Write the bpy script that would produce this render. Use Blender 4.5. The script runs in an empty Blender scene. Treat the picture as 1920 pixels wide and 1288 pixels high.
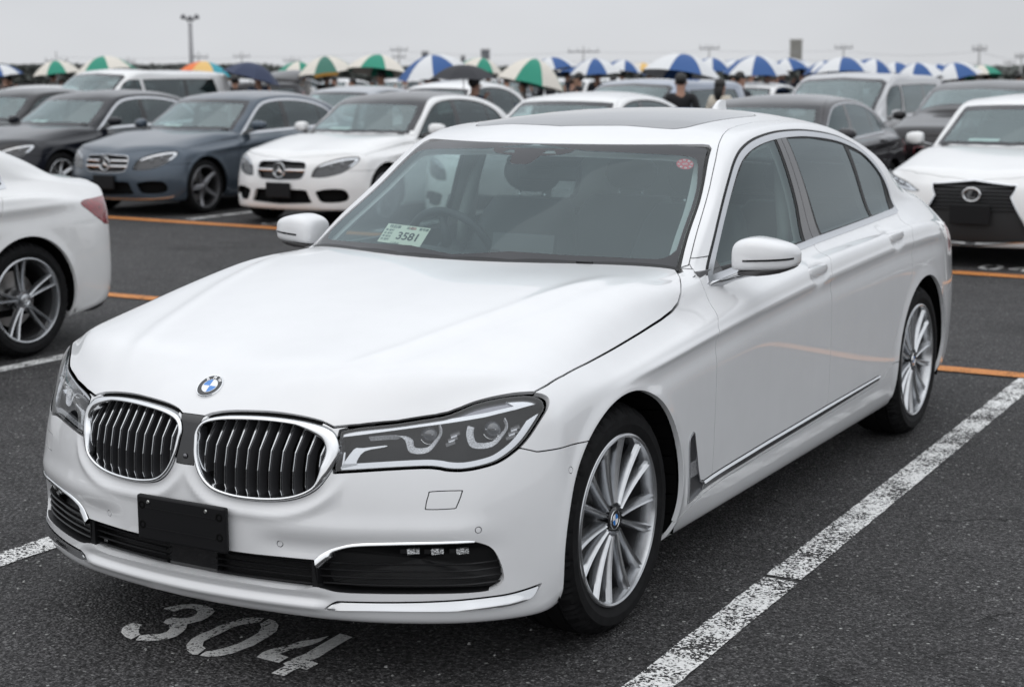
import bpy, bmesh, math, random
import numpy as np
from mathutils import Vector, Matrix
from mathutils.bvhtree import BVHTree
SC = bpy.context.scene
COL = SC.collection
# ------------------------------------------------------------------ camera
def set_camera():
    pos, yaw, pitch, roll, fpx = (2.9002, -4.0577, 1.6430), 29.9907, 9.6389, -.1940, 2976.72
    y, p, r = map(math.radians, (yaw, pitch, roll))
    cy, sy = math.cos(y), math.sin(y)
    F = Vector((-sy*math.cos(p), cy*math.cos(p), -math.sin(p)))
    R = Vector((cy, sy, 0)); U = R.cross(F)
    R2 = R*math.cos(r)+U*math.sin(r); U2 = -R*math.sin(r)+U*math.cos(r)
    M = Matrix((R2, U2, -F)).transposed().to_4x4(); M.translation = Vector(pos)
    cd = bpy.data.cameras.new('camera')
    cd.sensor_width = 36; cd.lens = fpx*36/1920; cd.clip_start = .1; cd.clip_end = 4000
    cd.dof.use_dof = True; cd.dof.focus_distance = 4.65; cd.dof.aperture_fstop = 4.0
    c = bpy.data.objects.new('camera', cd); COL.objects.link(c); c.matrix_world = M
    SC.camera = c
set_camera()
# ------------------------------------------------------------------ sky (overcast) and a weak, very soft sun
W = bpy.data.worlds.new("World"); SC.world = W; W.use_nodes = True
def build_world():
    nt = W.node_tree; N = nt.nodes; L = nt.links
    bg = N['Background']; out = N['World Output']
    tc = N.new('ShaderNodeTexCoord')
    sep = N.new('ShaderNodeSeparateXYZ'); L.new(tc.outputs['Generated'], sep.inputs[0])
    ramp = N.new('ShaderNodeValToRGB'); cr = ramp.color_ramp
    L.new(sep.outputs['Z'], ramp.inputs[0])
    stops = [(0.0, (.735, .75, .775)), (.06, (.715, .735, .77)), (.20, (.71, .735, .775)), (.5, (1.02, 1.055, 1.10)), (1.0, (1.33, 1.38, 1.44))]
    cr.elements[0].position = 0; cr.elements[0].color = (*stops[0][1], 1)
    cr.elements[1].position = 1; cr.elements[1].color = (*stops[-1][1], 1)
    for p, c in stops[1:-1]:
        e = cr.elements.new(p); e.color = (*c, 1)
    # slow cloud structure
    mp = N.new('ShaderNodeMapping'); mp.inputs['Scale'].default_value = (1, 1, 2.6)
    L.new(tc.outputs['Generated'], mp.inputs[0])
    no = N.new('ShaderNodeTexNoise'); no.inputs['Scale'].default_value = 2.2; no.inputs['Detail'].default_value = 4; no.inputs['Roughness'].default_value = .5
    L.new(mp.outputs[0], no.inputs['Vector'])
    mr = N.new('ShaderNodeMapRange'); mr.inputs[1].default_value = .3; mr.inputs[2].default_value = .7; mr.inputs[3].default_value = .90; mr.inputs[4].default_value = 1.10
    L.new(no.outputs[0], mr.inputs[0])
    mul = N.new('ShaderNodeVectorMath'); mul.operation = 'SCALE'
    L.new(ramp.outputs[0], mul.inputs[0]); L.new(mr.outputs[0], mul.inputs['Scale'])
    sky = N.new('ShaderNodeTexSky'); sky.sky_type = 'NISHITA'; sky.sun_disc = False
    sky.sun_elevation = math.radians(55); sky.sun_rotation = math.radians(200); sky.dust_density = 6
    sc2 = N.new('ShaderNodeVectorMath'); sc2.operation = 'SCALE'; sc2.inputs['Scale'].default_value = .012
    L.new(sky.outputs[0], sc2.inputs[0])
    add = N.new('ShaderNodeVectorMath'); add.operation = 'ADD'
    L.new(mul.outputs[0], add.inputs[0]); L.new(sc2.outputs[0], add.inputs[1])
    L.new(add.outputs[0], bg.inputs['Color']); bg.inputs['Strength'].default_value = .92
build_world()
sun = bpy.data.lights.new('sun', 'SUN'); sun.energy = .5; sun.angle = math.radians(120); sun.color = (1, .98, .95)
so = bpy.data.objects.new('sun', sun); COL.objects.link(so)
so.rotation_euler = (math.radians(35), 0, math.radians(20))
SC.view_settings.view_transform = 'Standard'; SC.view_settings.look = 'None'
SC.view_settings.exposure = 0; SC.view_settings.gamma = 1; SC.view_settings.use_curve_mapping = False
# ------------------------------------------------------------------ materials
MATS = {}
def principled(name, color, rough=.5, metal=0, coat=0, coat_rough=.03, spec=.5, bump=None, noise=None, trans=0, ior=1.5, alpha=1):
    if name in MATS: return MATS[name]
    m = bpy.data.materials.new(name); m.use_nodes = True; nt = m.node_tree; p = nt.nodes['Principled BSDF']
    p.inputs['Base Color'].default_value = (*color, 1); p.inputs['Roughness'].default_value = rough
    p.inputs['Metallic'].default_value = metal; p.inputs['Coat Weight'].default_value = coat
    p.inputs['Coat Roughness'].default_value = coat_rough; p.inputs['Specular IOR Level'].default_value = spec
    p.inputs['Transmission Weight'].default_value = trans; p.inputs['IOR'].default_value = ior
    tc = nt.nodes.new('ShaderNodeTexCoord')
    if noise:   # (scale, low, high): colour multiplied by noise; fine grain and dust
        n = nt.nodes.new('ShaderNodeTexNoise'); n.inputs['Scale'].default_value = noise[0]; n.inputs['Detail'].default_value = 5
        nt.links.new(tc.outputs['Object'], n.inputs['Vector'])
        r = nt.nodes.new('ShaderNodeMapRange'); r.inputs[1].default_value = .35; r.inputs[2].default_value = .65
        r.inputs[3].default_value = noise[1]; r.inputs[4].default_value = noise[2]
        nt.links.new(n.outputs[0], r.inputs[0])
        v = nt.nodes.new('ShaderNodeVectorMath'); v.operation = 'SCALE'; v.inputs[0].default_value = color
        nt.links.new(r.outputs[0], v.inputs['Scale']); nt.links.new(v.outputs[0], p.inputs['Base Color'])
    if bump:
        n = nt.nodes.new('ShaderNodeTexNoise'); n.inputs['Scale'].default_value = bump[0]; n.inputs['Detail'].default_value = 3
        nt.links.new(tc.outputs['Object'], n.inputs['Vector'])
        b = nt.nodes.new('ShaderNodeBump'); b.inputs['Strength'].default_value = bump[1]; b.inputs['Distance'].default_value = bump[2]
        nt.links.new(n.outputs[0], b.inputs['Height']); nt.links.new(b.outputs[0], p.inputs['Normal'])
    MATS[name] = m
    return m
def paint(name, color, rough=.35, metal=0.0, flake=True):
    if name in MATS: return MATS[name]
    m = principled(name, color, rough=rough, metal=metal, coat=1.0, coat_rough=.012, spec=.4, noise=(9, .98, 1.005))
    m.node_tree.nodes['Principled BSDF'].inputs['Coat IOR'].default_value = 1.58 if sum(color) > 1.5 else 1.45
    if sum(color) < .5: m.node_tree.nodes['Principled BSDF'].inputs['Coat Weight'].default_value = .75; m.node_tree.nodes['Principled BSDF'].inputs['Specular IOR Level'].default_value = .15
    return m
def glassy(name, tint, refl_rough=0.0, ior=1.5, dens=1.0, haze=None, gcol=(1, 1, 1)):
    """thin sheet glass: tinted transmission plus Fresnel reflection (twice the faces)"""
    if name in MATS: return MATS[name]
    m = bpy.data.materials.new(name); m.use_nodes = True; nt = m.node_tree
    for n in list(nt.nodes): nt.nodes.remove(n)
    out = nt.nodes.new('ShaderNodeOutputMaterial'); tr = nt.nodes.new('ShaderNodeBsdfTransparent'); tr.inputs[0].default_value = (*tint, 1)
    gl = nt.nodes.new('ShaderNodeBsdfGlossy'); gl.inputs['Roughness'].default_value = refl_rough; gl.inputs[0].default_value = (*gcol, 1)
    # Schlick reflectance of a thin pane, the same from both sides
    lw = nt.nodes.new('ShaderNodeLayerWeight'); lw.inputs['Blend'].default_value = .5
    pw = nt.nodes.new('ShaderNodeMath'); pw.operation = 'POWER'; pw.inputs[1].default_value = 5; nt.links.new(lw.outputs['Facing'], pw.inputs[0])
    mul = nt.nodes.new('ShaderNodeMath'); mul.operation = 'MULTIPLY_ADD'; mul.use_clamp = True; mul.inputs[1].default_value = .90; mul.inputs[2].default_value = .045*dens
    mix = nt.nodes.new('ShaderNodeMixShader')
    nt.links.new(pw.outputs[0], mul.inputs[0]); nt.links.new(mul.outputs[0], mix.inputs[0])
    src = tr
    if haze:   # thin diffuse veil of the given colour over the glass
        df = nt.nodes.new('ShaderNodeBsdfDiffuse'); df.inputs[0].default_value = (*haze[1], 1)
        m2 = nt.nodes.new('ShaderNodeMixShader'); m2.inputs[0].default_value = haze[0]
        nt.links.new(tr.outputs[0], m2.inputs[1]); nt.links.new(df.outputs[0], m2.inputs[2]); src = m2
    nt.links.new(src.outputs[0], mix.inputs[1]); nt.links.new(gl.outputs[0], mix.inputs[2])
    nt.links.new(mix.outputs[0], out.inputs[0])
    MATS[name] = m
    return m
WHITE = paint('pearl_white_paint', (.75, .755, .765))
WHITE2 = paint('plain_white_paint', (.76, .76, .757))
CHROME = principled('chrome', (.80, .81, .82), rough=.07, metal=1)
SATIN = principled('satin_aluminium', (.62, .63, .65), rough=.22, metal=1)
ALLOY = principled('alloy_silver', (.52, .53, .545), rough=.24, metal=.92, coat=.3, coat_rough=.1, noise=(40, .95, 1.03))
DALLOY = principled('alloy_dark', (.16, .16, .17), rough=.35, metal=.8)
TYRE = principled('tyre_rubber', (.0085, .0085, .009), rough=.7, spec=.15, noise=(30, .8, 1.3), bump=(160, .15, .002))
BLACK = principled('black_plastic', (.009, .009, .010), rough=.42, spec=.35)
MATTE = principled('matt_black', (.005, .005, .005), rough=.9, spec=.1)
GLOSSB = principled('gloss_black', (.012, .012, .013), rough=.06, coat=.5)
RUBBER = principled('rubber_seal', (.012, .012, .012), rough=.55)
FRIT = principled('glass_border_print', (.022, .023, .027), rough=.10, spec=.5)
GLASS_W = glassy('windscreen_glass', (.62, .72, .72), dens=2.1, gcol=(.84, .97, 1), haze=(.012, (.45, .62, .68)))
GLASS_F = glassy('far_windscreen_glass', (.62, .73, .73), dens=3.4, gcol=(.86, .99, 1), haze=(.05, (.50, .62, .64)))
GLASS_S = glassy('side_glass', (.50, .59, .58), dens=2.1, gcol=(.86, .98, 1))
GLASS_D = glassy('privacy_glass', (.20, .23, .23), dens=2.8, gcol=(.88, .98, 1))
GLASS_L = glassy('lamp_lens', (.93, .94, .95), dens=1.3, ior=1.5)
LEATHER = principled('interior_leather', (.022, .023, .026), rough=.5, bump=(60, .2, .002))
TRIM = principled('interior_trim', (.13, .13, .135), rough=.7)
HEADLINER = principled('interior_headliner', (.50, .49, .48), rough=.9)
BRAKE = principled('brake_steel', (.35, .34, .33), rough=.35, metal=1)
ZINC = principled('screw_zinc', (.55, .55, .53), rough=.35, metal=1)
# ------------------------------------------------------------------ object helpers
def tag(o, label=None, cat=None, group=None, kind=None):
    if label: o['label'] = label
    if cat: o['category'] = cat
    if group: o['group'] = group
    if kind: o['kind'] = kind
    return o
def empty(name, loc=(0, 0, 0), rz=0, parent=None):
    o = bpy.data.objects.new(name, None); o.empty_display_size = .2; COL.objects.link(o)
    o.location = loc; o.rotation_euler = (0, 0, rz)
    if parent: o.parent = parent
    return o
def mesh_obj(name, verts, faces, mat=None, parent=None, smooth=True, loc=None, angle=None):
    me = bpy.data.meshes.new(name); me.from_pydata([tuple(map(float, v)) for v in verts], [], [tuple(int(i) for i in f) for f in faces]); me.update()
    if mat: me.materials.append(mat)
    if smooth:
        me.shade_smooth()
        if angle: 
            try: me.set_sharp_from_angle(angle=math.radians(angle))
            except Exception: pass
    o = bpy.data.objects.new(name, me); COL.objects.link(o)
    if parent: o.parent = parent
    if loc is not None: o.location = loc
    return o
def link_copy(o, parent, loc=None, rot=None, scale=None):
    c = o.copy(); COL.objects.link(c); c.parent = parent
    if loc is not None: c.location = loc
    if rot is not None: c.rotation_euler = rot
    if scale is not None: c.scale = scale
    return c
def copy_tree(o, parent=None):
    c = o.copy(); COL.objects.link(c); c.parent = parent
    for ch in list(o.children): copy_tree(ch, c)
    return c
class MB:
    """collects simple shapes into one mesh"""
    def __init__(s): s.v = []; s.f = []
    def add(s, v, f):
        n = len(s.v); s.v += [tuple(p) for p in v]; s.f += [tuple(i+n for i in q) for q in f]; return s
    def box(s, c, h, rz=0, ry=0, rx=0, taper=1.0):
        M = Matrix.Rotation(rz, 3, 'Z') @ Matrix.Rotation(ry, 3, 'Y') @ Matrix.Rotation(rx, 3, 'X')
        v = []
        for z in (-1, 1):
            t = 1 if z < 0 else taper
            for x, y in ((-1, -1), (1, -1), (1, 1), (-1, 1)):
                v.append(Vector(c)+M @ Vector((x*h[0]*t, y*h[1]*t, z*h[2])))
        return s.add(v, [(3, 2, 1, 0), (4, 5, 6, 7), (0, 1, 5, 4), (1, 2, 6, 5), (2, 3, 7, 6), (3, 0, 4, 7)])
    def tube(s, pts, r, n=8, cap=True, squash=None):
        pts = [Vector(p) for p in pts]; k = len(pts); rs = r if hasattr(r, '__len__') else [r]*k
        base = len(s.v); prev = None
        for i, p in enumerate(pts):
            t = (pts[min(i+1, k-1)]-pts[max(i-1, 0)]).normalized()
            if prev is None:
                a = Vector((0, 0, 1)) if abs(t.z) < .9 else Vector((1, 0, 0))
                u = t.cross(a).normalized()
            else: u = (prev-t*prev.dot(t)).normalized()
            prev = u; w = t.cross(u)
            for j in range(n):
                a = 2*math.pi*j/n
                s.v.append(tuple(p+u*math.cos(a)*rs[i]+w*math.sin(a)*rs[i]))
        for i in range(k-1):
            for j in range(n):
                a = base+i*n+j; b = base+i*n+(j+1) % n
                s.f.append((a, b, b+n, a+n))
        if cap:
            s.f.append(tuple(base+j for j in range(n))[::-1]); s.f.append(tuple(base+(k-1)*n+j for j in range(n)))
        return s
    def lathe(s, prof, n=32, axis='x', c=(0, 0, 0), mod=None):
        """prof: list of (radius, axial)"""
        base = len(s.v); k = len(prof)
        for j in range(n):
            a = 2*math.pi*j/n; ca, sa = math.cos(a), math.sin(a)
            for i, (r, x) in enumerate(prof):
                if mod: r, x = mod(j, i, r, x)
                if axis == 'x': p = (x, r*ca, r*sa)
                elif axis == 'y': p = (r*ca, x, r*sa)
                else: p = (r*ca, r*sa, x)
                s.v.append((p[0]+c[0], p[1]+c[1], p[2]+c[2]))
        for j in range(n):
            for i in range(k-1):
                a = base+j*k+i; b = base+((j+1) % n)*k+i
                s.f.append((a, a+1, b+1, b))
        return s
    def loft(s, rings, closed=True, cap0=False, cap1=False):
        base = len(s.v); n = len(rings[0])
        for r in rings: s.v += [tuple(p) for p in r]
        for i in range(len(rings)-1):
            for j in range(n if closed else n-1):
                a = base+i*n+j; b = base+i*n+(j+1) % n
                s.f.append((a, b, b+n, a+n))
        if cap0: s.f.append(tuple(base+j for j in range(n))[::-1])
        if cap1: s.f.append(tuple(base+(len(rings)-1)*n+j for j in range(n)))
        return s
    def build(s, name, mat, parent=None, smooth=False, angle=None, loc=None):
        return mesh_obj(name, s.v, s.f, mat, parent, smooth, loc, angle)
def ellipsoid(c, r, n=12, m=8):
    v = []; f = []
    for i in range(m+1):
        t = math.pi*i/m
        for j in range(n):
            a = 2*math.pi*j/n
            v.append((c[0]+r[0]*math.sin(t)*math.cos(a), c[1]+r[1]*math.sin(t)*math.sin(a), c[2]+r[2]*math.cos(t)))
    for i in range(m):
        for j in range(n):
            a = i*n+j; b = i*n+(j+1) % n
            f.append((a, a+n, b+n, b))
    return v, f
def text_mesh(name, body, size, mat, parent, M, extrude=.0005, align='CENTER', font_bold=0):
    cu = bpy.data.curves.new(name, 'FONT'); cu.body = body; cu.size = size; cu.extrude = extrude; cu.offset = font_bold
    cu.align_x = align; cu.align_y = 'CENTER'
    o = bpy.data.objects.new(name, cu); COL.objects.link(o)
    dg = bpy.context.evaluated_depsgraph_get(); me = bpy.data.meshes.new_from_object(o.evaluated_get(dg))
    bpy.data.objects.remove(o); bpy.data.curves.remove(cu)
    me.name = name; me.materials.clear(); me.materials.append(mat)
    o = bpy.data.objects.new(name, me); COL.objects.link(o)
    if parent: o.parent = parent
    o.matrix_local = M
    return o
# ------------------------------------------------------------------ triangle surface that can be cut along implicit curves
class TM:
    def __init__(s, V, N, F): s.V = V; s.N = N; s.F = F
    def compact(s):
        u, inv = np.unique(s.F, return_inverse=True)
        return TM(s.V[u], s.N[u], inv.reshape(-1, 3))
    def mirror(s):
        m = np.array([-1., 1, 1]); return TM(s.V*m, s.N*m, s.F[:, ::-1].copy())
    def off(s, d):
        return TM(s.V+s.N*d, s.N, s.F)
    def move(s, d):
        return TM(s.V+np.array(d), s.N, s.F)
def tjoin(*ms):
    V = []; N = []; F = []; n = 0
    for m in ms:
        V.append(m.V); N.append(m.N); F.append(m.F+n); n += len(m.V)
    return TM(np.concatenate(V), np.concatenate(N), np.concatenate(F))
def edge_new(tm, A, B, T):
    """new vertices on edges A-B at parameter T; unique per edge"""
    lo = np.minimum(A, B); hi = np.maximum(A, B); T = np.where(A < B, T, 1-T)
    key = lo.astype(np.int64)*(len(tm.V)+1)+hi
    u, first, inv = np.unique(key, return_index=True, return_inverse=True)
    t = T[first][:, None]; a = lo[first]; b = hi[first]
    V = tm.V[a]*(1-t)+tm.V[b]*t; N = tm.N[a]*(1-t)+tm.N[b]*t
    N /= np.linalg.norm(N, axis=1)[:, None]+1e-12
    return V, N, inv+len(tm.V)
def tcut(tm, f):
    f = np.where(np.abs(f) < 1e-7, 1e-7, f)
    s = f > 0; F = tm.F; c = s[F].sum(1)
    neg = F[c == 0]; pos = F[c == 3]
    outn = [neg]; outp = [pos]; V = tm.V; N = tm.N
    mixed = F[(c == 1) | (c == 2)]
    if len(mixed):
        sm = s[mixed]; lone_pos = sm.sum(1) == 1
        lone = np.where(lone_pos, sm.argmax(1), (~sm).argmax(1))
        r = np.arange(len(mixed))
        v0 = mixed[r, lone]; v1 = mixed[r, (lone+1) % 3]; v2 = mixed[r, (lone+2) % 3]
        A = np.concatenate([v0, v0]); B = np.concatenate([v1, v2])
        T = f[A]/(f[A]-f[B])
        nV, nN, idx = edge_new(tm, A, B, T)
        a = idx[:len(mixed)]; b = idx[len(mixed):]
        V = np.concatenate([V, nV]); N = np.concatenate([N, nN])
        t1 = np.stack([v0, a, b], 1); t2 = np.stack([a, v1, v2], 1); t3 = np.stack([a, v2, b], 1)
        oth = np.concatenate
        outp += [t1[lone_pos], t2[~lone_pos], t3[~lone_pos]]
        outn += [t1[~lone_pos], t2[lone_pos], t3[lone_pos]]
    return (TM(V, N, np.concatenate(outn)).compact() if sum(map(len, outn)) else None,
            TM(V, N, np.concatenate(outp)).compact() if sum(map(len, outp)) else None)
def trefine(tm, mask):
    """conforming split of the masked triangles"""
    F = tm.F; nV = len(tm.V)
    E = np.stack([F[:, [0, 1]], F[:, [1, 2]], F[:, [2, 0]]], 1)
    lo = E.min(2).astype(np.int64); hi = E.max(2).astype(np.int64); key = lo*(nV+1)+hi
    marked = np.unique(key[mask]); isin = np.isin(key, marked)
    u = marked; a = u//(nV+1); b = u % (nV+1)
    V = (tm.V[a]+tm.V[b])/2; N = tm.N[a]+tm.N[b]; N /= np.linalg.norm(N, axis=1)[:, None]+1e-12
    mid = np.where(isin, np.searchsorted(marked, key)+nV, -1)
    cnt = isin.sum(1); out = [F[cnt == 0]]
    k = cnt == 3
    f = F[k]; m = mid[k]
    out += [np.stack([f[:, 0], m[:, 0], m[:, 2]], 1), np.stack([m[:, 0], f[:, 1], m[:, 1]], 1), np.stack([m[:, 2], m[:, 1], f[:, 2]], 1), m]
    k = cnt == 1
    f = F[k]; m = mid[k]; e = isin[k].argmax(1); r = np.arange(len(f))
    p = f[r, e]; q = f[r, (e+1) % 3]; o = f[r, (e+2) % 3]; mm = m[r, e]
    out += [np.stack([p, mm, o], 1), np.stack([mm, q, o], 1)]
    k = cnt == 2
    f = F[k]; m = mid[k]; e = (~isin[k]).argmax(1); r = np.arange(len(f))
    p = f[r, e]; q = f[r, (e+1) % 3]; o = f[r, (e+2) % 3]; m1 = m[r, (e+1) % 3]; m2 = m[r, (e+2) % 3]
    out += [np.stack([p, q, m1], 1), np.stack([p, m1, m2], 1), np.stack([m2, m1, o], 1)]
    return TM(np.concatenate([tm.V, V]), np.concatenate([tm.N, N]), np.concatenate(out))
def sdf_poly(P, poly):
    """signed distance, negative inside; P (n,2)"""
    poly = np.asarray(poly, float); n = len(poly)
    lo = poly.min(0); hi = poly.max(0); g = np.maximum(np.maximum(lo-P, P-hi), 0); far = (g > .12).any(1)
    if far.any():
        out = np.hypot(g[:, 0], g[:, 1]); nr = ~far
        if nr.any(): out[nr] = sdf_poly(P[nr], poly)
        return out
    d = np.full(len(P), 1e9); ins = np.zeros(len(P), bool)
    for i in range(n):
        a = poly[i]; b = poly[(i+1) % n]; e = b-a; L = e@e
        if L < 1e-14: continue
        w = P-a; t = np.clip((w@e)/L, 0, 1)
        d = np.minimum(d, ((w-t[:, None]*e)**2).sum(1))
        c = ((a[1] > P[:, 1]) != (b[1] > P[:, 1]))
        if abs(b[1]-a[1]) > 1e-14:
            xi = (b[0]-a[0])*(P[:, 1]-a[1])/(b[1]-a[1])+a[0]
            ins ^= c & (P[:, 0] < xi)
    return np.where(ins, -1, 1)*np.sqrt(d)
def spline(pts, closed=True, k=5):
    """Catmull-Rom through the points; a repeated point makes a corner"""
    pts = [np.array(p, float) for p in pts]; n = len(pts); out = []
    rng = range(n) if closed else range(n-1)
    for i in rng:
        p1 = pts[i]; p2 = pts[(i+1) % n]
        if np.allclose(p1, p2): continue
        p0 = pts[(i-1) % n] if (closed or i > 0) else p1; p3 = pts[(i+2) % n] if (closed or i < n-2) else p2
        for j in range(k):
            t = j/k
            out.append(.5*((2*p1)+(-p0+p2)*t+(2*p0-5*p1+4*p2-p3)*t*t+(-p0+3*p1-3*p2+p3)*t**3))
    if not closed: out.append(pts[-1])
    return np.array(out)
XZ, YZ, XY = [0, 2], [1, 2], [0, 1]
def fpoly(ax, poly, *lim):
    """region function of a polygon in a projection, met with half spaces (axis, sign, value): sign*(coord-value) < 0 is kept"""
    poly = np.asarray(poly, float)
    def f(V):
        d = sdf_poly(V[:, ax], poly)
        for a, sg, v in lim: d = np.maximum(d, sg*(V[:, a]-v))
        return d
    return f
def fspan(axis, lo, hi, *lim):
    def f(V):
        d = np.maximum(lo-V[:, axis], V[:, axis]-hi)
        for a, sg, v in lim: d = np.maximum(d, sg*(V[:, a]-v))
        return d
    return f
def take(tm, fn, gap=.002, fine=.012, times=2):
    """split off the region fn<0; a band of width 2*gap is thrown away. Returns (piece, rest)"""
    for _ in range(times):
        f = fn(tm.V); F = tm.F
        p = tm.V[F]; el = np.linalg.norm(p-np.roll(p, 1, axis=1), axis=2).max(1)
        ff = f[F]
        mk = (np.abs(ff).min(1) < el*1.1) & (el > fine)
        if mk.any(): tm = trefine(tm, mk)
        else: break
    f = fn(tm.V)
    if not (f < 0).any(): return None, tm
    if gap <= 0:
        a, b = tcut(tm, f); return a, b
    a, r = tcut(tm, f+gap)
    if r is None: return a, None
    _, b = tcut(r, fn(r.V)-gap)
    return a, b
def flange(tm, depth, inset=0.0, skip_x0=True, keep=None):
    F = tm.F; E = np.concatenate([F[:, [0, 1]], F[:, [1, 2]], F[:, [2, 0]]])
    lo = E.min(1).astype(np.int64); hi = E.max(1).astype(np.int64); key = lo*(len(tm.V)+1)+hi
    u, idx, cnt = np.unique(key, return_index=True, return_counts=True)
    B = E[idx[cnt == 1]]
    if skip_x0:
        x = np.abs(tm.V[B][:, :, 0]).max(1); B = B[x > 1e-5]
    if keep is not None: B = B[keep(tm.V[B].mean(1))]
    a, b = tm.V[B[:, 0]], tm.V[B[:, 1]]; na, nb = tm.N[B[:, 0]], tm.N[B[:, 1]]
    e = b-a; e /= np.linalg.norm(e, axis=1)[:, None]+1e-12
    n = np.cross(e, (na+nb)/2); n /= np.linalg.norm(n, axis=1)[:, None]+1e-12
    k = len(B)
    V = np.concatenate([a, b, b-nb*depth-n*inset, a-na*depth-n*inset]); N = np.concatenate([n]*4)
    i = np.arange(k)
    Fq = np.concatenate([np.stack([i+k, i, i+3*k], 1), np.stack([i+k, i+3*k, i+2*k], 1)])
    return TM(V, N, Fq)
FINE_NORMALS = [True]
def tm_obj(name, tm, mat, parent, depth=.008, center=False, inset=0, fl=True, fl_mat=None, keep=None, label=None):
    parts = [tm]; nf = len(tm.F)
    fr = flange(tm, depth, inset, keep=keep) if fl else None
    if fr is not None and len(fr.F): parts.append(fr)
    m = tjoin(*parts)
    mi = np.zeros(len(m.F), int); mi[nf:] = 1
    if center:
        m2 = m.mirror(); m = tjoin(m, m2); mi = np.concatenate([mi, mi])
    me = bpy.data.meshes.new(name)
    nv = len(m.V); nt = len(m.F)
    me.vertices.add(nv); me.vertices.foreach_set('co', m.V.astype(np.float32).ravel())
    me.loops.add(nt*3); me.loops.foreach_set('vertex_index', m.F.astype(np.int32).ravel())
    me.polygons.add(nt); me.polygons.foreach_set('loop_start', np.arange(0, nt*3, 3, dtype=np.int32))
    me.polygons.foreach_set('use_smooth', np.ones(nt, bool))
    me.materials.append(mat)
    if fl_mat:
        me.materials.append(fl_mat); me.polygons.foreach_set('material_index', mi.astype(np.int32))
    me.update(calc_edges=True)
    if FINE_NORMALS[0]:
        me.normals_split_custom_set_from_vertices(m.N.astype(np.float32))
    o = bpy.data.objects.new(name, me); COL.objects.link(o); o.parent = parent
    if label: o['label'] = label
    return o
def both(name, tm, mat, parent, **k):
    a = tm_obj(name, tm, mat, parent, **k); b = tm_obj(name, tm.mirror(), mat, parent, **k)
    return a, b
def full_normals(V, Q):
    p = V[Q]; n = np.cross(p[:, 2]-p[:, 0], p[:, 3]-p[:, 1])
    N = np.zeros_like(V)
    for i in range(4): np.add.at(N, Q[:, i], n)
    return N/(np.linalg.norm(N, axis=1)[:, None]+1e-12)
def half_surface(V, Q, disp=None):
    if disp is not None: V = disp(V.copy())
    N = full_normals(V, Q)
    c = V[Q].mean(1)[:, 0] > 0
    q = Q[c]; F = np.concatenate([q[:, [0, 1, 2]], q[:, [0, 2, 3]]])
    tm = TM(V, N, F).compact()
    z = np.abs(tm.V[:, 0]) < 1e-4; tm.V[z, 0] = 0; tm.N[z, 0] = 0
    tm.N /= np.linalg.norm(tm.N, axis=1)[:, None]
    return tm
def bvh(tm): return BVHTree.FromPolygons([tuple(v) for v in tm.V], [tuple(int(i) for i in f) for f in tm.F])
def boundary_loops(tm): pass

def tri_normals(tm):
    p = tm.V[tm.F]; n = np.cross(p[:, 1]-p[:, 0], p[:, 2]-p[:, 0]); N = np.zeros_like(tm.V)
    for i in range(3): np.add.at(N, tm.F[:, i], n)
    return N/(np.linalg.norm(N, axis=1)[:, None]+1e-12)
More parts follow.
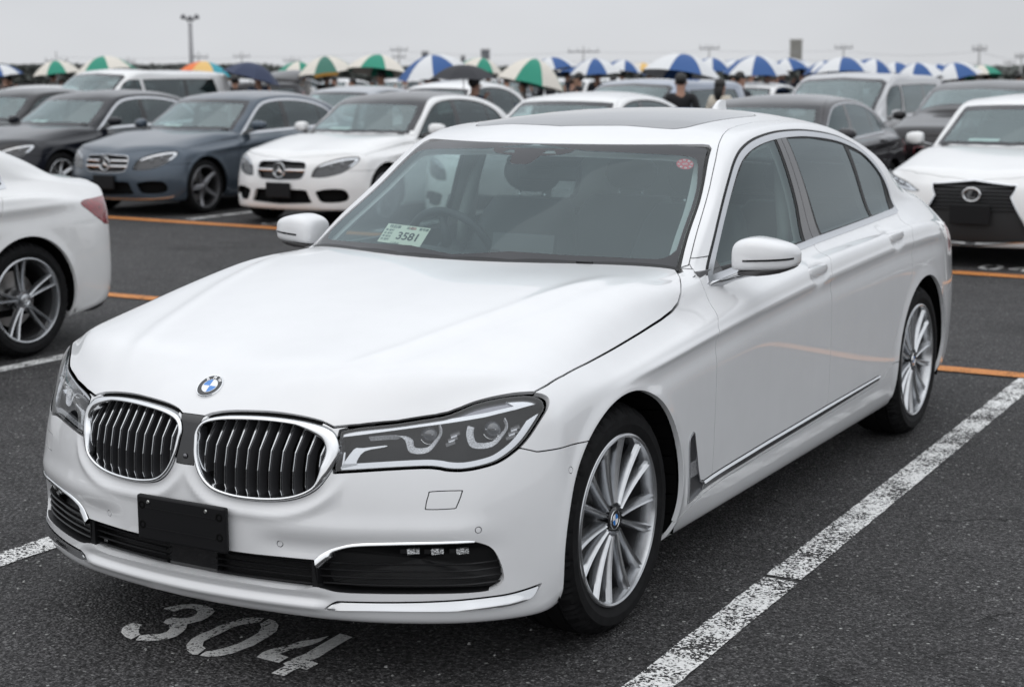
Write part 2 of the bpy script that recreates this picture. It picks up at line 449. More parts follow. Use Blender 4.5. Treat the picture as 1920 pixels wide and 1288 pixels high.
# rows r0..r12 for each station of the hero sedan (half body, x>=0)
def hero_table():
    S=[
    # s0
    [(.84,-.44,.19),(.895,-.44,.205),(.92,-.43,.33),(.922,-.42,.52),(.905,-.405,.68),(.886,-.405,.738),(.845,-.42,.783),(.755,-.50,.782),(.635,-.585,.775),(.49,-.665,.765),(.335,-.725,.757),(.17,-.762,.748),(0,-.775,.737)],
    [(.86,-.34,.19),(.905,-.34,.205),(.938,-.34,.33),(.940,-.335,.54),(.925,-.33,.70),(.903,-.335,.758),(.855,-.35,.803),(.785,-.41,.826),(.70,-.48,.838),(.575,-.55,.842),(.40,-.61,.842),(.20,-.65,.834),(0,-.66,.822)],
    [(.86,-.2,.19),(.905,-.2,.205),(.945,-.2,.33),(.949,-.2,.55),(.936,-.2,.722),(.912,-.21,.784),(.86,-.24,.826),(.805,-.28,.853),(.72,-.33,.873),(.60,-.39,.884),(.42,-.44,.886),(.21,-.47,.881),(0,-.48,.874)],
    [(.86,.02,.19),(.905,.02,.205),(.948,.02,.33),(.952,.02,.55),(.944,.02,.745),(.915,.02,.800),(.864,0,.846),(.812,-.02,.893),(.73,-.06,.924),(.60,-.10,.937),(.42,-.14,.939),(.21,-.17,.935),(0,-.18,.931)],
    [(.86,.3,.19),(.905,.3,.205),(.945,.3,.33),(.950,.3,.55),(.944,.3,.765),(.913,.3,.825),(.865,.28,.872),(.815,.265,.935),(.745,.225,.968),(.625,.185,.981),(.42,.145,.981),(.2,.12,.977),(0,.11,.974)],
    [(.86,.52,.19),(.905,.52,.205),(.938,.52,.33),(.943,.52,.55),(.941,.52,.782),(.910,.52,.845),(.864,.51,.893),(.825,.505,.958),(.768,.49,.988),(.68,.45,1.001),(.44,.38,1.005),(.2,.34,1.0),(0,.33,.998)],
    [(.86,.74,.19),(.905,.74,.205),(.932,.74,.33),(.940,.74,.55),(.940,.74,.798),(.908,.74,.870),(.858,.75,.916),(.825,.755,.962),(.790,.765,.988),(.735,.758,1.001),(.465,.643,1.017),(.22,.56,1.018),(0,.54,1.017)],
    [(.86,.95,.19),(.905,.95,.205),(.932,.95,.33),(.938,.95,.55),(.941,.95,.815),(.907,.95,.897),(.843,.95,.945),(.815,.95,1.0),(.775,.95,1.082),(.707,.94,1.117),(.44,.84,1.147),(.21,.77,1.152),(0,.75,1.152)],
    [(.86,1.15,.19),(.905,1.15,.205),(.932,1.15,.33),(.938,1.15,.55),(.943,1.15,.83),(.907,1.15,.915),(.836,1.15,.963),(.80,1.15,1.06),(.742,1.14,1.197),(.665,1.13,1.232),(.42,1.03,1.267),(.2,.98,1.277),(0,.96,1.279)],
    [(.86,1.4,.19),(.905,1.4,.205),(.935,1.4,.33),(.940,1.4,.55),(.945,1.4,.845),(.907,1.4,.930),(.832,1.40,.98),(.785,1.40,1.13),(.708,1.39,1.335),(.615,1.345,1.376),(.38,1.26,1.395),(.19,1.22,1.402),(0,1.205,1.405)],
    [(.86,1.75,.19),(.905,1.75,.205),(.938,1.75,.33),(.943,1.75,.55),(.946,1.75,.862),(.907,1.75,.947),(.83,1.75,.997),(.775,1.75,1.18),(.693,1.73,1.394),(.60,1.68,1.441),(.38,1.62,1.464),(.19,1.6,1.475),(0,1.59,1.479)],
    [(.86,2.2,.19),(.905,2.2,.205),(.941,2.2,.33),(.947,2.2,.55),(.947,2.2,.88),(.906,2.2,.960),(.828,2.2,1.012),(.77,2.2,1.19),(.69,2.2,1.402),(.588,2.2,1.448),(.38,2.2,1.480),(.19,2.2,1.495),(0,2.2,1.499)],
    [(.86,2.6,.19),(.905,2.6,.205),(.944,2.6,.33),(.950,2.6,.55),(.949,2.6,.893),(.903,2.6,.970),(.823,2.6,1.025),(.768,2.6,1.18),(.702,2.58,1.358),(.59,2.6,1.424),(.39,2.62,1.458),(.2,2.64,1.473),(0,2.65,1.478)],
    [(.86,2.9,.19),(.905,2.9,.205),(.946,2.9,.33),(.952,2.9,.55),(.951,2.9,.90),(.900,2.9,.978),(.818,2.9,1.035),(.775,2.88,1.14),(.727,2.86,1.282),(.615,2.88,1.368),(.41,2.94,1.402),(.2,2.98,1.417),(0,3.0,1.42)],
    [(.86,3.15,.19),(.905,3.15,.205),(.946,3.15,.33),(.953,3.15,.55),(.949,3.15,.90),(.893,3.15,.976),(.81,3.15,1.038),(.785,3.12,1.10),(.75,3.10,1.20),(.65,3.15,1.275),(.43,3.28,1.285),(.21,3.33,1.295),(0,3.35,1.298)],
    [(.86,3.42,.20),(.905,3.42,.215),(.942,3.42,.34),(.948,3.42,.56),(.930,3.42,.88),(.872,3.42,.96),(.795,3.42,1.03),(.775,3.38,1.063),(.735,3.36,1.107),(.66,3.42,1.155),(.44,3.58,1.165),(.22,3.63,1.17),(0,3.65,1.17)],
    [(.84,3.7,.23),(.885,3.7,.245),(.905,3.7,.38),(.907,3.7,.60),(.885,3.7,.84),(.838,3.7,.93),(.768,3.7,1.005),(.735,3.68,1.038),(.685,3.68,1.065),(.60,3.7,1.088),(.42,3.8,1.10),(.22,3.85,1.105),(0,3.87,1.107)],
    [(.78,3.9,.25),(.82,3.9,.27),(.84,3.92,.40),(.845,3.92,.62),(.83,3.92,.82),(.775,3.95,.91),(.70,3.98,.975),(.61,4.03,1.01),(.51,4.07,1.04),(.40,4.10,1.06),(.27,4.12,1.07),(.13,4.13,1.075),(0,4.135,1.077)],
    ]
    # front cap interior: [k][i], k=0..5 (z levels, k6 = station-0 top row), i=0..5
    F=[
    [(0,-.78,.19),(.17,-.772,.19),(.34,-.75,.19),(.50,-.712,.19),(.64,-.645,.19),(.76,-.56,.19)],
    [(0,-.825,.217),(.17,-.817,.217),(.34,-.795,.217),(.50,-.757,.217),(.65,-.69,.215),(.79,-.588,.212)],
    [(0,-.845,.33),(.17,-.837,.33),(.34,-.812,.33),(.50,-.766,.33),(.66,-.689,.33),(.80,-.588,.33)],
    [(0,-.843,.50),(.17,-.835,.50),(.34,-.81,.50),(.50,-.762,.50),(.66,-.682,.505),(.80,-.580,.51)],
    [(0,-.826,.62),(.17,-.818,.625),(.34,-.790,.63),(.495,-.735,.635),(.65,-.648,.65),(.785,-.545,.67)],
    [(0,-.804,.695),(.17,-.795,.705),(.34,-.761,.71),(.49,-.705,.715),(.643,-.618,.725),(.77,-.525,.74)],
    ]
    B=[ # rear cap
    [(0,4.12,.27),(.14,4.12,.27),(.28,4.11,.27),(.42,4.09,.27),(.56,4.04,.265),(.68,3.97,.26)],
    [(0,4.19,.30),(.14,4.188,.30),(.28,4.18,.30),(.42,4.155,.30),(.57,4.10,.295),(.71,4.01,.285)],
    [(0,4.215,.42),(.14,4.213,.42),(.28,4.20,.42),(.43,4.17,.42),(.59,4.11,.415),(.73,4.02,.41)],
    [(0,4.215,.62),(.14,4.213,.62),(.28,4.20,.62),(.43,4.17,.62),(.59,4.11,.62),(.73,4.02,.62)],
    [(0,4.19,.82),(.14,4.188,.82),(.28,4.175,.82),(.43,4.145,.82),(.58,4.09,.82),(.72,4.01,.82)],
    [(0,4.165,.97),(.14,4.163,.97),(.28,4.15,.97),(.42,4.125,.965),(.55,4.08,.95),(.66,4.02,.93)],
    ]
    return S,F,B
NR=13; NC=6
def limit_cage(co, faces, creases, iters=12):
    """find the cage whose Catmull-Clark limit passes through co (mirror plane x=0)"""
    n=len(co)
    nb=[dict() for _ in range(n)]; diag=[[] for _ in range(n)]; fcount={}
    for f in faces:
        for i in range(4):
            a,b,c,d=f[i],f[(i+1)%4],f[(i+2)%4],f[(i+3)%4]
            nb[a][b]=1; nb[a][d]=1; diag[a].append(c)
            e=(min(a,b),max(a,b)); fcount[e]=fcount.get(e,0)+1
    bset={}
    for e,k in fcount.items():
        if k==1:
            for v,w in (e,e[::-1]): bset.setdefault(v,[]).append(w)
    cr={}
    for a,b in creases:
        cr.setdefault(a,[]).append(b); cr.setdefault(b,[]).append(a)
    co=np.array(co,float); cage=co.copy()
    E=[];
    onx=np.abs(co[:,0])<1e-6
    def limit(P):
        L=P.copy()
        for v in range(n):
            if v in bset and onx[v]:
                # interior after mirroring
                bn=[w for w in bset[v] if onx[w]]
                if len(bn)==2:
                    ins=[w for w in nb[v] if not onx[w]]
                    es=P[bn[0]]+P[bn[1]]; m=np.array([-1,1,1])
                    for w in ins: es=es+P[w]+P[w]*m
                    fs=0
                    for w in diag[v]: fs=fs+P[w]+P[w]*m
                    k=2+2*len(ins)
                    if v in cr: 
                        w=[x for x in cr[v] if not onx[x]]
                        if w: L[v]=(P[w[0]]+P[w[0]]*m+4*P[v])/6; continue
                    L[v]=(k*k*P[v]+4*es+fs)/(k*(k+5)); continue
                L[v]=P[v]; continue
            if v in bset:
                bn=bset[v]
                L[v]=(P[bn[0]]+4*P[v]+P[bn[1]])/6 if len(bn)==2 else P[v]
                continue
            if v in cr and len(cr[v])==2:
                L[v]=(P[cr[v][0]]+4*P[v]+P[cr[v][1]])/6; continue
            k=len(nb[v])
            L[v]=(k*k*P[v]+4*sum(P[w] for w in nb[v])+sum(P[w] for w in diag[v]))/(k*(k+5))
        return L
    for _ in range(iters):
        cage+= (co-limit(cage))*.9
        cage[onx,0]=0
    return cage
def make_base(S,F,B,level,crease_rows=((6,8,12),)):
    nS=len(S); co=[]; idx={}
    for s in range(nS):
        for r in range(NR): idx[('s',s,r)]=len(co); co.append(S[s][r])
    for k in range(6):
        for i in range(6):
            idx[('f',k,i)]=len(co); co.append(F[k][i])
    for k in range(6):
        for i in range(6):
            idx[('b',k,i)]=len(co); co.append(B[k][i])
    faces=[]
    for s in range(nS-1):
        for r in range(NR-1):
            faces.append((idx['s',s,r],idx['s',s+1,r],idx['s',s+1,r+1],idx['s',s,r+1]))
    def cap(tag,s):
        def g(k,i):
            if k==6: return idx['s',s,12-i]
            if i==6: return idx['s',s,k]
            return idx[tag,k,i]
        for k in range(6):
            for i in range(6):
                q=(g(k,i),g(k,i+1),g(k+1,i+1),g(k+1,i))
                faces.append(q if tag=='f' else q[::-1])
    cap('f',0); cap('b',nS-1)
    creases=[]
    for (s,a,b) in crease_rows:
        for r in range(a,b): creases.append((idx['s',s,r],idx['s',s,r+1]))
    cage=limit_cage(co,faces,creases)
    # mirror to full, subdivide
    n=len(cage); onx=np.abs(np.array(co)[:,0])<1e-6
    mp={}; full=[tuple(p) for p in cage]
    for i in range(n):
        if onx[i]: mp[i]=i
        else: mp[i]=len(full); full.append((-cage[i][0],cage[i][1],cage[i][2]))
    ff=faces+[tuple(mp[v] for v in f[::-1]) for f in faces]
    me=bpy.data.meshes.new('cage'); me.from_pydata(full,[],ff); me.update()
    cs=set()
    for a,b in creases:
        cs.add((min(a,b),max(a,b))); a2,b2=mp[a],mp[b]; cs.add((min(a2,b2),max(a2,b2)))
    at=me.attributes.new('crease_edge','FLOAT','EDGE')
    for e in me.edges:
        k=tuple(sorted(e.vertices))
        if k in cs: at.data[e.index].value=1.0
    ob=bpy.data.objects.new('cage',me); bpy.context.scene.collection.objects.link(ob)
    md=ob.modifiers.new('s','SUBSURF'); md.levels=level; md.render_levels=level
    md.boundary_smooth='PRESERVE_CORNERS'
    dg=bpy.context.evaluated_depsgraph_get(); ev=ob.evaluated_get(dg); m2=ev.to_mesh()
    V=np.empty(len(m2.vertices)*3); m2.vertices.foreach_get('co',V); V=V.reshape(-1,3)
    Q=np.empty(len(m2.loops),dtype=np.int64); m2.loops.foreach_get('vertex_index',Q); Q=Q.reshape(-1,4)
    ev.to_mesh_clear(); bpy.data.objects.remove(ob); bpy.data.meshes.remove(me)
    return V,Q
# ------------------------------------------------------------------ wheels
def tyre_mesh(R, r, w, seg=96, tread=True):
    """lathe profile around x; outer face towards +x, centred at x=0 (outer bulge at +w/2)"""
    h = w/2; s = R-r
    prof = [(r, h-.022), (r+.006, h-.010), (r+s*.35, h+.000), (r+s*.62, h-.001), (R-.028, h-.008), (R-.014, h-.019), (R-.006, h-.033), (R-.002, h-.05)]
    g = []
    if tread:
        for c in (.055, .005, -.045):
            x = c*h/.11
            g += [(R, x+.010), (R-.007, x+.0075), (R-.007, x-.0005), (R, x-.003)]
    prof += g
    prof += [(R-.002, -h+.05), (R-.014, -h+.019), (R-.03, -h+.008), (r+s*.5, -h), (r, -h+.02)]
    def mod(j, i, rr, x):
        if tread and j % 4 == 0 and 5 <= i <= 7: return rr-.009, x
        if tread and j % 8 == 2 and 4 <= i <= 6: return rr-.006, x
        if tread and 2 <= i <= 3 and (j//6) % 4 == 0: return rr, x+.0008
        return rr, x
    mb = MB(); mb.lathe(prof, seg, 'x', mod=mod)
    return mb
def spoke_mb(r0, r1, w0, w1, x_in, x_out, depth, curve=.0, twist=0):
    rings = []
    for k in range(9):
        t = k/8; r = r0+(r1-r0)*t; w = w0+(w1-w0)*t
        x = x_in+(x_out-x_in)*(t**1.5)-curve*math.sin(math.pi*t)
        d = depth*(1-.35*t); o = twist*math.sin(math.pi*t)
        rings.append([(x-d, o-w*.62, r), (x-.012, o-w*.60, r), (x-.0005, o-w*.30, r), (x-.007, o, r), (x-.0005, o+w*.30, r), (x-.012, o+w*.60, r), (x-d, o+w*.62, r)])
    mb = MB(); mb.loft(rings, closed=True, cap0=True, cap1=True)
    return mb
def add_wheel(parent, cx, cy, cz, side, style, R=.345, rr=.258, w=.245, seg=192, alloy=None, fine=True, badge='blue', ang=0):
    """cx is the plane of the rim's lip (positive number); side +1 / -1. The wheel object is the rim barrel."""
    alloy = alloy or ALLOY
    rim = MB()
    n = 96 if fine else 40
    rim.lathe([(rr-.004, .000), (rr, -.004), (rr, -.012), (rr-.012, -.02), (rr-.006, -w+.03), (rr+.004, -w+.02)], n, 'x')
    rim.lathe([(rr-.001, .001), (rr-.006, .003), (rr-.012, .000), (rr-.016, -.012), (rr-.021, -.045)], n, 'x')
    rim.lathe([(.0, -.045), (.062, -.045), (.066, -.06), (.066, -.11)], 32, 'x')
    root = rim.build('wheel', alloy, parent, smooth=True, angle=40)
    root.location = (side*cx, cy, cz); root.rotation_euler = (math.radians(ang), 0, 0 if side > 0 else math.pi)
    ty = tyre_mesh(R, rr-.006, w, seg if fine else 64, fine); t = ty.build('tyre', TYRE, root, smooth=True, angle=22); t.location = (-w/2+.006, 0, 0)
    if style is None: return root
    bl = MB(); bl.lathe([(rr-.021, -.045), (rr-.030, -.09), (rr-.034, -w+.04)], n, 'x'); bl.build('rim_barrel', principled('barrel_metal', (.12, .12, .125), rough=.35, metal=.9), root, smooth=True)  # deep barrel coloured darker than the rim, its shade put into the metal
    bk = MB(); bk.lathe([(.02, -.13), (.165, -.13), (.165, -.142), (.02, -.142)], 40 if fine else 20, 'x'); bk.build('brake_disc', BRAKE, root, smooth=True, angle=30)
    dk = MB(); dk.lathe([(.0, -.175), (rr-.02, -.175), (rr-.02, -w+.02)], 32, 'x'); dk.build('wheel_back', MATTE, root)
    if style == 'multi14': defs = [(360/7*i+q, 0) for i in range(7) for q in (-11.2, 11.2)]; sp = spoke_mb(.050, rr-.010, .0165, .0225, -.015, -.004, .044, curve=.004)
    elif style == 'double5':
        defs = []
        for i in range(5): defs += [(72*i-8.0, 1), (72*i+8.0, -1)]
        sp = spoke_mb(.048, rr-.008, .019, .017, -.028, -.004, .035, curve=.006)
    elif style == 'five': defs = [(72*i, 0) for i in range(5)]; sp = spoke_mb(.045, rr-.010, .060, .034, -.03, -.004, .035, curve=.012)
    elif style == 'seven': defs = [(360/7*i, 0) for i in range(7)]; sp = spoke_mb(.045, rr-.010, .042, .034, -.02, -.004, .03, curve=.008)
    elif style == 'ten': defs = [(36*i, 0) for i in range(10)]; sp = spoke_mb(.045, rr-.010, .026, .024, -.02, -.004, .03, curve=.008)
    if fine:
        first = None
        for a, _ in defs:
            if first is None: first = sp.build('spoke', alloy, root, smooth=True, angle=28); o = first
            else: o = link_copy(first, root)
            o.rotation_euler = (math.radians(a), 0, 0)
        cap = MB(); cap.lathe([(0, -.018), (.031, -.018), (.036, -.022), (.037, -.045)], 32, 'x'); c = cap.build('centre_cap', GLOSSB if badge == 'blue' else alloy, root, smooth=True, angle=40)
        nut = MB(); nut.lathe([(0, -.034), (.011, -.034), (.011, -.05)], 6, 'x'); n0 = None
        for i in range(5):
            a = math.radians(72*i+36); q = (0, .056*math.sin(a), .056*math.cos(a))
            if n0 is None: n0 = nut.build('lug_nut', DALLOY, root, loc=q)
            else: link_copy(n0, root, loc=q)
        if badge == 'blue': roundel(root, Matrix.Translation((-.0165, 0, 0)) @ Matrix.Rotation(math.radians(90), 4, 'Y'), .030, text=False, ring=False)
        elif badge == 'star': star_badge(root, Matrix.Translation((-.016, 0, 0)) @ Matrix.Rotation(math.radians(90), 4, 'Y') @ Matrix.Rotation(math.radians(90), 4, 'Z'), .026, ring=True)
    else:
        m = MB()
        for a, _ in defs:
            ca, sa = math.cos(math.radians(a)), math.sin(math.radians(a))
            m.add([(x, y*ca-z*sa, y*sa+z*ca) for x, y, z in sp.v], sp.f)
        m.lathe([(0, -.018), (.031, -.018), (.036, -.022), (.05, -.045)], 16, 'x')
        m.build('spokes', alloy, root, smooth=True, angle=30)
    return root
BLUE = principled('badge_blue', (.02, .20, .60), rough=.15, coat=1)
BWHITE = principled('badge_white', (.82, .82, .82), rough=.15, coat=1)
def roundel(parent, M, R, text=True, ring=True):
    """round emblem: blue and white quarters, black band with three letters. Local z is the outward normal, local y is up"""
    base = MB(); base.lathe([(0, .001), (R*.60, .001), (R*.60, 0), (R*.93, 0), (R*.93, .0012), (R*.99, .0006), (R*1.0, -.004)], 48, 'z')
    root = bpy.data.objects.new('emblem', None)
    bd = MB(); bd.lathe([(R*.58, .0008), (R*.92, .0008)], 48, 'z')
    rg = MB(); rg.lathe([(R*.91, .0004), (R*.925, .0016), (R*.97, .0018), (R*1.0, .0), (R*1.0, -.005)], 48, 'z'); rg.lathe([(R*.56, .0006), (R*.57, .0014), (R*.60, .0014), (R*.61, .0006)], 48, 'z')
    e = bd.build('emblem', GLOSSB, parent, smooth=True, angle=30); e.matrix_local = M
    rg.build('emblem_ring', CHROME, e, smooth=True, angle=30)
    for k in range(4):
        q = MB(); v = [(0, 0, .001)]+[(R*.57*math.cos(math.radians(90*k+90*i/12)), R*.57*math.sin(math.radians(90*k+90*i/12)), .001) for i in range(13)]
        q.add(v, [(0, i, i+1) for i in range(1, 13)])
        q.build('emblem_quarter', BLUE if k in (1, 3) else BWHITE, e)
    if text:
        for ch, a in (('B', 42), ('M', 0), ('W', -42)):
            A = math.radians(a)
            text_mesh('emblem_letter', ch, R*.36, BWHITE, e, Matrix.Rotation(A, 4, 'Z') @ Matrix.Translation((0, R*.755, .0012)), extrude=.0003, font_bold=.0004)
    return e
def star_badge(parent, M, R, ring=True, mat=None, name='star_emblem'):
    mb = MB(); mat = mat or CHROME
    if ring: mb.lathe([(R*.86, -.002), (R*.88, .003), (R*.96, .004), (R*1.0, .0), (R*1.0, -.006), (R*.86, -.006)], 32, 'z')
    for k in range(3):
        a = math.radians(90+120*k); L = R*.9; w = R*.15
        d = (math.cos(a), math.sin(a)); n = (-d[1], d[0])
        v = [(0, 0, .004), (d[0]*L, d[1]*L, .002), (n[0]*w-d[0]*w*.0, n[1]*w, -.003), (-n[0]*w, -n[1]*w, -.003)]
        mb.add(v, [(0, 1, 2), (0, 3, 1)])
    o = mb.build(name, mat, parent, smooth=False); o.matrix_local = M
    return o
def solid_between(tmA, tmB): pass
# ------------------------------------------------------------------ the white saloon in front
def hero_disp(V):
    x, y, z = V[:, 0], V[:, 1], V[:, 2]; s = np.sign(x)
    # rolled lip round both wheel openings
    for cy in (0, 3.07):
        r = np.sqrt((y-cy)**2+(z-.350)**2)-.387
        b = .007*np.exp(-(np.clip(r, 0, 9)/.022)**2)*(np.abs(x) > .80)*np.clip((z-.20)/.05, 0, 1)
        V[:, 0] += s*b
    # shallow hollow in the lower doors
    b = .002*np.exp(-((z-.55)/.15)**2)*np.clip((y-.75)/.5, 0, 1)*np.clip((2.9-y)/1.4, 0, 1)*(np.abs(x) > .8)
    V[:, 0] += s*b
    # crisp shoulder line through the handles
    zc = np.interp(y, [-.3, 0, .5, 1.0, 1.6, 2.6, 3.1, 3.6], [.735, .765, .80, .835, .868, .905, .905, .88])
    d = z-zc
    b = (.0065*np.exp(-(d/.010)**2)-.0065*np.exp(-((d+.045)/.030)**2))*(np.abs(x) > .8)*np.clip((y+.15)/.4, 0, 1)*np.clip((3.6-y)/.4, 0, 1)
    V[:, 0] += s*b
    # dimples behind the door handles
    for hy, hz in ((1.640, .905), (2.635, .945)):
        q = np.sqrt(((y-hy)/.078)**2+((z-hz)/.052)**2)
        b = -.022*np.clip(1-q**2.4, 0, 1)**.8*(np.abs(x) > .85)
        V[:, 0] += s*b
    # long creases on the bonnet, running from the inner grille corners to the screen
    ax = np.abs(x)
    cx = np.interp(y, [-.7, -.4, 0, .5], [.34, .45, .56, .66])
    m = (z > .72)*np.clip((y+.74)/.2, 0, 1)*np.clip((.50-y)/.2, 0, 1)
    V[:, 2] += .0045*np.exp(-((ax-cx)/.030)**2)*m - .0035*np.exp(-((ax-cx-.06)/.05)**2)*m
    # power-dome end near the screen
    # front bumper: brow above the lower openings, ledge below the grille
    f = (y < -.35)*(z < .7)
    yb = .014*np.exp(-((z-.455)/.03)**2)-.012*np.exp(-((z-.40)/.025)**2)
    V[:, 1] -= yb*f*np.clip((.86-ax)/.1, 0, 1)*np.clip((ax-.22)/.1, 0, 1)*.6
    V[:, 1] -= f*(.009*np.exp(-((z-.236)/.011)**2)-.009*np.exp(-((z-.261)/.010)**2))*np.clip((.46-ax)/.06, 0, 1)
    k = sdf_poly(np.stack([ax, z], 1), KID_OUT)
    V[:, 1] -= f*.0075*np.exp(-((k-.038)/.012)**2)*np.clip((.60-z)/.06, 0, 1)
    V[:, 1] += f*.004*np.exp(-((k-.012)/.015)**2)*np.clip((.60-z)/.06, 0, 1)
    return V
KID_OUT = spline([(.027, .654), (.026, .682), (.045, .710), (.097, .726), (.184, .734), (.268, .735), (.348, .729), (.413, .716), (.443, .696), (.456, .665), (.452, .629), (.435, .593), (.409, .560), (.365, .536), (.303, .522), (.219, .517), (.147, .521), (.092, .535), (.055, .566), (.034, .610)], k=4)
def inset_poly(P, f):
    n = len(P); t = np.roll(P, -1, 0)-np.roll(P, 1, 0); t /= np.linalg.norm(t, axis=1)[:, None]; nr = np.stack([t[:, 1], -t[:, 0]], 1)
    c = P.mean(0); nr *= np.sign(((c-P)*nr).sum(1))[:, None]
    return P+nr*np.array([f(p) for p in P])[:, None]
KID_IN = inset_poly(KID_OUT, lambda p: .0095+.020*np.clip((p[0]-.33)/.11, 0, 1)*np.clip((p[1]-.56)/.05, 0, 1))
def hero_car():
    root = empty('saloon_car')
    tag(root, 'large white saloon filling the frame, with a twin chrome grille and blank black plate holder', 'car')
    S, F, B = hero_table(); V, Q = make_base(S, F, B, 4)
    T = half_surface(V, Q, hero_disp); BV = bvh(T)
    def sy(x, z, d=0):            # point of the front face at (x, z), d metres behind it
        h = BV.ray_cast(Vector((abs(x), -3, z)), Vector((0, 1, 0)))
        return (x, h[0].y+d, z) if h[0] else (x, -.8+d, z)
    def sx(y, z, d=0):
        h = BV.ray_cast(Vector((3, y, z)), Vector((-1, 0, 0)))
        return (h[0].x+d, y, z) if h[0] else (.9+d, y, z)
    g = .0018
    # wheel openings
    for cy in (0, 3.07):
        def fn(P, cy=cy): return np.maximum(np.sqrt((P[:, 1]-cy)**2+(P[:, 2]-.350)**2)-.387, .6-P[:, 0])
        _, T = take(T, fn, 0)
    # ---- front: grille, lamps, openings
    _, T = take(T, lambda P: fpoly(XZ, KID_OUT, (1, 1, -.4))(P)-.0035, 0, fine=.006)
    sur, T = take(T, lambda P: np.maximum.reduce([sdf_poly(P[:, XZ], KID_OUT)-.0135, .700-P[:, 2], P[:, 1]+.4, .05-P[:, 0], P[:, 0]-.40]), 0, fine=.006)
    if sur: both('grille_shade_gap', sur.off(-.010), MATTE, root, depth=.02)  # blackened sliver of bodywork standing for the shaded gap above the grille
    nose, T = take(T, fpoly(XZ, [(-.1, .590), (.032, .590), (.0305, .64), (.0295, .69), (.040, .722), (-.1, .722)], (1, 1, -.4)), .001)
    HT = [(.449, .712), (.490, .7225), (.578, .7335), (.663, .7475), (.690, .7535), (.714, .7645), (.737, .7765), (.761, .7845), (.797, .7915), (.833, .7935), (.858, .789), (.877, .776)]
    HB = [(.887, .757), (.885, .738), (.872, .697), (.857, .667), (.838, .644), (.816, .627), (.785, .617), (.751, .612), (.719, .614), (.695, .619), (.660, .621), (.573, .616), (.453, .606), (.453, .606)]
    HL = spline([HT[0]]+HT+HB, k=4)
    lamp, T = take(T, fpoly(XZ, HL, (1, 1, -.30)), .0035, fine=.006)
    CG = spline([(-.2, .372), (.16, .369), (.314, .370), (.416, .370), (.416, .370), (.420, .292), (.420, .292), (.40, .292), (.349, .2805), (.253, .2805), (.111, .285), (-.2, .290)], k=3)
    _, T = take(T, fpoly(XZ, CG, (1, 1, -.4)), 0, fine=.006)
    SI = spline([(.407, .366), (.430, .385), (.460, .400), (.513, .4175), (.646, .4275), (.765, .4275), (.803, .417), (.823, .398), (.836, .365), (.843, .326), (.841, .307), (.828, .290), (.796, .284), (.709, .285), (.579, .284), (.475, .283), (.431, .290), (.412, .300)], k=4)
    _, T = take(T, fpoly(XZ, SI, (1, 1, -.35)), 0, fine=.006)
    LC = spline([(.433, .235), (.459, .255), (.492, .259), (.612, .262), (.709, .265), (.796, .268), (.848, .270), (.882, .277), (.906, .285), (.906, .285), (.893, .258), (.871, .244), (.834, .238), (.768, .238), (.677, .239), (.544, .238), (.440, .233)], k=3)
    LCT = ([.43, .459, .492, .612, .709, .796, .848, .882, .91], [.236, .256, .260, .2625, .2655, .2685, .2705, .278, .286])
    lipc, T = take(T, fpoly(XZ, LC, (1, 1, -.35)), .002, fine=.008)
    # parking sensors, washer and tow covers as outlined caps
    caps = []
    for px, pz in ((.308, .404), (.797, .456)):
        cc_ = np.array(sy(px, pz)); c, T = take(T, lambda P, cc_=cc_: np.linalg.norm(P-cc_, axis=1)-.0085, .0011, fine=.004)
        if c: caps.append(c)
    c, T = take(T, lambda P: np.maximum(np.hypot(P[:, 1]+.343, P[:, 2]-.581)-.0090, .8-P[:, 0]), .0011, fine=.004); caps.append(c)
    wash, T = take(T, fpoly(XZ, spline([(.690, .5605), (.750, .5615), (.756, .556), (.748, .520), (.740, .5155), (.686, .5145), (.680, .520), (.684, .553)], k=3), (1, 1, -.35)), .0012, fine=.005)
    # ---- bonnet
    HP = [(-.1, -.812), (.0, -.806), (.03, -.795), (.06, -.783), (.10, -.7755), (.179, -.765), (.263, -.751), (.344, -.738), (.405, -.729), (.43, -.727), (.449, -.718), (.490, -.6975), (.578, -.6465), (.663, -.589), (.690, -.568), (.714, -.543), (.737, -.516), (.761, -.490), (.797, -.451), (.833, -.409), (.850, -.385), (.859, -.33), (.866, -.25), (.868, -.113), (.867, .061), (.865, .24), (.862, .40), (.858, .495), (.851, .557), (.838, .605), (.818, .650), (.790, .705), (.750, .757), (.742, .757), (.66, .712), (.557, .665), (.46, .625), (.34, .578), (.22, .546), (.10, .532), (-.1, .528)]
    hood, T = take(T, fpoly(XY, HP, (2, -1, .69)), .0022, fine=.008)
    if nose: tm_obj('nose_panel', nose, GLOSSB, root, depth=.01, center=True)
    tm_obj('bonnet', hood, WHITE, root, depth=.012, center=True)
    # ---- windscreen
    WP = [(-.1, .99), (.60, .985), (.762, .985), (.748, 1.0), (.728, 1.060), (.686, 1.186), (.650, 1.286), (.618, 1.365), (.604, 1.374), (.473, 1.387), (.25, 1.396), (-.1, 1.400)]
    cowl, T = take(T, lambda P: np.maximum.reduce([P[:, 1]-np.interp(P[:, 0], [0, .22, .46, .745, .79], [.548, .568, .648, .773, .80]), .40-P[:, 1], P[:, 0]-.756, .97-P[:, 2]]), 0, fine=.01)
    wsb, T = take(T, lambda P: np.maximum(fpoly(XZ, WP, (1, 1, 1.55), (1, -1, .5), (2, -1, .99))(P)-.009, P[:, 2]-1.385), .0015, fine=.008)
    ws, wseal = take(wsb, fpoly(XZ, WP, (1, 1, 1.6), (1, -1, .45), (2, -1, .9)), .001, fine=.008)
    if wseal: tm_obj('windscreen_seal', wseal.off(-.007), RUBBER, root, depth=.02, center=True)
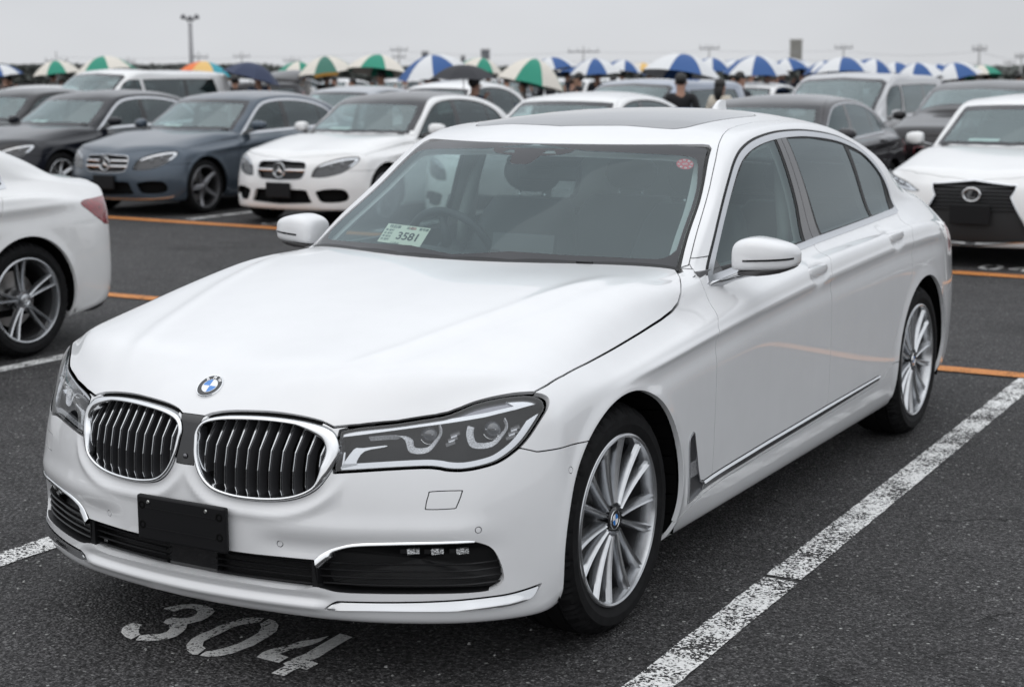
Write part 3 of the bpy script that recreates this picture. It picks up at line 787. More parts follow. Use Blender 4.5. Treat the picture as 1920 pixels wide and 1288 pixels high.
    WI = spline([(-.15, 1.366), (.22, 1.364), (.50, 1.352), (.585, 1.342), (.612, 1.325), (.632, 1.290), (.661, 1.228), (.712, 1.075), (.714, 1.050), (.697, 1.033), (.655, 1.030), (.50, 1.036), (.38, 1.040), (.20, 1.047), (-.15, 1.05)], k=3)
    clear, border = take(ws, fpoly(XZ, WI), 0, fine=.008)
    scov, clear = take(clear, fpoly(XZ, [(-.2, 1.37), (.175, 1.37), (.165, 1.358), (.135, 1.350), (.060, 1.345), (.045, 1.322), (.030, 1.316), (-.2, 1.316)]), 0, fine=.006)
    if scov:
        win_, scov = take(scov, fpoly(XZ, [(.060, 1.353), (.115, 1.353), (.095, 1.364), (.068, 1.364)]), 0, fine=.004)
        clear = tjoin(clear, win_)
        tm_obj('sensor_cover', scov, FRIT, root, depth=.003, center=True)
    tm_obj('windscreen', clear, GLASS_W, root, fl=False, center=True)
    tm_obj('windscreen_border', border, FRIT, root, depth=.004, center=True)
    if cowl: tm_obj('cowl_panel', cowl, BLACK, root, depth=.004, center=True)
    # ---- rear window, roof glass
    RW = spline([(-.2, 2.80), (.30, 2.79), (.48, 2.77), (.53, 2.78), (.56, 2.85), (.60, 3.20), (.585, 3.33), (.50, 3.42), (.30, 3.50), (-.2, 3.56)], k=3)
    rw, T = take(T, fpoly(XY, RW, (2, -1, 1.08)), .002, fine=.012)
    rwc, rwb = take(rw, lambda P: sdf_poly(P[:, XY], RW)+.035, 0)
    tm_obj('rear_window', rwc, GLASS_D, root, fl=False, center=True); tm_obj('rear_window_border', rwb, FRIT, root, center=True)
    SR = spline([(-.2, 1.388), (.24, 1.402), (.40, 1.425), (.448, 1.465), (.468, 1.55), (.475, 1.75), (.470, 2.10), (.445, 2.22), (.35, 2.27), (-.2, 2.29)], k=3)
    sr, T = take(T, fpoly(XY, SR, (2, -1, 1.3)), .003, fine=.01)
    tm_obj('sunroof', sr, principled('sunroof_glass', (.030, .031, .036), rough=.04, spec=.9, coat=1.0, coat_rough=.0), root, depth=.01, center=True)
    # ---- side glass with its bright frame
    CO = [(.815, .948), (.838, .953), (.86, .977), (.972, 1.055), (1.12, 1.160), (1.259, 1.259), (1.364, 1.326), (1.467, 1.367), (1.613, 1.395), (1.823, 1.411), (2.049, 1.412), (2.222, 1.404), (2.418, 1.387), (2.60, 1.361), (2.787, 1.318), (2.897, 1.266), (2.978, 1.199), (3.027, 1.126), (3.042, 1.055), (3.035, 1.026), (2.978, 1.018), (2.537, 1.004), (1.922, .986), (1.746, .978), (1.3, .965)]
    CO = np.concatenate([np.array(CO[:3]), spline(CO[2:20], closed=False, k=4), np.array(CO[20:])])
    lim = ((0, -1, .55), (2, -1, .90))
    def sealf(P):
        d = fpoly(YZ, CO, *lim)(P)-.009
        bottom = np.interp(P[:, 1], [.8, 1.746, 2.978, 3.2], [.962, .985, 1.027, 1.04])
        return np.maximum(d, bottom+.01-P[:, 2])
    side, T = take(T, fpoly(YZ, CO, *lim), 0, fine=.008)
    seal, T = take(T, sealf, 0, fine=.008)
    both('window_seal', seal.off(-.006), RUBBER, root, depth=.012)
    inn, frame = take(side, lambda P: sdf_poly(P[:, YZ], CO)+.021, 0, fine=.006)
    both('window_chrome_frame', frame.off(.003), SATIN, root, depth=.008)
    GF = [(.900, .980), (1.06, 1.092), (1.328, 1.269), (1.423, 1.323), (1.536, 1.357), (1.68, 1.379), (1.795, 1.387), (1.795, 1.387), (1.799, 1.263), (1.802, 1.131), (1.781, 1.006), (1.781, 1.006), (1.3, .993), (.95, .983)]
    GR = [(1.93, 1.389), (2.189, 1.381), (2.473, 1.354), (2.580, 1.339), (2.615, 1.20), (2.648, 1.032), (2.3, 1.022), (2.003, 1.014), (1.972, 1.15), (1.95, 1.25)]
    GQ = spline([(2.630, 1.324), (2.630, 1.324), (2.78, 1.291), (2.858, 1.262), (2.935, 1.207), (2.968, 1.137), (2.972, 1.075), (2.955, 1.044), (2.92, 1.038), (2.680, 1.033), (2.680, 1.033), (2.655, 1.18)], k=3)
    gf, inn = take(inn, fpoly(YZ, GF), 0, fine=.008); gr, inn = take(inn, fpoly(YZ, GR), 0, fine=.008); gq, inn = take(inn, fpoly(YZ, GQ), 0, fine=.008)
    both('front_side_window', gf.off(-.004), GLASS_S, root, fl=False)
    both('rear_side_window', gr.off(-.004), GLASS_D, root, fl=False); both('quarter_window', gq.off(-.004), GLASS_D, root, fl=False)
    bp, inn = take(inn, lambda P: np.maximum(np.interp(P[:, 2], [1.0, 1.13, 1.26, 1.39], [1.803, 1.822, 1.818, 1.812])-P[:, 1], P[:, 1]-np.interp(P[:, 2], [1.0, 1.13, 1.26, 1.40], [1.975, 1.955, 1.935, 1.915])), 0, fine=.008)
    both('window_rubber', inn.off(-.002), RUBBER, root, depth=.006)
    # B pillar cover split by the door gap
    b1, b2 = take(bp, lambda P: P[:, 1]-np.interp(P[:, 2], [1.0, 1.39], [1.892, 1.862]), .002, fine=.008)
    pm = principled('pillar_cover', (.035, .032, .033), rough=.16, coat=.6)
    both('pillar_cover', b1, pm, root); both('pillar_cover', b2, pm, root)
    # ---- seams between roof, body side, doors, wings
    roofx = ([.70, .81, .93, 1.169, 1.292, 1.39, 1.48, 1.58, 1.865, 2.3, 2.7, 3.1, 3.4, 3.7], [.79, .774, .747, .694, .663, .634, .612, .594, .575, .575, .585, .62, .66, .66])
    roof, T = take(T, lambda P: np.maximum.reduce([P[:, 0]-np.interp(P[:, 1], *roofx), np.interp(P[:, 1], [.7, .9, 1.2, 3.3, 3.6], [.985, 1.03, 1.15, 1.12, 1.12])-P[:, 2], .7-P[:, 1], P[:, 1]-3.46]), .0016, fine=.01)
    tm_obj('roof', roof, WHITE, root, depth=.012, center=True)
    boot, T = take(T, fpoly(XY, [(-.1, 3.57), (.30, 3.52), (.50, 3.445), (.64, 3.44), (.70, 3.55), (.69, 3.8), (.60, 4.0), (.45, 4.065), (.2, 4.12), (-.1, 4.13)], (2, -1, .9)), .002, fine=.015)
    tm_obj('boot_lid', boot, WHITE, root, depth=.012, center=True)
    tl, T = take(T, lambda P: np.maximum.reduce([3.70+(P[:, 2]-.84)*.9-P[:, 1], .785-P[:, 2], P[:, 2]-.905, .35-P[:, 0]]), .002, fine=.01)
    both('tail_light', tl.off(.002), principled('red_lamp', (.22, .008, .014), rough=.08, coat=1, noise=(30, .7, 1.2)), root)
    # sill below the doors
    sill, T = take(T, lambda P: np.maximum.reduce([P[:, 2]-np.interp(P[:, 1], [.34, .45, .60, .75, 1.8, 2.45, 2.62], [.243, .268, .292, .303, .330, .345, .40]), .3-P[:, 1], P[:, 1]-2.75, .5-P[:, 0]]), .0018, fine=.01)
    both('sill', sill, WHITE, root, depth=.012)
    # bright strip and air outlet
    def strip(P):
        zt = np.interp(P[:, 1], [.6, .66, 1.77, 2.44], [.3425, .345, .371, .381]); zb = np.interp(P[:, 1], [.6, .66, 1.77, 2.44], [.309, .312, .340, .360])
        return np.maximum.reduce([P[:, 2]-zt, zb-P[:, 2], .58-P[:, 1], P[:, 1]-2.44, .6-P[:, 0]])
    st, T = take(T, strip, .0012, fine=.006)
    VP = spline([(.443, .50), (.468, .520), (.486, .522), (.492, .507), (.515, .43), (.530, .385), (.552, .352), (.580, .3435), (.580, .3435), (.580, .309), (.580, .309), (.52, .298), (.462, .290), (.462, .290), (.455, .32), (.445, .42)], k=4)
    vent, T = take(T, fpoly(YZ, VP, (0, -1, .6)), .001, fine=.005)
    vi, vo = take(vent, lambda P: sdf_poly(P[:, YZ], VP)+.006, 0, fine=.005)
    both('air_outlet_frame', vo.off(.003), SATIN, root, depth=.01)
    vm, vb = take(vi, lambda P: np.maximum(.375-P[:, 2], P[:, 2]-.425), 0, fine=.006)
    both('air_outlet', vb.off(-.004), principled('outlet_panel', (.045, .045, .05), rough=.3, metal=.5), root, depth=.004)
    if vm: both('air_outlet_mesh', vm.off(-.002), principled('outlet_mesh', (.35, .35, .36), rough=.4, metal=.8, bump=(500, 1.0, .004), noise=(380, .3, 1.7)), root, depth=.004)
    sb, stt = take(st, lambda P: P[:, 2]-np.interp(P[:, 1], [.6, .66, 1.77, 2.44], [.333, .336, .362, .374]), 0, fine=.006)
    tz = np.interp(stt.V[:, 1], [.6, .66, 1.77, 2.44], [.3425, .345, .371, .381]); stt.V = stt.V+stt.N*(.002+.006*np.clip((tz-stt.V[:, 2])/.009, 0, 1))[:, None]; stt.N = tri_normals(stt)
    both('door_strip', stt, CHROME, root, depth=.008); both('door_strip_lower', sb.off(.001), principled('dark_chrome', (.22, .22, .23), rough=.2, metal=1), root, depth=.006)
    # doors
    fs = ([.25, .331, .601, .745, .784, .84, .874, .895, .928, .98, 1.02], [.656, .658, .664, .664, .669, .695, .738, .752, .778, .80, .82])
    bs = ([.2, .343, .543, .804, .865, .922, .96, 1.01], [1.787, 1.787, 1.795, 1.785, 1.775, 1.79, 1.83, 1.893])
    rs = ([.30, .369, .45, .561, .66, .715, .742, .80, .848, .95, 1.04], [2.50, 2.520, 2.60, 2.695, 2.765, 2.80, 2.825, 2.85, 2.85, 2.865, 3.03])
    def fd(P): return np.maximum.reduce([np.interp(P[:, 2], *fs)-P[:, 1], P[:, 1]-np.interp(P[:, 2], *bs), .5-P[:, 0], P[:, 2]-1.03, .2-P[:, 2]])
    def rd(P): return np.maximum.reduce([np.interp(P[:, 2], *bs)-P[:, 1], P[:, 1]-np.interp(P[:, 2], *rs), .5-P[:, 0], P[:, 2]-1.05, .2-P[:, 2]])
    fdoor, T = take(T, fd, .0018, fine=.008); rdoor, T = take(T, rd, .0018, fine=.008)
    FD = both('front_door', fdoor, WHITE, root, depth=.014); RD = both('rear_door', rdoor, WHITE, root, depth=.014)
    # front bumper and wings
    def bz(P): return np.interp(P[:, 1], [-.49, -.472, -.439, -.358, -.26], [.66, .659, .646, .648, .644])
    bump, T = take(T, lambda P: np.maximum(P[:, 1]+.18, np.minimum(P[:, 2]-bz(P), np.maximum(P[:, 1]+.455, P[:, 0]-.83))), .0018, fine=.008)
    wing, T = take(T, lambda P: np.maximum.reduce([P[:, 1]-.90, .3-P[:, 0], P[:, 2]-np.interp(P[:, 1], [.2, .79, .90], [1.1, 1.0, .985])]), .0018, fine=.008)
    tm_obj('front_bumper', bump, WHITE, root, depth=.035, inset=.004, center=True)
    both('front_wing', wing, WHITE, root, depth=.016)
    rbump, T = take(T, lambda P: np.maximum(3.40-P[:, 1], P[:, 2]-np.interp(P[:, 1], [3.45, 3.7, 4.0], [.60, .62, .70])), .0018, fine=.012)
    tm_obj('rear_bumper', rbump, WHITE, root, depth=.016, center=True)
    tm_obj('body_side', T, WHITE, root, depth=.016, center=True)
    # caps
    for c in caps: both('parking_sensor', c, WHITE, root, depth=.004)
    tm_obj('washer_cover', wash, WHITE, root, depth=.004); tm_obj('washer_cover', wash.mirror(), WHITE, root, depth=.004)
    lz = np.interp(lipc.V[:, 0], LCT[0], LCT[1]); tt = np.clip((lz-lipc.V[:, 2])/.026, 0, 1); lipc.V = lipc.V+lipc.N*(.002+.009*tt**1.2)[:, None]
    lipc.N = tri_normals(lipc); both('bumper_chrome_blade', lipc, CHROME, root, depth=.025)
    # dark inner shell behind the gaps and in the openings
    T0 = half_surface(V, Q, hero_disp)
    def shellf(P):
        d = np.maximum(P[:, 2]-.985, 0*P[:, 2]-1)
        for cy in (0, 3.07): d = np.maximum(d, .42-np.hypot(P[:, 1]-cy, P[:, 2]-.35))
        d = np.maximum(d, -(sdf_poly(P[:, XZ], HL)-.02+np.where(P[:, 1] > -.3, 9, 0)))
        d = np.maximum(d, -(sdf_poly(P[:, XZ], KID_OUT)-.02+np.where(P[:, 1] > -.3, 9, 0)))
        d = np.maximum(d, -(sdf_poly(P[:, XZ], SI)-.02+np.where(P[:, 1] > -.3, 9, 0)))
        d = np.maximum(d, -(sdf_poly(P[:, XZ], CG)-.02+np.where(P[:, 1] > -.3, 9, 0)))
        return d
    sh, _ = take(T0, shellf, 0, times=0)
    tm_obj('inner_shell', sh.off(-.020), MATTE, root, fl=False, center=True)
    # ---- lamps
    def piece(tm, fn, fine=.006, gap=0):
        a, _ = take(tm, fn, gap, fine=fine); return a
    lmp = both('headlight', lamp, GLASS_L, root, fl=False)
    hous = lamp.off(-.055)
    blade = spline([(.465, .617), (.465, .617), (.491, .667), (.512, .671), (.565, .678), (.564, .674), (.518, .663), (.503, .635), (.51, .628), (.51, .628)], k=3)
    browz = ([.44, .455, .583, .697, .775, .835, .873, .9], [.698, .699, .719, .736, .748, .762, .776, .79])
    hs = lambda P: sdf_poly(P[:, XZ], HL)
    for sgn in (1, -1):
        L = lmp[0] if sgn > 0 else lmp[1]
        def M_(t): return t if sgn > 0 else t.mirror()
        tm_obj('lamp_housing', M_(hous), principled('lamp_black', (.010, .0105, .012), rough=.5, spec=.08), L, depth=-.05)
        e = piece(lamp, lambda P: np.maximum(-hs(P)-.0, -.0055-hs(P)))
        rimp = piece(lamp, lambda P: -(hs(P)+.0045))
        if rimp: tm_obj('lamp_seal', M_(rimp.off(-.001)), RUBBER, L, depth=.006)
        brow = piece(lamp, lambda P: np.maximum(hs(P)+.0055, np.interp(P[:, 0], *browz)-P[:, 2]))
        ins = lamp_silver = principled('lamp_silver', (.72, .73, .75), rough=.16, metal=.85)
        if brow:
            b2, b1 = take(brow, lambda P: np.maximum.reduce([np.interp(P[:, 0], *browz)+.011-P[:, 2], .57-P[:, 0], P[:, 0]-.80-(.79-P[:, 2])*1.5]), 0, fine=.006)
            if b1: tm_obj('lamp_brow', M_(b1.off(-.016)), ins, L, depth=.012)
            if b2: tm_obj('lamp_brow_panel', M_(b2.off(-.022)), principled('lamp_grey', (.30, .30, .33), rough=.15, metal=.6), L, depth=.012)
        lowz = ([.45, .6, .70, .80, .85, .90], [.66, .655, .655, .68, .72, .765])
        bl = piece(lamp, lambda P: np.maximum.reduce([hs(P)+.0065, -(hs(P)+.021), P[:, 2]-np.interp(P[:, 0], *lowz), .468-P[:, 0]]))
        if bl: tm_obj('lamp_blade', M_(bl.off(-.012)), ins, L, depth=.014)
        b3 = piece(lamp, lambda P: np.maximum(sdf_poly(P[:, XZ], blade), hs(P)+.004))
        if b3: tm_obj('lamp_blade', M_(b3.off(-.012)), ins, L, depth=.014)
        RG = principled('lamp_ring_white', (.55, .56, .58), rough=.25, noise=(300, .6, 1.3)); PL = principled('projector_glass', (.05, .055, .065), rough=.03, spec=.9, coat=1)
        for k, (cx, cz) in enumerate(((.638, .690), (.775, .700))):
            r = .040
            hexa = [(cx-r*1.0, cz+.020), (cx-r*.95, cz-.004), (cx-r*.52, cz-r*.86), (cx+r*.50, cz-r*.86), (cx+r*.98, cz-.002), (cx+r*1.02, cz+.018), (cx+r*.80, cz+.036)]
            if k == 0: hexa = [(cx-.125, cz+.004), (cx-.065, cz+.008)]+hexa[1:]
            path = spline(hexa, closed=False, k=4)
            mb = MB(); rings = []
            for i, (x, z) in enumerate(path):
                p = Vector(sy(x, z, .020)); q = Vector((cx, p.y+.028, cz)); dn = (q-p); dn.y = 0
                if dn.length > 1e-6: dn.normalize()
                if k == 0 and x < cx-.06: dn = Vector((0, 0, -1))
                a = p; b = p+dn*.013+Vector((0, .010, 0)); a2 = p+Vector((0, .006, 0)); b2 = b+Vector((0, .006, 0))
                rings.append([(sgn*v.x, v.y, v.z) for v in (a, b, b2, a2)])
            mb.loft(rings, closed=True, cap0=True, cap1=True); mb.build('daylight_ring', RG, L, smooth=False)
            c = Vector(sy(cx, cz+.003, .056)); mb = MB(); v, f = ellipsoid((sgn*c.x, c.y, c.z), (.026, .020, .024), 20, 12); mb.add(v, f); mb.build('projector', PL, L, smooth=True)
            mb = MB(); mb.tube([(sgn*(c.x+.027*math.cos(t)), c.y-.006, c.z+.025*math.sin(t)) for t in np.linspace(math.pi*1.15, math.pi*1.85, 10)], .0022, 6); mb.build('projector_trim', CHROME, L, smooth=True)
            mb = MB(); mb.box((sgn*(c.x+.006), c.y-.019, c.z+.006), (.016, .003, .002), ry=-sgn*.1); mb.build('projector_trim', CHROME, L)
            c2 = Vector(sy(cx+(.062 if k == 0 else .048), cz-.004, .030)); mb = MB()
            for q in range(3): mb.box((sgn*(c2.x), c2.y+.012*q, c2.z-.010+.010*q), (.013, .010, .004), ry=-sgn*.35, rz=sgn*.5)
            mb.build('lamp_reflector', ins, L)
    # ---- kidney grilles
    GSL = principled('slat_grey', (.075, .075, .08), rough=.4, metal=.5)
    ko = KID_OUT; ki = KID_IN; cc = np.array([.235, .63]); n = 96
    def polar(poly, k):
        a = 2*math.pi*k/n; d = np.array([math.cos(a)*1.7, math.sin(a)]); d /= np.linalg.norm(d); best = None
        for i in range(len(poly)):
            p = poly[i]; q = poly[(i+1) % len(poly)]; e = q-p; den = d[0]*e[1]-d[1]*e[0]
            if abs(den) < 1e-12: continue
            w = p-cc; t = (w[0]*e[1]-w[1]*e[0])/den; u = (w[0]*d[1]-w[1]*d[0])/den
            if t > 0 and -1e-9 <= u <= 1+1e-9 and (best is None or t < best): best = t
        return cc+d*best
    PO = [polar(ko, k) for k in range(n)]; PI_ = [polar(ki, k) for k in range(n)]
    for sgn in (1, -1):
        rings = [[] for _ in range(7)]; drop = [[], []]
        for a, b in zip(PO, PI_):
            mid = a*.72+b*.28; mi2 = a*.2+b*.8; inw = b*1.0+(cc-b)*.02; o = a*.985+b*.015
            y0 = sy(a[0], a[1])[1]; y1 = sy(b[0], b[1])[1]
            a2 = a+(a-cc)*.004
            for i, (p, y) in enumerate(((a2, y0+.028), (a2, y0-.001), (o, y0-.005), (mid, (y0*.7+y1*.3)-.008), (mi2, y1-.0075), (b, y1-.004), (inw, y1+.045))):
                rings[i].append((sgn*p[0], y, p[1]))
        mb = MB(); mb.loft(rings, closed=True)
        fr = mb.build('kidney_grille', CHROME, root, smooth=True)
        mb = MB(); bk = [(sgn*(p[0]), sy(p[0], p[1])[1]+.055, p[1]) for p in PO]
        mb.add([(sgn*cc[0], -.75, cc[1])]+bk, [(0, i+1, (i+1) % n+1) for i in range(n)]); mb.build('grille_backing', MATTE, fr)
        for xi in np.linspace(.062, .410, 11):
            hits = []
            for i in range(len(ki)):
                p = ki[i]; q = ki[(i+1) % len(ki)]
                if (p[0]-xi)*(q[0]-xi) < 0: t = (xi-p[0])/(q[0]-p[0]); hits.append(p[1]+t*(q[1]-p[1]))
            z0, z1 = min(hits), max(hits); mb = MB(); front = []; pr = []
            zs = [z0-.004, z0+.016, z0+(z1-z0)*.35, z0+(z1-z0)*.62, z1+.004]
            dy = [.012, .004, .000, .000, .026]
            fr_r = []; bd_r = []
            for z, d, w in zip(zs, dy, (.0020, .0020, .0020, .0024, .0044)):
                y = sy(xi, z)[1]+d+.007
                fr_r.append([(sgn*(xi-w), y+.005, z), (sgn*(xi-w*.6), y-.001, z), (sgn*(xi+w*.6), y-.001, z), (sgn*(xi+w), y+.005, z)])
                bd_r.append([(sgn*(xi-w*1.6), y+.003, z), (sgn*(xi+w*1.6), y+.003, z), (sgn*(xi+w*3.0), y+.034, z), (sgn*(xi-w*3.0), y+.034, z)])
            mb.loft(bd_r, closed=True, cap0=True, cap1=True); mb.build('grille_slat', GSL, fr, smooth=False)
            mb = MB(); mb.loft(fr_r, closed=True, cap0=True, cap1=True); mb.build('slat_edge', principled('slat_chrome', (.55, .56, .57), rough=.15, metal=1), fr, smooth=False)
    # hood badge
    h = BV.ray_cast(Vector((0.0001, -.716, 2)), Vector((0, 0, -1))); nrm = h[1].normalized(); nrm.x = 0
    nrm = Vector((0, -.62, .785)).normalized() if nrm.z < .2 else nrm.normalized()
    up = Vector((0, 1, 0)); up = (up-nrm*up.dot(nrm)).normalized(); rt = up.cross(nrm)
    M = Matrix((rt, up, nrm)).transposed().to_4x4(); M.translation = h[0]+nrm*.003
    roundel(root, M, .041)
    # nose sensor
    mb = MB(); mb.lathe([(0, -.004), (.006, -.003), (.0075, 0)], 16, 'y', c=(0, sy(0.001, .612)[1]-.002, .612)); mb.build('front_camera', DALLOY, root, smooth=True)
    # lower openings: backing, bars
    for sgn in (1, -1):
        mb = MB(); poly = [tuple(p) for p in SI]; c0 = (.62, .355)
        v = [(sgn*c0[0], sy(c0[0], c0[1])[1]+.10, c0[1])]+[(sgn*(p[0]), sy(p[0], p[1])[1]+.07, p[1]) for p in poly]; k = len(poly)
        mb.add(v, [(0, i+1, (i+1) % k+1) for i in range(k)])
        w = [(sgn*p[0], sy(p[0], p[1])[1]+.004, p[1]) for p in poly]; mb.add(w+v[1:], [(i, (i+1) % k, k+(i+1) % k, k+i) for i in range(k)])
        ba = mb.build('side_intake', principled('intake_black', (.007, .007, .008), rough=.55), root)
        for zi in (.302, .321, .340, .359):
            xs = [x for x in np.linspace(.405, .845, 60) if sdf_poly(np.array([[x, zi]]), SI)[0] < -.003]
            if len(xs) < 3: continue
            pts = [(sgn*x, sy(x, zi)[1]+.020+.02*max(0, (x-.78)/.06), zi) for x in xs]
            m2 = MB(); m2.loft([[(p[0], p[1], p[2]+.0032), (p[0], p[1]-.004, p[2]+.0005), (p[0], p[1], p[2]-.002), (p[0], p[1]+.018, p[2]-.001)] for p in pts], closed=True, cap0=True, cap1=True)
            m2.build('intake_bar', BLACK, ba)
        for i, xf in enumerate((.632, .688, .744)):
            p = Vector(sy(xf, .396, .018)); m2 = MB(); m2.box((sgn*(p.x+.006), p.y+.004, p.z), (.011, .006, .0075), ry=-sgn*.12, rz=sgn*.45); m2.box((sgn*(p.x+.018), p.y+.016, p.z), (.005, .008, .0065), rz=sgn*.6)
            m2.build('fog_lamp', principled('fog_lamp_clear', (.72, .73, .74), rough=.12, metal=.6, bump=(180, 1, .004), noise=(220, .35, 1.3)), ba)
            m2 = MB(); m2.box((sgn*(p.x-.014), p.y-.004, p.z), (.008, .005, .006), rz=sgn*.45); m2.build('fog_lamp_base', BLACK, ba)
        # chrome blade over the opening
        top = [(.409, .367, .018), (.430, .386, .017), (.460, .402, .014), (.513, .4175, .010), (.600, .4235, .009), (.700, .4265, .008), (.770, .426, .006), (.790, .423, .001)]
        tp = spline([t[:2] for t in top], closed=False, k=4); tw = np.interp(np.arange(len(tp)), np.linspace(0, len(tp)-1, len(top)), [t[2] for t in top])
        m2 = MB(); m2.loft([[(sgn*x, sy(x, z)[1]-.003, z+.003), (sgn*(x+(.4*w if x < .45 else 0)), sy(x, z)[1]-.010, z-w*(.45 if x < .46 else .30)), (sgn*(x+(.6*w if x < .45 else 0)), sy(x, z)[1]-.008, z-w*(.9 if x < .46 else .55)), (sgn*(x+(.6*w if x < .45 else 0)), sy(x, z)[1]+.02, z-w*(1 if x < .46 else .65))] for (x, z), w in zip(tp, tw)], closed=False)
        m2.build('fog_chrome_trim', CHROME, root, smooth=True)
    mb = MB(); xs = np.linspace(-.40, .40, 41)
    v = []; 
    for x in xs:
        a = abs(x); zt = .375; zb = np.interp(a, [0, .35, .40], [.284, .276, .288])
        y = sy(a, .33)[1]+.065; v += [(x, y, zt+.01), (x, y, zb-.01)]
    mb.add(v, [(2*i, 2*i+1, 2*i+3, 2*i+2) for i in range(40)])
    for za, zb_ in ((.375, .375), (.279, .279)):
        b = len(mb.v); mb.v += [q for x in xs for q in ((x, sy(abs(x), .33)[1]+.006, za), (x, sy(abs(x), .33)[1]+.066, zb_))]
        mb.f += [(b+2*i, b+2*i+1, b+2*i+3, b+2*i+2) for i in range(40)]
    cg = mb.build('lower_grille', principled('intake_black', (.007, .007, .008)), root)
    for zi in (.2965, .315, .333, .351):
        for a, b in ((-.395, -.09), (.09, .395)):
            pts = [(x, sy(abs(x), zi)[1]+.022, zi) for x in np.linspace(a, b, 24)]
            m2 = MB(); m2.loft([[(p[0], p[1], p[2]+.0032), (p[0], p[1]-.004, p[2]+.0005), (p[0], p[1], p[2]-.002), (p[0], p[1]+.018, p[2]-.001)] for p in pts], closed=True, cap0=True, cap1=True)
            m2.build('grille_bar', BLACK, cg)
    m2 = MB(); m2.box((0, sy(0.001, .325)[1]+.046, .328), (.086, .012, .040)); m2.build('radar_cover', GLOSSB, cg)
    for xx in (-.403, .403): m2 = MB(); m2.box((xx, sy(.403, .33)[1]+.026, .332), (.009, .018, .046)); m2.build('grille_divider', BLACK, cg)
    # plate holder
    yb = sy(0.001, .44)[1]-.016
    pl = MB(); pl.box((.010, yb, .4315), (.158, .009, .0640))
    ph = pl.build('plate_holder', principled('holder_black', (.007, .007, .008), rough=.5, spec=.25, bump=(300, .2, .001)), root)
    md = ph.modifiers.new('b', 'BEVEL'); md.width = .006; md.segments = 2
    for xx, zz in ((-.115, .478), (.092, .479)):
        m2 = MB(); m2.lathe([(0, -.003), (.004, -.003), (.0055, -.001), (.0055, .003)], 12, 'y', c=(xx+.01, yb-.009, zz)); m2.build('screw', ZINC, ph, smooth=True, angle=40)
    for zz in (.462, .406): m2 = MB(); m2.box((.010, yb-.0095, zz), (.125, .0012, .0012)); m2.build('holder_rib', BLACK, ph)
    for xx in (-.128, .148):
        for zz in (.468, .412): m2 = MB(); m2.lathe([(.006, 0), (.009, -.002), (.012, 0)], 14, 'y', c=(xx, yb-.0095, zz)); m2.build('holder_hole', MATTE, ph, smooth=True)
    # ---- door handles, mirrors
    for sgn in (1, -1):
        for k, (hy, hz, door) in enumerate(((1.640, .912, FD), (2.635, .950, RD))):
            rings = []
            for t in np.linspace(0, 1, 13):
                y = hy-.098+.196*t; e = math.sin(math.pi*min(1, max(0, t)))**.35
                x0 = sx(hy-.13, hz)[0]*(1-t)+sx(hy+.13, hz)[0]*t
                hh = .0185*(.5+.5*e); out = x0+.000+.013*e
                z = hz+.004*(t-.5)
                rings.append([(sgn*(out-.018), y, z-hh), (sgn*(out-.003), y, z-hh*.9), (sgn*(out+.001), y, z-.1*hh), (sgn*(out-.003), y, z+hh*.9), (sgn*(out-.018), y, z+hh)])
            mb = MB(); mb.loft(rings, closed=True, cap0=True, cap1=True)
            o = mb.build('door_handle', WHITE, door[0 if sgn > 0 else 1], smooth=True, angle=35)
        # mirror: sections along x
        def msec(xx, yc, zc, hy_, hz_, n=24, p=3.6):
            out = []
            for k in range(n):
                a = 2*math.pi*k/n; ca, sa = math.cos(a), math.sin(a)
                q = p if sa > 0 else 5.0; out.append((sgn*xx, yc+hy_*math.copysign(abs(ca)**(2/q), ca), zc+hz_*(1 if sa > 0 else .80)*math.copysign(abs(sa)**(2/q), sa)))
            return out
        st = [(.878, .985, 1.024, .050, .030), (.882, .982, 1.026, .066, .048), (.892, .978, 1.030, .075, .0555), (.912, .975, 1.035, .081, .0605), (.945, .974, 1.0395, .083, .063), (.975, .976, 1.0385, .081, .061), (1.01, .981, 1.0365, .077, .0565), (1.045, .989, 1.034, .069, .050), (1.068, 1.0, 1.032, .058, .042), (1.080, 1.010, 1.030, .044, .032), (1.087, 1.02, 1.028, .022, .016)]
        rg = [msec(*s) for s in st]
        mb = MB(); mb.loft(rg, closed=True, cap0=True, cap1=True)
        mo = mb.build('door_mirror', WHITE, root, smooth=True, angle=60)
        ss = mo.modifiers.new('s', 'SUBSURF'); ss.levels = 1; ss.render_levels = 1
        # dark indicator slot: thin band following the front of the shell
        def band(z_fn, x0, x1, th, off, m, name, back=.015):
            mb = MB(); rr_ = []
            for xx in np.linspace(x0, x1, 22):
                sec = [np.interp(xx, [s[0] for s in st], [s[i] for s in st]) for i in range(1, 5)]
                zz = z_fn(xx); t = np.clip((zz-sec[1])/sec[3], -.98, .98); yy = sec[0]-sec[2]*(1-abs(t)**2.6)**(1/2.6)
                rr_.append([(sgn*xx, yy-off, zz+th), (sgn*xx, yy-off, zz-th), (sgn*xx, yy+back, zz-th), (sgn*xx, yy+back, zz+th)])
            mb.loft(rr_, closed=True, cap0=True, cap1=True); return mb.build(name, m, mo, smooth=True, angle=50)
        band(lambda x: 1.022+.010*(x-.9)/.18-.0, .932, 1.082, .0032, .0016, GLOSSB, 'indicator')
        # lower black shell and chrome foot
        st2 = [(.900, .985, .978, .055, .008), (.93, .985, .980, .064, .015), (.97, .985, .984, .066, .019), (1.01, .99, .989, .064, .018), (1.04, .996, .994, .056, .0165), (1.062, 1.004, 1.001, .045, .014), (1.076, 1.014, 1.008, .028, .010)]
        mb = MB(); mb.loft([msec(*s) for s in st2], closed=True, cap0=True, cap1=True); mb.build('mirror_base', principled('dark_grey_gloss', (.045, .042, .043), rough=.18, coat=.5), mo, smooth=True, angle=60)
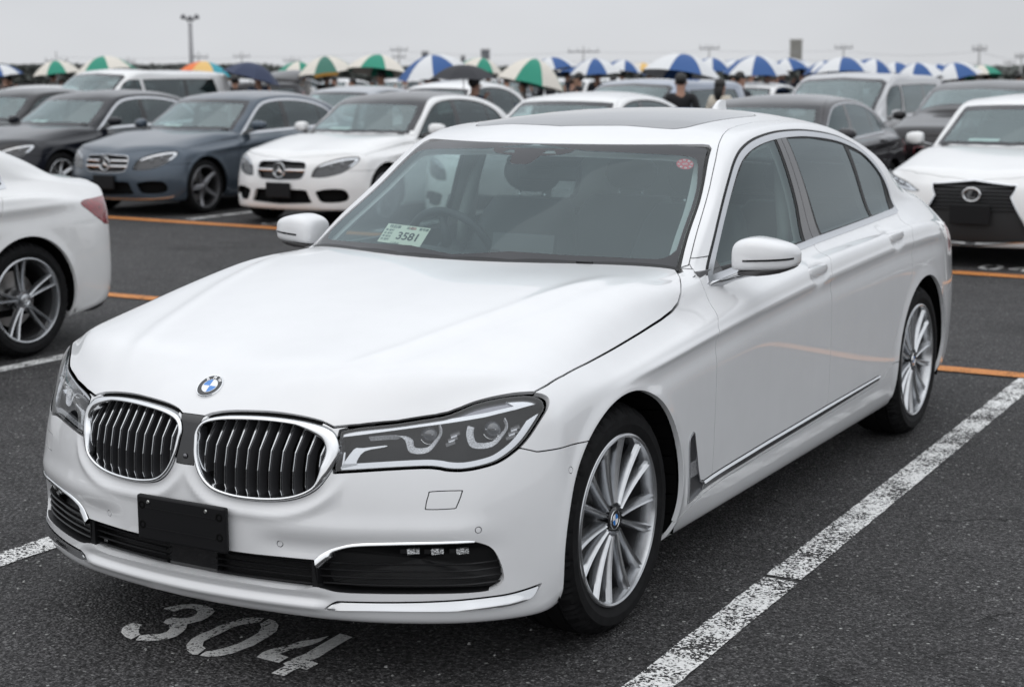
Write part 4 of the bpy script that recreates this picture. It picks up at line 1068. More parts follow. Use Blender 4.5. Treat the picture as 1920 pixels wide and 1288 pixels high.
        arm = [((.836, .845, .938), .006, .020), ((.850, .885, .9435), .007, .018), ((.872, .925, .951), .008, .015), ((.895, .955, .962), .010, .013), ((.925, .975, .970), .018, .012), ((.97, .985, .975), .026, .006)]
        rr_ = []
        for (c, wy, wz) in arm: rr_.append([(sgn*(c[0]+.012*math.sin(a)*1), c[1]+(wy+.012)*-math.cos(a), c[2]+wz*math.sin(a)) for a in np.linspace(0, 2*math.pi, 13)[:-1]])
        mb = MB(); mb.loft(rr_, closed=True, cap0=True, cap1=True); mb.build('mirror_foot', SATIN, mo, smooth=True)
        gb = MB(); gb.box((sgn*.978, 1.046, 1.036), (.072, .006, .032)); gg = gb.build('mirror_glass', principled('mirror_silver', (.8, .82, .84), rough=.02, metal=1), mo)
        sv = MB(); sv.add([(sgn*(sx(y, z)[0]+.001), y, z) for y, z in ((.870, .965), (.885, .985), (.955, 1.035), (.985, .975), (.99, .965))], [(0, 1, 2, 3, 4)]); sv.build('mirror_sail', GLOSSB, root)
    # wiper arms, washer jets on cowl
    for xs_ in (-.12, .47):
        yy = .575 if xs_ < 0 else .64
        mb = MB(); mb.box((xs_, yy, 1.019), (.028, .006, .004), rz=.12*(-1 if xs_ < 0 else 1)); mb.build('washer_jet', BLACK, root)
    # shark fin
    rg = []
    for t in np.linspace(0, 1, 9):
        y = 2.80+.16*t; h_ = .062*math.sin(math.pi*min(1, t*.62+.0))**1.3+.003; w = .030*(1-.3*t)
        z = 1.435+.0
        rg.append([(w, y, z), (w*.55, y, z+h_*.6), (.008, y+.01*t, z+h_), (-.008, y+.01*t, z+h_), (-w*.55, y, z+h_*.6), (-w, y, z)])
    mb = MB(); mb.loft(rg, closed=True, cap0=True, cap1=True); o = mb.build('aerial_fin', WHITE, root, smooth=True, angle=60); o.location = (0, 0, .020)
    # floor and wheel houses
    mb = MB(); mb.box((0, 1.55, .205), (.80, 1.15, .010)); mb.box((0, -.40, .25), (.58, .20, .01)); mb.box((0, 3.75, .33), (.58, .22, .01)); mb.build('underbody', MATTE, root)
    for sgn in (1, -1):
        for cy in (0, 3.07):
            mb = MB(); pr = []
            for a in np.linspace(-.35, math.pi+.35, 25): pr.append((cy+math.cos(a)*.398, .350+math.sin(a)*.398))
            mb.add([(sgn*.925, y, z) for y, z in pr]+[(sgn*.58, y, z) for y, z in pr], [(i, i+1, 26+i-1+0, 25+i) for i in range(24)])
            b = len(mb.v); mb.v += [(sgn*.58, cy, .35)]+[(sgn*.58, y, z) for y, z in pr]; mb.f += [(b, b+i+1, b+i+2) for i in range(24)]
            mb.build('wheel_house', MATTE, root)
    for sgn in (1, -1):
        add_wheel(root, .912, .022, .345, sgn, 'multi14', ang=4)
        add_wheel(root, .930, 3.07, .345, sgn, 'multi14', ang=11)
    # ---- interior
    def seat(x, y, back=.58, name='front_seat', w=.26):
        mb = MB(); rg = []
        for t, dy, ww, th in ((0, 0, .95, .09), (.25, .03, 1.0, .10), (.6, .09, .98, .085), (.88, .15, .82, .065), (1, .175, .66, .05)):
            z = .55+back*t; yy = y+dy
            rg.append([(x+w*ww*math.copysign(abs(math.cos(a))**.5, math.cos(a)), yy+th*math.copysign(abs(math.sin(a))**.6, math.sin(a)), z) for a in np.linspace(0, 2*math.pi, 17)[:-1]])
        mb.loft(rg, closed=True, cap0=True, cap1=True)
        o = mb.build(name, LEATHER, root, smooth=True, angle=50)
        mb = MB(); v, f = ellipsoid((x, y+.185, .55+back+.105), (.135, .055, .085), 20, 12)
        v = [(x+math.copysign(abs((p[0]-x)/.135)**.75, p[0]-x)*.135, p[1], p[2]) for p in v]
        mb.add(v, f); mb.build('headrest', LEATHER, o, smooth=True)
        mb = MB(); mb.tube([(x-.06, y+.18, .55+back-.02), (x-.06, y+.185, .55+back+.04)], .006, 8); mb.tube([(x+.06, y+.18, .55+back-.02), (x+.06, y+.185, .55+back+.04)], .006, 8); mb.build('headrest_post', CHROME, o, smooth=True)
        mb = MB(); mb.box((x, y-.24, .50), (w*.95, .27, .09)); c = mb.build('cushion', LEATHER, o); md = c.modifiers.new('b', 'BEVEL'); md.width = .05; md.segments = 3
        return o
    seat(-.38, 1.62); seat(.38, 1.62)
    for x in (-.40, .40): seat(x, 2.62, .52, 'rear_seat', .30)
    mb = MB(); rg = []
    for x in np.linspace(-.80, .80, 17):
        a = abs(x); y0 = np.interp(a, [0, .46, .78], [.60, .68, .80])
        bump = .035*math.exp(-((x+.38)/.20)**2)
        rg.append([(x, y0, .965), (x, y0+.08, .985), (x, y0+.22, .985+bump*.8), (x, y0+.32, .97+bump), (x, y0+.40, .93+bump*.4), (x, y0+.42, .80), (x, y0+.35, .65)])
    mb.loft(rg, closed=False); mb.build('dashboard', principled('dash_vinyl', (.035, .036, .038), rough=.55, bump=(220, .3, .001)), root, smooth=True, angle=50)
    mb = MB(); mb.box((.02, 1.02, 1.005), (.13, .012, .055), rx=-.25); mb.build('display_screen', GLOSSB, root)
    cw = Vector((-.38, 1.16, .955)); tilt = math.radians(24)
    Mw = Matrix.Translation(cw) @ Matrix.Rotation(-(math.pi/2-tilt), 4, 'X')
    pts = [Mw @ Vector((.185*math.cos(a), .185*math.sin(a), 0)) for a in np.linspace(0, 2*math.pi, 49)]
    mb = MB(); mb.tube(pts, .0165, 10, cap=False); sw = mb.build('steering_wheel', LEATHER, root, smooth=True)
    mb = MB(); 
    for a in (0, math.pi, math.pi*1.5): mb.tube([Mw @ Vector((0, 0, -.02)), Mw @ Vector((.17*math.cos(a), .17*math.sin(a), 0))], [.03, .012], 8)
    v, f = ellipsoid(tuple(Mw @ Vector((0, 0, -.01))), (.07, .05, .06), 14, 8); mb.add(v, f); mb.build('wheel_hub', LEATHER, sw, smooth=True)
    # pillar trims, headliner, door cards
    hl = None
    T1 = half_surface(V, Q, hero_disp)
    inner, _ = take(T1, lambda P: np.maximum.reduce([1.02-P[:, 2], fpoly(XZ, WP, (1, 1, 1.55))(P)*-1 if False else 0*P[:, 0]-1]), 0, times=0)
    def fr(P):
        d = 1.0-P[:, 2]
        d = np.maximum(d, -(np.maximum.reduce([sdf_poly(P[:, XZ], WP), P[:, 1]-1.55, .5-P[:, 1]])+.03))
        d = np.maximum(d, -(np.maximum(sdf_poly(P[:, YZ], GF), .5-P[:, 0])+.01)); d = np.maximum(d, -(np.maximum(sdf_poly(P[:, YZ], GR), .5-P[:, 0])+.01)); d = np.maximum(d, -(np.maximum(sdf_poly(P[:, YZ], GQ), .5-P[:, 0])+.01))
        d = np.maximum(d, -(np.maximum(sdf_poly(P[:, XY], RW), 1.08-P[:, 2])+.03))
        return d
    inner, _ = take(T1, fr, 0, times=1, fine=.02)
    tm_obj('headliner', inner.off(-.030), HEADLINER, root, fl=False, center=True)
    mb = MB(); mb.box((0, 3.12, .985), (.70, .25, .01)); mb.build('parcel_shelf', TRIM, root)
    for sgn in (1, -1):
        mb = MB(); mb.box((sgn*.80, 1.75, .80), (.02, .95, .19)); mb.build('door_card', TRIM, root)
        mb = MB(); mb.tube([(sgn*.665, 1.90, 1.33), (sgn*.70, 1.86, 1.20), (sgn*.73, 1.82, 1.05), (sgn*.74, 1.80, .9)], [.012, .026, .026, .02], 8); mb.build('seat_belt', principled('belt_grey', (.35, .35, .34), rough=.8), root, smooth=True)
    # camera housing and mirror behind the screen top
    mb = MB(); mb.box((0, 1.235, 1.333), (.15, .045, .012), rx=.50); mb.box((0, 1.19, 1.300), (.048, .030, .016), rx=.5); mb.build('sensor_housing', BLACK, root)
    mb = MB(); mb.box((0.02, 1.21, 1.275), (.125, .014, .030)); m_ = mb.build('inside_mirror', BLACK, root); md = m_.modifiers.new('b', 'BEVEL'); md.width = .012; md.segments = 3
    return root, sx, sy, BV
HERO, SX, SY, HBV = hero_car()
# ------------------------------------------------------------------ the other cars
def warp_maps(kx, fo, wb, ro, zs, zo=0.0, roof=None):
    def fy(y):
        y = np.asarray(y, float); return np.where(y < 0, y*fo, np.where(y < 3.07, y*wb/3.07, wb+(y-3.07)*ro))
    def fz(z):
        z = np.asarray(z, float)
        if roof is None: return z*zs+zo
        return np.where(z < 1.0, z*zs+zo, 1.0*zs+zo+(z-1.0)*(roof-zs-zo)/.499)
    def fx(x): return np.asarray(x, float)*kx
    def w(p): p = np.asarray(p, float); return np.stack([fx(p[..., 0]), fy(p[..., 1]), fz(p[..., 2])], -1)
    return fx, fy, fz, w
def sedan_tables(maps):
    S, F, B = hero_table(); w = maps[3]
    f = lambda T: [[tuple(w(p)) for p in r] for r in T]
    return f(S), f(F), f(B)
def van_tables(H=1.68, hood=.95, L=4.0, W=1.0, zb=1.02, rake=.80, cy=.10):
    """one-box shape: short bonnet, tall flat roof, upright tail. cy = y of the cowl centre, rake = length of the windscreen"""
    ys = [-.44, -.34, -.2, .0, .16, .30, .46, .62, .80, 1.05, 1.5, 2.2, 2.8, 3.2, 3.5, 3.7, 3.82, 3.90]
    k = L/4.0; S = []
    tw = H-.10
    for i, y in enumerate(ys):
        yy = y if y < .5 else .5+(y-.5)*(L-.5)/(3.5)
        e = np.interp(i, [0, 1, 2, 3, 15, 16, 17], [.955, .978, .992, 1, .985, .965, .93])*W
        zc = .80+.14*min(1, max(0, (y+.4)/1.5))
        low = [(.86*e, yy, .20), (.905*e, yy, .215), (.93*e, yy, .35), (.938*e, yy, .58), (.940*e, yy, zc), (.905*e, yy, zc+.10)]
        hz = np.interp(y, [-.44, -.34, -.2, 0, .3, .5], [hood-.15, hood-.09, hood-.04, hood+.0, hood+.06, hood+.09])
        t = (y-.46)/rake                        # along the windscreen at the pillar
        if t < 0:
            s_ = -.33*np.interp(i, [0, 1, 2, 6], [1, .9, .75, .35]); q = np.interp(i, [0, 6], [.0, 1])
            top = [(.865*e, yy, hz-.035), (.80*e, yy+s_*.2, hz+.01), (.70*e, yy+s_*.45, hz+.03), (.56*e, yy+s_*.65, hz+.04), (.38*e, yy+s_*.85, hz+.045), (.19*e, yy+s_*.95, hz+.047), (0, yy+s_, hz+.048)]
            if i == 0:
                top = [(.865*e, yy, hz-.035), (.77*e, -.52, hz-.03), (.64*e, -.59, hz-.03), (.49*e, -.65, hz-.03), (.33*e, -.69, hz-.03), (.17*e, -.71, hz-.03), (0, -.715, hz-.03)]
        else:
            tt = min(1, t); pil = hood+.09+(tw-hood-.10)*min(1, tt)**.92
            back = max(0, (i-14)/3)
            zt = pil-.0 if back <= 0 else pil-.06*back**2-.04*back
            roofc = H-.02*abs(i-11)/6-(.10*back**2 if back > 0 else 0)
            bz = zb+.04*min(1, y/3)
            sh = -.26*(1-min(1, tt))-.10*min(1, tt) if t < 1.0 else (-.06 if t < 1.4 else 0)
            sh2 = 0 if back <= 0 else 0
            if t < 1.0: rc = [pil+.025, pil+.06+.0*t, pil+.075, pil+.08]
            else: rc = [roofc-.045, roofc-.02, roofc-.006, roofc]
            top = [(.845*e, yy, bz), (.815*e, yy, (bz+zt)/2), (.765*e-.0, yy, zt-.035), (.70*e, yy+sh*.1, rc[0]-.01 if t < 1 else rc[0]), (.46*e, yy+sh*.7, rc[1]), (.23*e, yy+sh*.93, rc[2]), (0, yy+sh, rc[3])]
        S.append([tuple(map(float, p)) for p in low+top])
    x5 = [0, .17*W, .34*W, .50*W, .66*W, .79*W]; S0 = S[0]
    def row(z, yc, r5y): return [(x, yc+(r5y-yc)*(i/5.)**2.2, z) for i, x in enumerate(x5)]
    hz = hood-.15
    F = [row(.19, -.70, -.56), row(.21, -.75, -.58), row(.36, -.765, -.585), row(.55, -.76, -.58), row(.70, -.745, -.56), row((.74+hz-.03)/2, -.73, -.54)]
    Lr = S[-1][0][1]; x6 = [0, .14*W, .29*W, .44*W, .58*W, .70*W]
    def rb(z, y0, x6=x6): return [(x, y0-.10*(i/5.)**2.5, z) for i, x in enumerate(x6)]
    zt = S[-1][6][2]
    B = [rb(.27, Lr+.06), rb(.30, Lr+.12), rb(.42, Lr+.14), rb(.62, Lr+.14), rb(.85, Lr+.12), rb(.98, Lr+.10)]
    return S, F, B
SPL = lambda p, k=3: spline(p, k=k)
def simple_wheel(parent, x, y, z, side, style, R, rr, alloy, fine=False, badge=None, ang=0, w=.22):
    return add_wheel(parent, x, y, z, side, style, R=R, rr=rr, w=w, alloy=alloy, fine=fine, badge=badge, ang=ang)
def make_car(name, label, cat, loc, rz, tables, level, paint_m, wb, R=.335, maps=None, face=(), wheels=('five', .235), alloy=None, win='sedan', roof_paint=None,
             chrome=True, kx=1.0, panels=True, group=None, archR=.375, winset=None, mirror=(.93, .98, 1.0), dark_rear=True, fine_wheels=False, front=True, plate=None, lips=True, interior=True, width=.95, tail=True, mirror_paint=None, wheel_badge=None, sunshade=False, card=True):
    root = empty(name, loc, rz); tag(root, label, cat, group); FINE_NORMALS[0] = level >= 4
    S, F, B = tables; V, Q = make_base(S, F, B, level)
    def disp(V):
        x, y, z = V[:, 0], V[:, 1], V[:, 2]; s = np.sign(x)
        for cy in (0, wb):
            r = np.sqrt((y-cy)**2+(z-R)**2)-archR
            V[:, 0] += s*.008*np.exp(-(np.clip(r, 0, 9)/.03)**2)*(np.abs(x) > .7)*np.clip((z-.2)/.05, 0, 1)
        if win == 'sedan':
            zc = np.interp(y, [-.3, .5, 1.6, wb+.3], [.72, .775, .845, .885]); d = z-zc
            V[:, 0] += s*(.008*np.exp(-(d/.02)**2)-.009*np.exp(-((d+.06)/.04)**2))*(np.abs(x) > .7)*np.clip((y+.1)/.5, 0, 1)*np.clip((wb+.6-y)/.5, 0, 1)
        return V
    T = half_surface(V, Q, disp)
    BVl = bvh(T)
    def fyy(x, z, d=0):
        h = BVl.ray_cast(Vector((abs(x)+1e-4, -3, z)), Vector((0, 1, 0))); return (x, (h[0].y if h[0] else -.75)+d, z)
    fl = .012 if level < 4 else .008; g = .002
    for cy in (0, wb):
        _, T = take(T, lambda P, cy=cy: np.maximum(np.hypot(P[:, 1]-cy, P[:, 2]-R)-archR, .5-P[:, 0]), 0, fine=fl)
    ws_in = winset
    parts = []
    # face cut-outs: (kind, polygon, options)
    fronts = []
    for kind, poly, opt in face:
        lim = [(1, 1, opt.get('ymax', -.30))]
        pc, T = take(T, fpoly(XZ, poly, *lim), .0025 if kind == 'lamp' else 0, fine=.009 if level > 2 else .02)
        if pc is None: continue
        if kind == 'lamp':
            for t, sg in ((pc, 1), (pc.mirror(), -1)):
                L = tm_obj('headlight', t, GLASS_L, root, fl=False)
                tm_obj('lamp_housing', t.off(-.05), principled('lamp_grey2', opt.get('col', (.03, .03, .033)), rough=.2, metal=.3), L, depth=-.045)
            def fband(P): d = sdf_poly(P[:, XZ], poly); return np.maximum.reduce([d+.007, -(d+.026), (opt['zmid'](P[:, 0])-P[:, 2])*opt.get('sgn', 1)])
            b, _ = take(pc, fband, 0, fine=.008)
            if b: both('lamp_strip', b.off(-.012), principled('lamp_silver', (.72, .73, .75), rough=.16, metal=.85), root, depth=.01)
            cx, cz = opt['eye']
            for sg in (1, -1):
                for k in opt.get('eyes', (0, .1)):
                    c = fyy(cx+k, cz+k*.25, .04); mb = MB(); v, f = ellipsoid((sg*c[0], c[1], c[2]), (.033, .02, .030), 14, 8); mb.add(v, f); mb.build('projector', principled('projector_glass', (.05, .055, .065), rough=.03), root, smooth=True)
        elif kind == 'hole':
            m = opt.get('mat', MATTE)
            pb = pc.off(-opt.get('depth', .05))
            if opt.get('center', False):
                tm_obj(opt['name'], pb, m, root, depth=-opt.get('depth', .05), center=True)
            else: both(opt['name'], pb, m, root, depth=-opt.get('depth', .05))
            if opt.get('rim'):
                r_, _ = take(pc, lambda P: -(sdf_poly(P[:, XZ], poly)+opt['rim']), 0, fine=.008)
                if r_: tm_obj(opt['name']+'_frame', r_.off(.003), opt.get('rim_mat', CHROME), root, depth=.006, center=opt.get('center', False)); 
        elif kind == 'chrome':
            both('bumper_trim', pc.off(.004), opt.get('mat', SATIN), root, depth=.01)
    # glass
    W_ = ws_in
    cow = W_['cowl']; wf = lambda P: np.maximum.reduce([sdf_poly(P[:, XZ], W_['ws']), P[:, 1]-W_['ws_y'][1], W_['ws_y'][0]-P[:, 1], cow(P)])
    if panels:
        hood, T = take(T, lambda P: np.maximum.reduce([-cow(P)*-1 if False else np.interp(P[:, 0], *W_['cowl_xy'])*-1+P[:, 1]+.012, P[:, 0]-W_['hoodx'], W_['hoodz']-P[:, 2], W_['hoodf'](P)]), g, fine=fl)
        if hood: tm_obj('bonnet', hood, paint_m, root, depth=.012, center=True)
    ws, T = take(T, wf, 0, fine=fl)
    if ws:
        c, b = take(ws, lambda P: np.maximum.reduce([sdf_poly(P[:, XZ], W_['ws'])+.045, cow(P)+.05, P[:, 0]-9]), 0, fine=fl)
        if c: tm_obj('windscreen', c, GLASS_F, root, fl=False, center=True)
        if b: tm_obj('windscreen_border', b, FRIT, root, center=True, depth=.004)
    if W_.get('rw') is not None:
        rw, T = take(T, W_['rw'], 0, fine=.02)
        if rw: tm_obj('rear_window', rw, GLASS_D, root, fl=False, center=True)
    lim = ((0, -1, .5), (2, -1, .85))
    for CO in (W_['frame'] if isinstance(W_['frame'], list) else [W_['frame']]):
        side, T = take(T, fpoly(YZ, CO, *lim), 0, fine=fl)
        if side is None: continue
        wdt = W_.get('trim', .02)
        inn, frame = take(side, lambda P: sdf_poly(P[:, YZ], CO)+wdt, 0, fine=fl)
        if frame: both('window_frame', frame.off(.003), SATIN if chrome else RUBBER, root, depth=.008)
        for i, (poly, gm) in enumerate(W_['panes']):
            if inn is None: break
            gl, inn = take(inn, lambda P, poly=poly: np.maximum(sdf_poly(P[:, YZ], poly), sdf_poly(P[:, YZ], CO)+wdt+.008), 0, fine=fl)
            if gl: both('side_window', gl.off(-.003), gm, root, fl=False)
        if inn: both('window_rubber', inn.off(-.002), GLOSSB, root, depth=.006)
    rc = W_.get('roof')
    if panels or roof_paint:
        roof, T = take(T, rc, g, fine=fl)
        if roof: tm_obj('roof', roof, roof_paint or paint_m, root, depth=.01, center=True)
    if panels:
        ds = W_['doors']
        for i in range(len(ds)-1):
            d, T = take(T, lambda P, i=i: np.maximum.reduce([ds[i](P[:, 2])-P[:, 1], P[:, 1]-ds[i+1](P[:, 2]), .5-P[:, 0], P[:, 2]-W_['belt'], .27-P[:, 2], archR+.03-np.hypot(P[:, 1]-wb, P[:, 2]-R)]), g, fine=fl)
            if d: both('door', d, paint_m, root, depth=.012)
        for hy, hz in W_['handles']:
            for sg in (1, -1):
                h = BVl.ray_cast(Vector((3, hy, hz)), Vector((-1, 0, 0)))
                if h[0]:
                    mb = MB(); rg = [[(sg*(h[0].x-.01), hy+dy, hz-.014), (sg*(h[0].x+o), hy+dy, hz-.012), (sg*(h[0].x+o+.004), hy+dy, hz), (sg*(h[0].x+o), hy+dy, hz+.012), (sg*(h[0].x-.01), hy+dy, hz+.014)] for dy, o in ((-.095, 0), (-.08, .02), (.0, .028), (.08, .02), (.095, 0))]
                    mb.loft(rg, closed=True, cap0=True, cap1=True); mb.build('door_handle', paint_m if not W_.get('handle_mat') else W_['handle_mat'], root, smooth=True)
        bmp, T = take(T, lambda P: np.maximum(P[:, 1]+.15, P[:, 2]-W_['bumpz'](P)), g, fine=fl)
        if bmp: tm_obj('front_bumper', bmp, paint_m, root, depth=.03, center=True)
    tl = W_.get('tail')
    if tl is not None and tail:
        t_, T = take(T, tl, .001, fine=fl)
        if t_: both('tail_light', t_.off(.002), principled('red_lamp', (.22, .008, .014), rough=.08, coat=1), root)
    tm_obj('body', T, paint_m, root, depth=.02, center=True)
    ys_ = W_.get('ylim', (-.35, wb+.4))
    mb = MB(); mb.box((0, wb/2, .26), (.80*kx, wb/2+.35, .02)); mb.box((0, -.40, .26), (.62*kx, .22, .02)); mb.build('underbody', MATTE, root)
    for sg in (1, -1):
        for cy in (0, wb):
            mb = MB(); pr = [(cy+math.cos(a)*(archR+.01), R+math.sin(a)*(archR+.01)) for a in np.linspace(-.3, math.pi+.3, 17)]
            mb.add([(sg*(width-.03), y, z) for y, z in pr]+[(sg*.5, y, z) for y, z in pr], [(i, i+1, 18+i, 17+i) for i in range(16)])
            b = len(mb.v); mb.v += [(sg*.5, cy, R)]+[(sg*.5, y, z) for y, z in pr]; mb.f += [(b, b+i+1, b+i+2) for i in range(16)]
            mb.build('wheel_house', MATTE, root)
            simple_wheel(root, width-.028, cy, R, sg, wheels[0], R, wheels[1], alloy or ALLOY, fine=fine_wheels, badge=wheel_badge, ang=random.uniform(0, 70))
    # mirrors
    mx, my, mz = mirror
    for sg in (1, -1):
        rings = []
        for xx, hy, hz_, yc in ((-.01, .04, .028, 0), (0, .06, .05, 0), (.04, .07, .060, 0), (.10, .066, .056, .01), (.145, .05, .042, .02), (.16, .025, .022, .03)):
            rings.append([(sg*(mx+xx), my+yc+hy*math.copysign(abs(math.cos(a))**.7, math.cos(a)), mz+.05+hz_*math.copysign(abs(math.sin(a))**.7, math.sin(a))) for a in np.linspace(0, 2*math.pi, 15)[:-1]])
        mb = MB(); mb.loft(rings, closed=True, cap0=True, cap1=True); mo = mb.build('door_mirror', mirror_paint or paint_m, root, smooth=True, angle=60)
        mb = MB(); mb.loft([[(sg*(mx-.10), my-.05, mz-.05), (sg*(mx-.10), my+.05, mz-.05), (sg*(mx-.10), my+.03, mz-.01), (sg*(mx-.10), my-.04, mz-.01)], [(sg*(mx+.06), my-.04, mz-.0), (sg*(mx+.06), my+.05, mz-.0), (sg*(mx+.06), my+.04, mz+.03), (sg*(mx+.06), my-.03, mz+.03)]], closed=True, cap0=True, cap1=True); mb.build('mirror_foot', GLOSSB, mo)
    if interior:
        belt = W_['belt']; mb = MB(); 
        mb.box((0, W_['seat_y']-.15, .62), (.72*kx, wb*.42, .22)); mb.build('cabin_floor', TRIM, root)
        y0 = W_['seat_y']
        for yy in (y0, y0+.85):
            for xx in (-.38, .38):
                mb = MB(); mb.box((xx*kx, yy+.06, .92+W_.get('lift', 0)), (.23, .06, .26), rx=-.18, taper=.85); md = mb.build('seat', LEATHER, root).modifiers.new('b', 'BEVEL'); md.width = .05; md.segments = 2
                v, f = ellipsoid((xx*kx, yy+.13, 1.24+W_.get('lift', 0)), (.13, .05, .075), 12, 8); mb = MB(); mb.add(v, f); mb.build('headrest', LEATHER, root, smooth=True)
        mb = MB(); mb.box((0, W_['dash'][0], W_['dash'][1]), (.70*kx, .22, .06)); md = mb.build('dashboard', principled('dash_vinyl', (.035, .036, .038), rough=.55), root).modifiers.new('b', 'BEVEL'); md.width = .03; md.segments = 2
        if card:
            mb = MB(); mb.box((-.30*kx, W_['dash'][0]-.13, W_['dash'][1]+.078), (.14, .05, .001), rx=.25); mb.build('window_card', principled('card_paper', (.75, .80, .74), rough=.7), root)
    FINE_NORMALS[0] = True
    return root, fyy
def sedan_windows(maps, rear_dark=True, trim=.02, single_rear=False):
    fx, fy, fz, w = maps
    mp = lambda poly: np.stack([fy(np.array(poly)[:, 0]), fz(np.array(poly)[:, 1])], 1)
    mxz = lambda poly: np.stack([fx(np.array(poly)[:, 0]), fz(np.array(poly)[:, 1])], 1)
    WP = mxz([(-.1, .97), (.60, .97), (.775, .97), (.748, 1.0), (.728, 1.060), (.686, 1.186), (.650, 1.286), (.618, 1.365), (.60, 1.376), (.473, 1.387), (.25, 1.396), (-.1, 1.400)])
    cx = (fx(np.array([0, .22, .43, .66, .79])), fy(np.array([.542, .565, .632, .735, .80])))
    CO = mp([(.80, .95), (.86, .977), (.972, 1.055), (1.12, 1.160), (1.259, 1.259), (1.364, 1.322), (1.467, 1.362), (1.613, 1.388), (1.823, 1.402), (2.049, 1.402), (2.222, 1.394), (2.418, 1.375), (2.60, 1.345), (2.787, 1.294), (2.897, 1.24), (2.978, 1.17), (3.027, 1.10), (3.042, 1.045), (3.035, 1.022), (2.978, 1.016), (2.537, 1.004), (1.922, .986), (1.3, .968)])
    return dict(ws=WP, ws_y=(fy(.45), fy(1.6)), cowl=lambda P: np.interp(P[:, 0], *cx)-P[:, 1], cowl_xy=cx, hoodx=fx(.855), hoodz=fz(.74), hoodf=lambda P: -(P[:, 1]-np.interp(P[:, 0], fx(np.array([0, .3, .55, .72, .85])), fy(np.array([-.745, -.70, -.60, -.48, -.33])))),
        rw=lambda P: np.maximum.reduce([P[:, 0]-fx(.56), fy(2.80)-P[:, 1], P[:, 1]-fy(3.5), fz(1.14)-P[:, 2]]), frame=CO, trim=trim,
        panes=[(mp([(.85, .95), (.85, 1.45), (1.80, 1.45), (1.803, 1.2), (1.79, .95)]), GLASS_S), (mp([(1.93, .95), (1.91, 1.2), (1.88, 1.45), (2.6, 1.45), (2.66, .95)]), GLASS_D), (mp([(2.69, .95), (2.63, 1.45), (3.2, 1.45), (3.2, .95)]), GLASS_D)],
        roof=lambda P: np.maximum.reduce([P[:, 0]-fx(np.interp(P[:, 1], fy(np.array([.70, .81, .93, 1.169, 1.292, 1.39, 1.58, 1.865, 2.7, 3.1, 3.4])), [.79, .774, .747, .694, .663, .634, .60, .585, .595, .63, .66])), fz(1.05)-P[:, 2], P[:, 1]-fy(3.0)]),
        doors=[lambda z: fy(.66)+np.clip(z-fz(.75), 0, 1)*.5, lambda z: fy(1.80)+0*z, lambda z: np.interp(z, fz(np.array([.3, .55, .8, 1.0])), fy(np.array([2.50, 2.72, 2.84, 2.92])))],
        belt=fz(1.0), handles=[(fy(1.66), fz(.90)), (fy(2.64), fz(.94))], bumpz=lambda P: fz(.64)+np.where(P[:, 1] < fy(-.42), 9*(P[:, 0] < fx(.78)), 0),
        tail=lambda P: np.maximum.reduce([fy(3.72)+(P[:, 2]-fz(.84))*.7-P[:, 1], fz(.76)-P[:, 2], P[:, 2]-fz(.91), .35-P[:, 0]]),
        seat_y=fy(1.70), dash=(fy(.95), fz(.98)))
# shared shapes of the facing saloons' fronts
def star_face(two_bars, fx, fz):
    G = SPL([(-.3, .748), (.15, .748), (.29, .742), (.330, .725), (.345, .68), (.335, .60), (.305, .555), (.25, .540), (.12, .535), (-.3, .535)])
    HL_ = SPL([(.415, .575), (.415, .575), (.44, .66), (.50, .715), (.60, .758), (.70, .785), (.79, .798), (.845, .785), (.845, .74), (.80, .675), (.72, .615), (.60, .578), (.50, .568)])
    CI = SPL([(-.3, .43), (.20, .43), (.34, .425), (.37, .41), (.40, .34), (.43, .285), (.43, .285), (.30, .27), (-.3, .265)])
    SI_ = SPL([(.47, .405), (.52, .425), (.62, .44), (.72, .44), (.775, .42), (.80, .37), (.80, .33), (.77, .30), (.68, .285), (.58, .285), (.52, .30), (.49, .35)])
    LIP = SPL([(-.3, .215), (.45, .222), (.62, .235), (.80, .25), (.85, .262), (.85, .262), (.84, .238), (.78, .225), (.62, .213), (.45, .202), (-.3, .198)])
    m = lambda p: np.stack([fx(p[:, 0]), fz(p[:, 1])], 1)
    return [('hole', m(G), dict(name='grille', center=True, depth=.05, rim=.006, rim_mat=SATIN, mat=principled('grille_black', (.012, .012, .013), rough=.5))),
            ('lamp', m(HL_), dict(eye=(.56, .655), zmid=lambda x: .66+x*0, ymax=-.22)),
            ('hole', m(CI), dict(name='lower_intake', center=True, depth=.06)), ('hole', m(SI_), dict(name='side_intake', depth=.06)),
            ('chrome', m(LIP), dict(mat=SATIN))]
def star_front(root, fyy, bars, fz):
    zc = fz(.645)
    y = fyy(0, .645*.96)[1]
    M = Matrix.Translation((0, y-.018, zc)) @ Matrix.Rotation(math.radians(90), 4, 'X')
    star_badge(root, M, .085)
    for dz in bars:
        for sg in (1, -1):
            mb = MB(); pts = [fyy(x, zc+dz) for x in np.linspace(.075, .325, 8)]
            mb.loft([[(sg*p[0], p[1]-.002, p[2]+h), (sg*p[0], p[1]-.010, p[2]), (sg*p[0], p[1]-.002, p[2]-h), (sg*p[0], p[1]+.02, p[2])] for p, h in zip(pts, [.013]*8)], closed=True, cap0=True, cap1=True)
            mb.build('grille_bar', SATIN, root)
def front_plate(root, fyy, z=.40, w=.165, h=.082):
    p = fyy(0.0, z); mb = MB(); mb.box((0, p[1]-.014, z), (w, .010, h)); o = mb.build('plate_holder', principled('holder_black', (.010, .010, .011)), root); md = o.modifiers.new('b', 'BEVEL'); md.width = .008; md.segments = 2
ROWG = 'cars facing us in the row beyond the far orange line'
BACKG = 'cars parked in the rows further back'
MP = warp_maps(.952, .93, 2.84, .78, .955, 0, roof=1.435)
C_BLUE = paint('blue_grey_metallic', (.070, .090, .115), rough=.28, metal=.6)
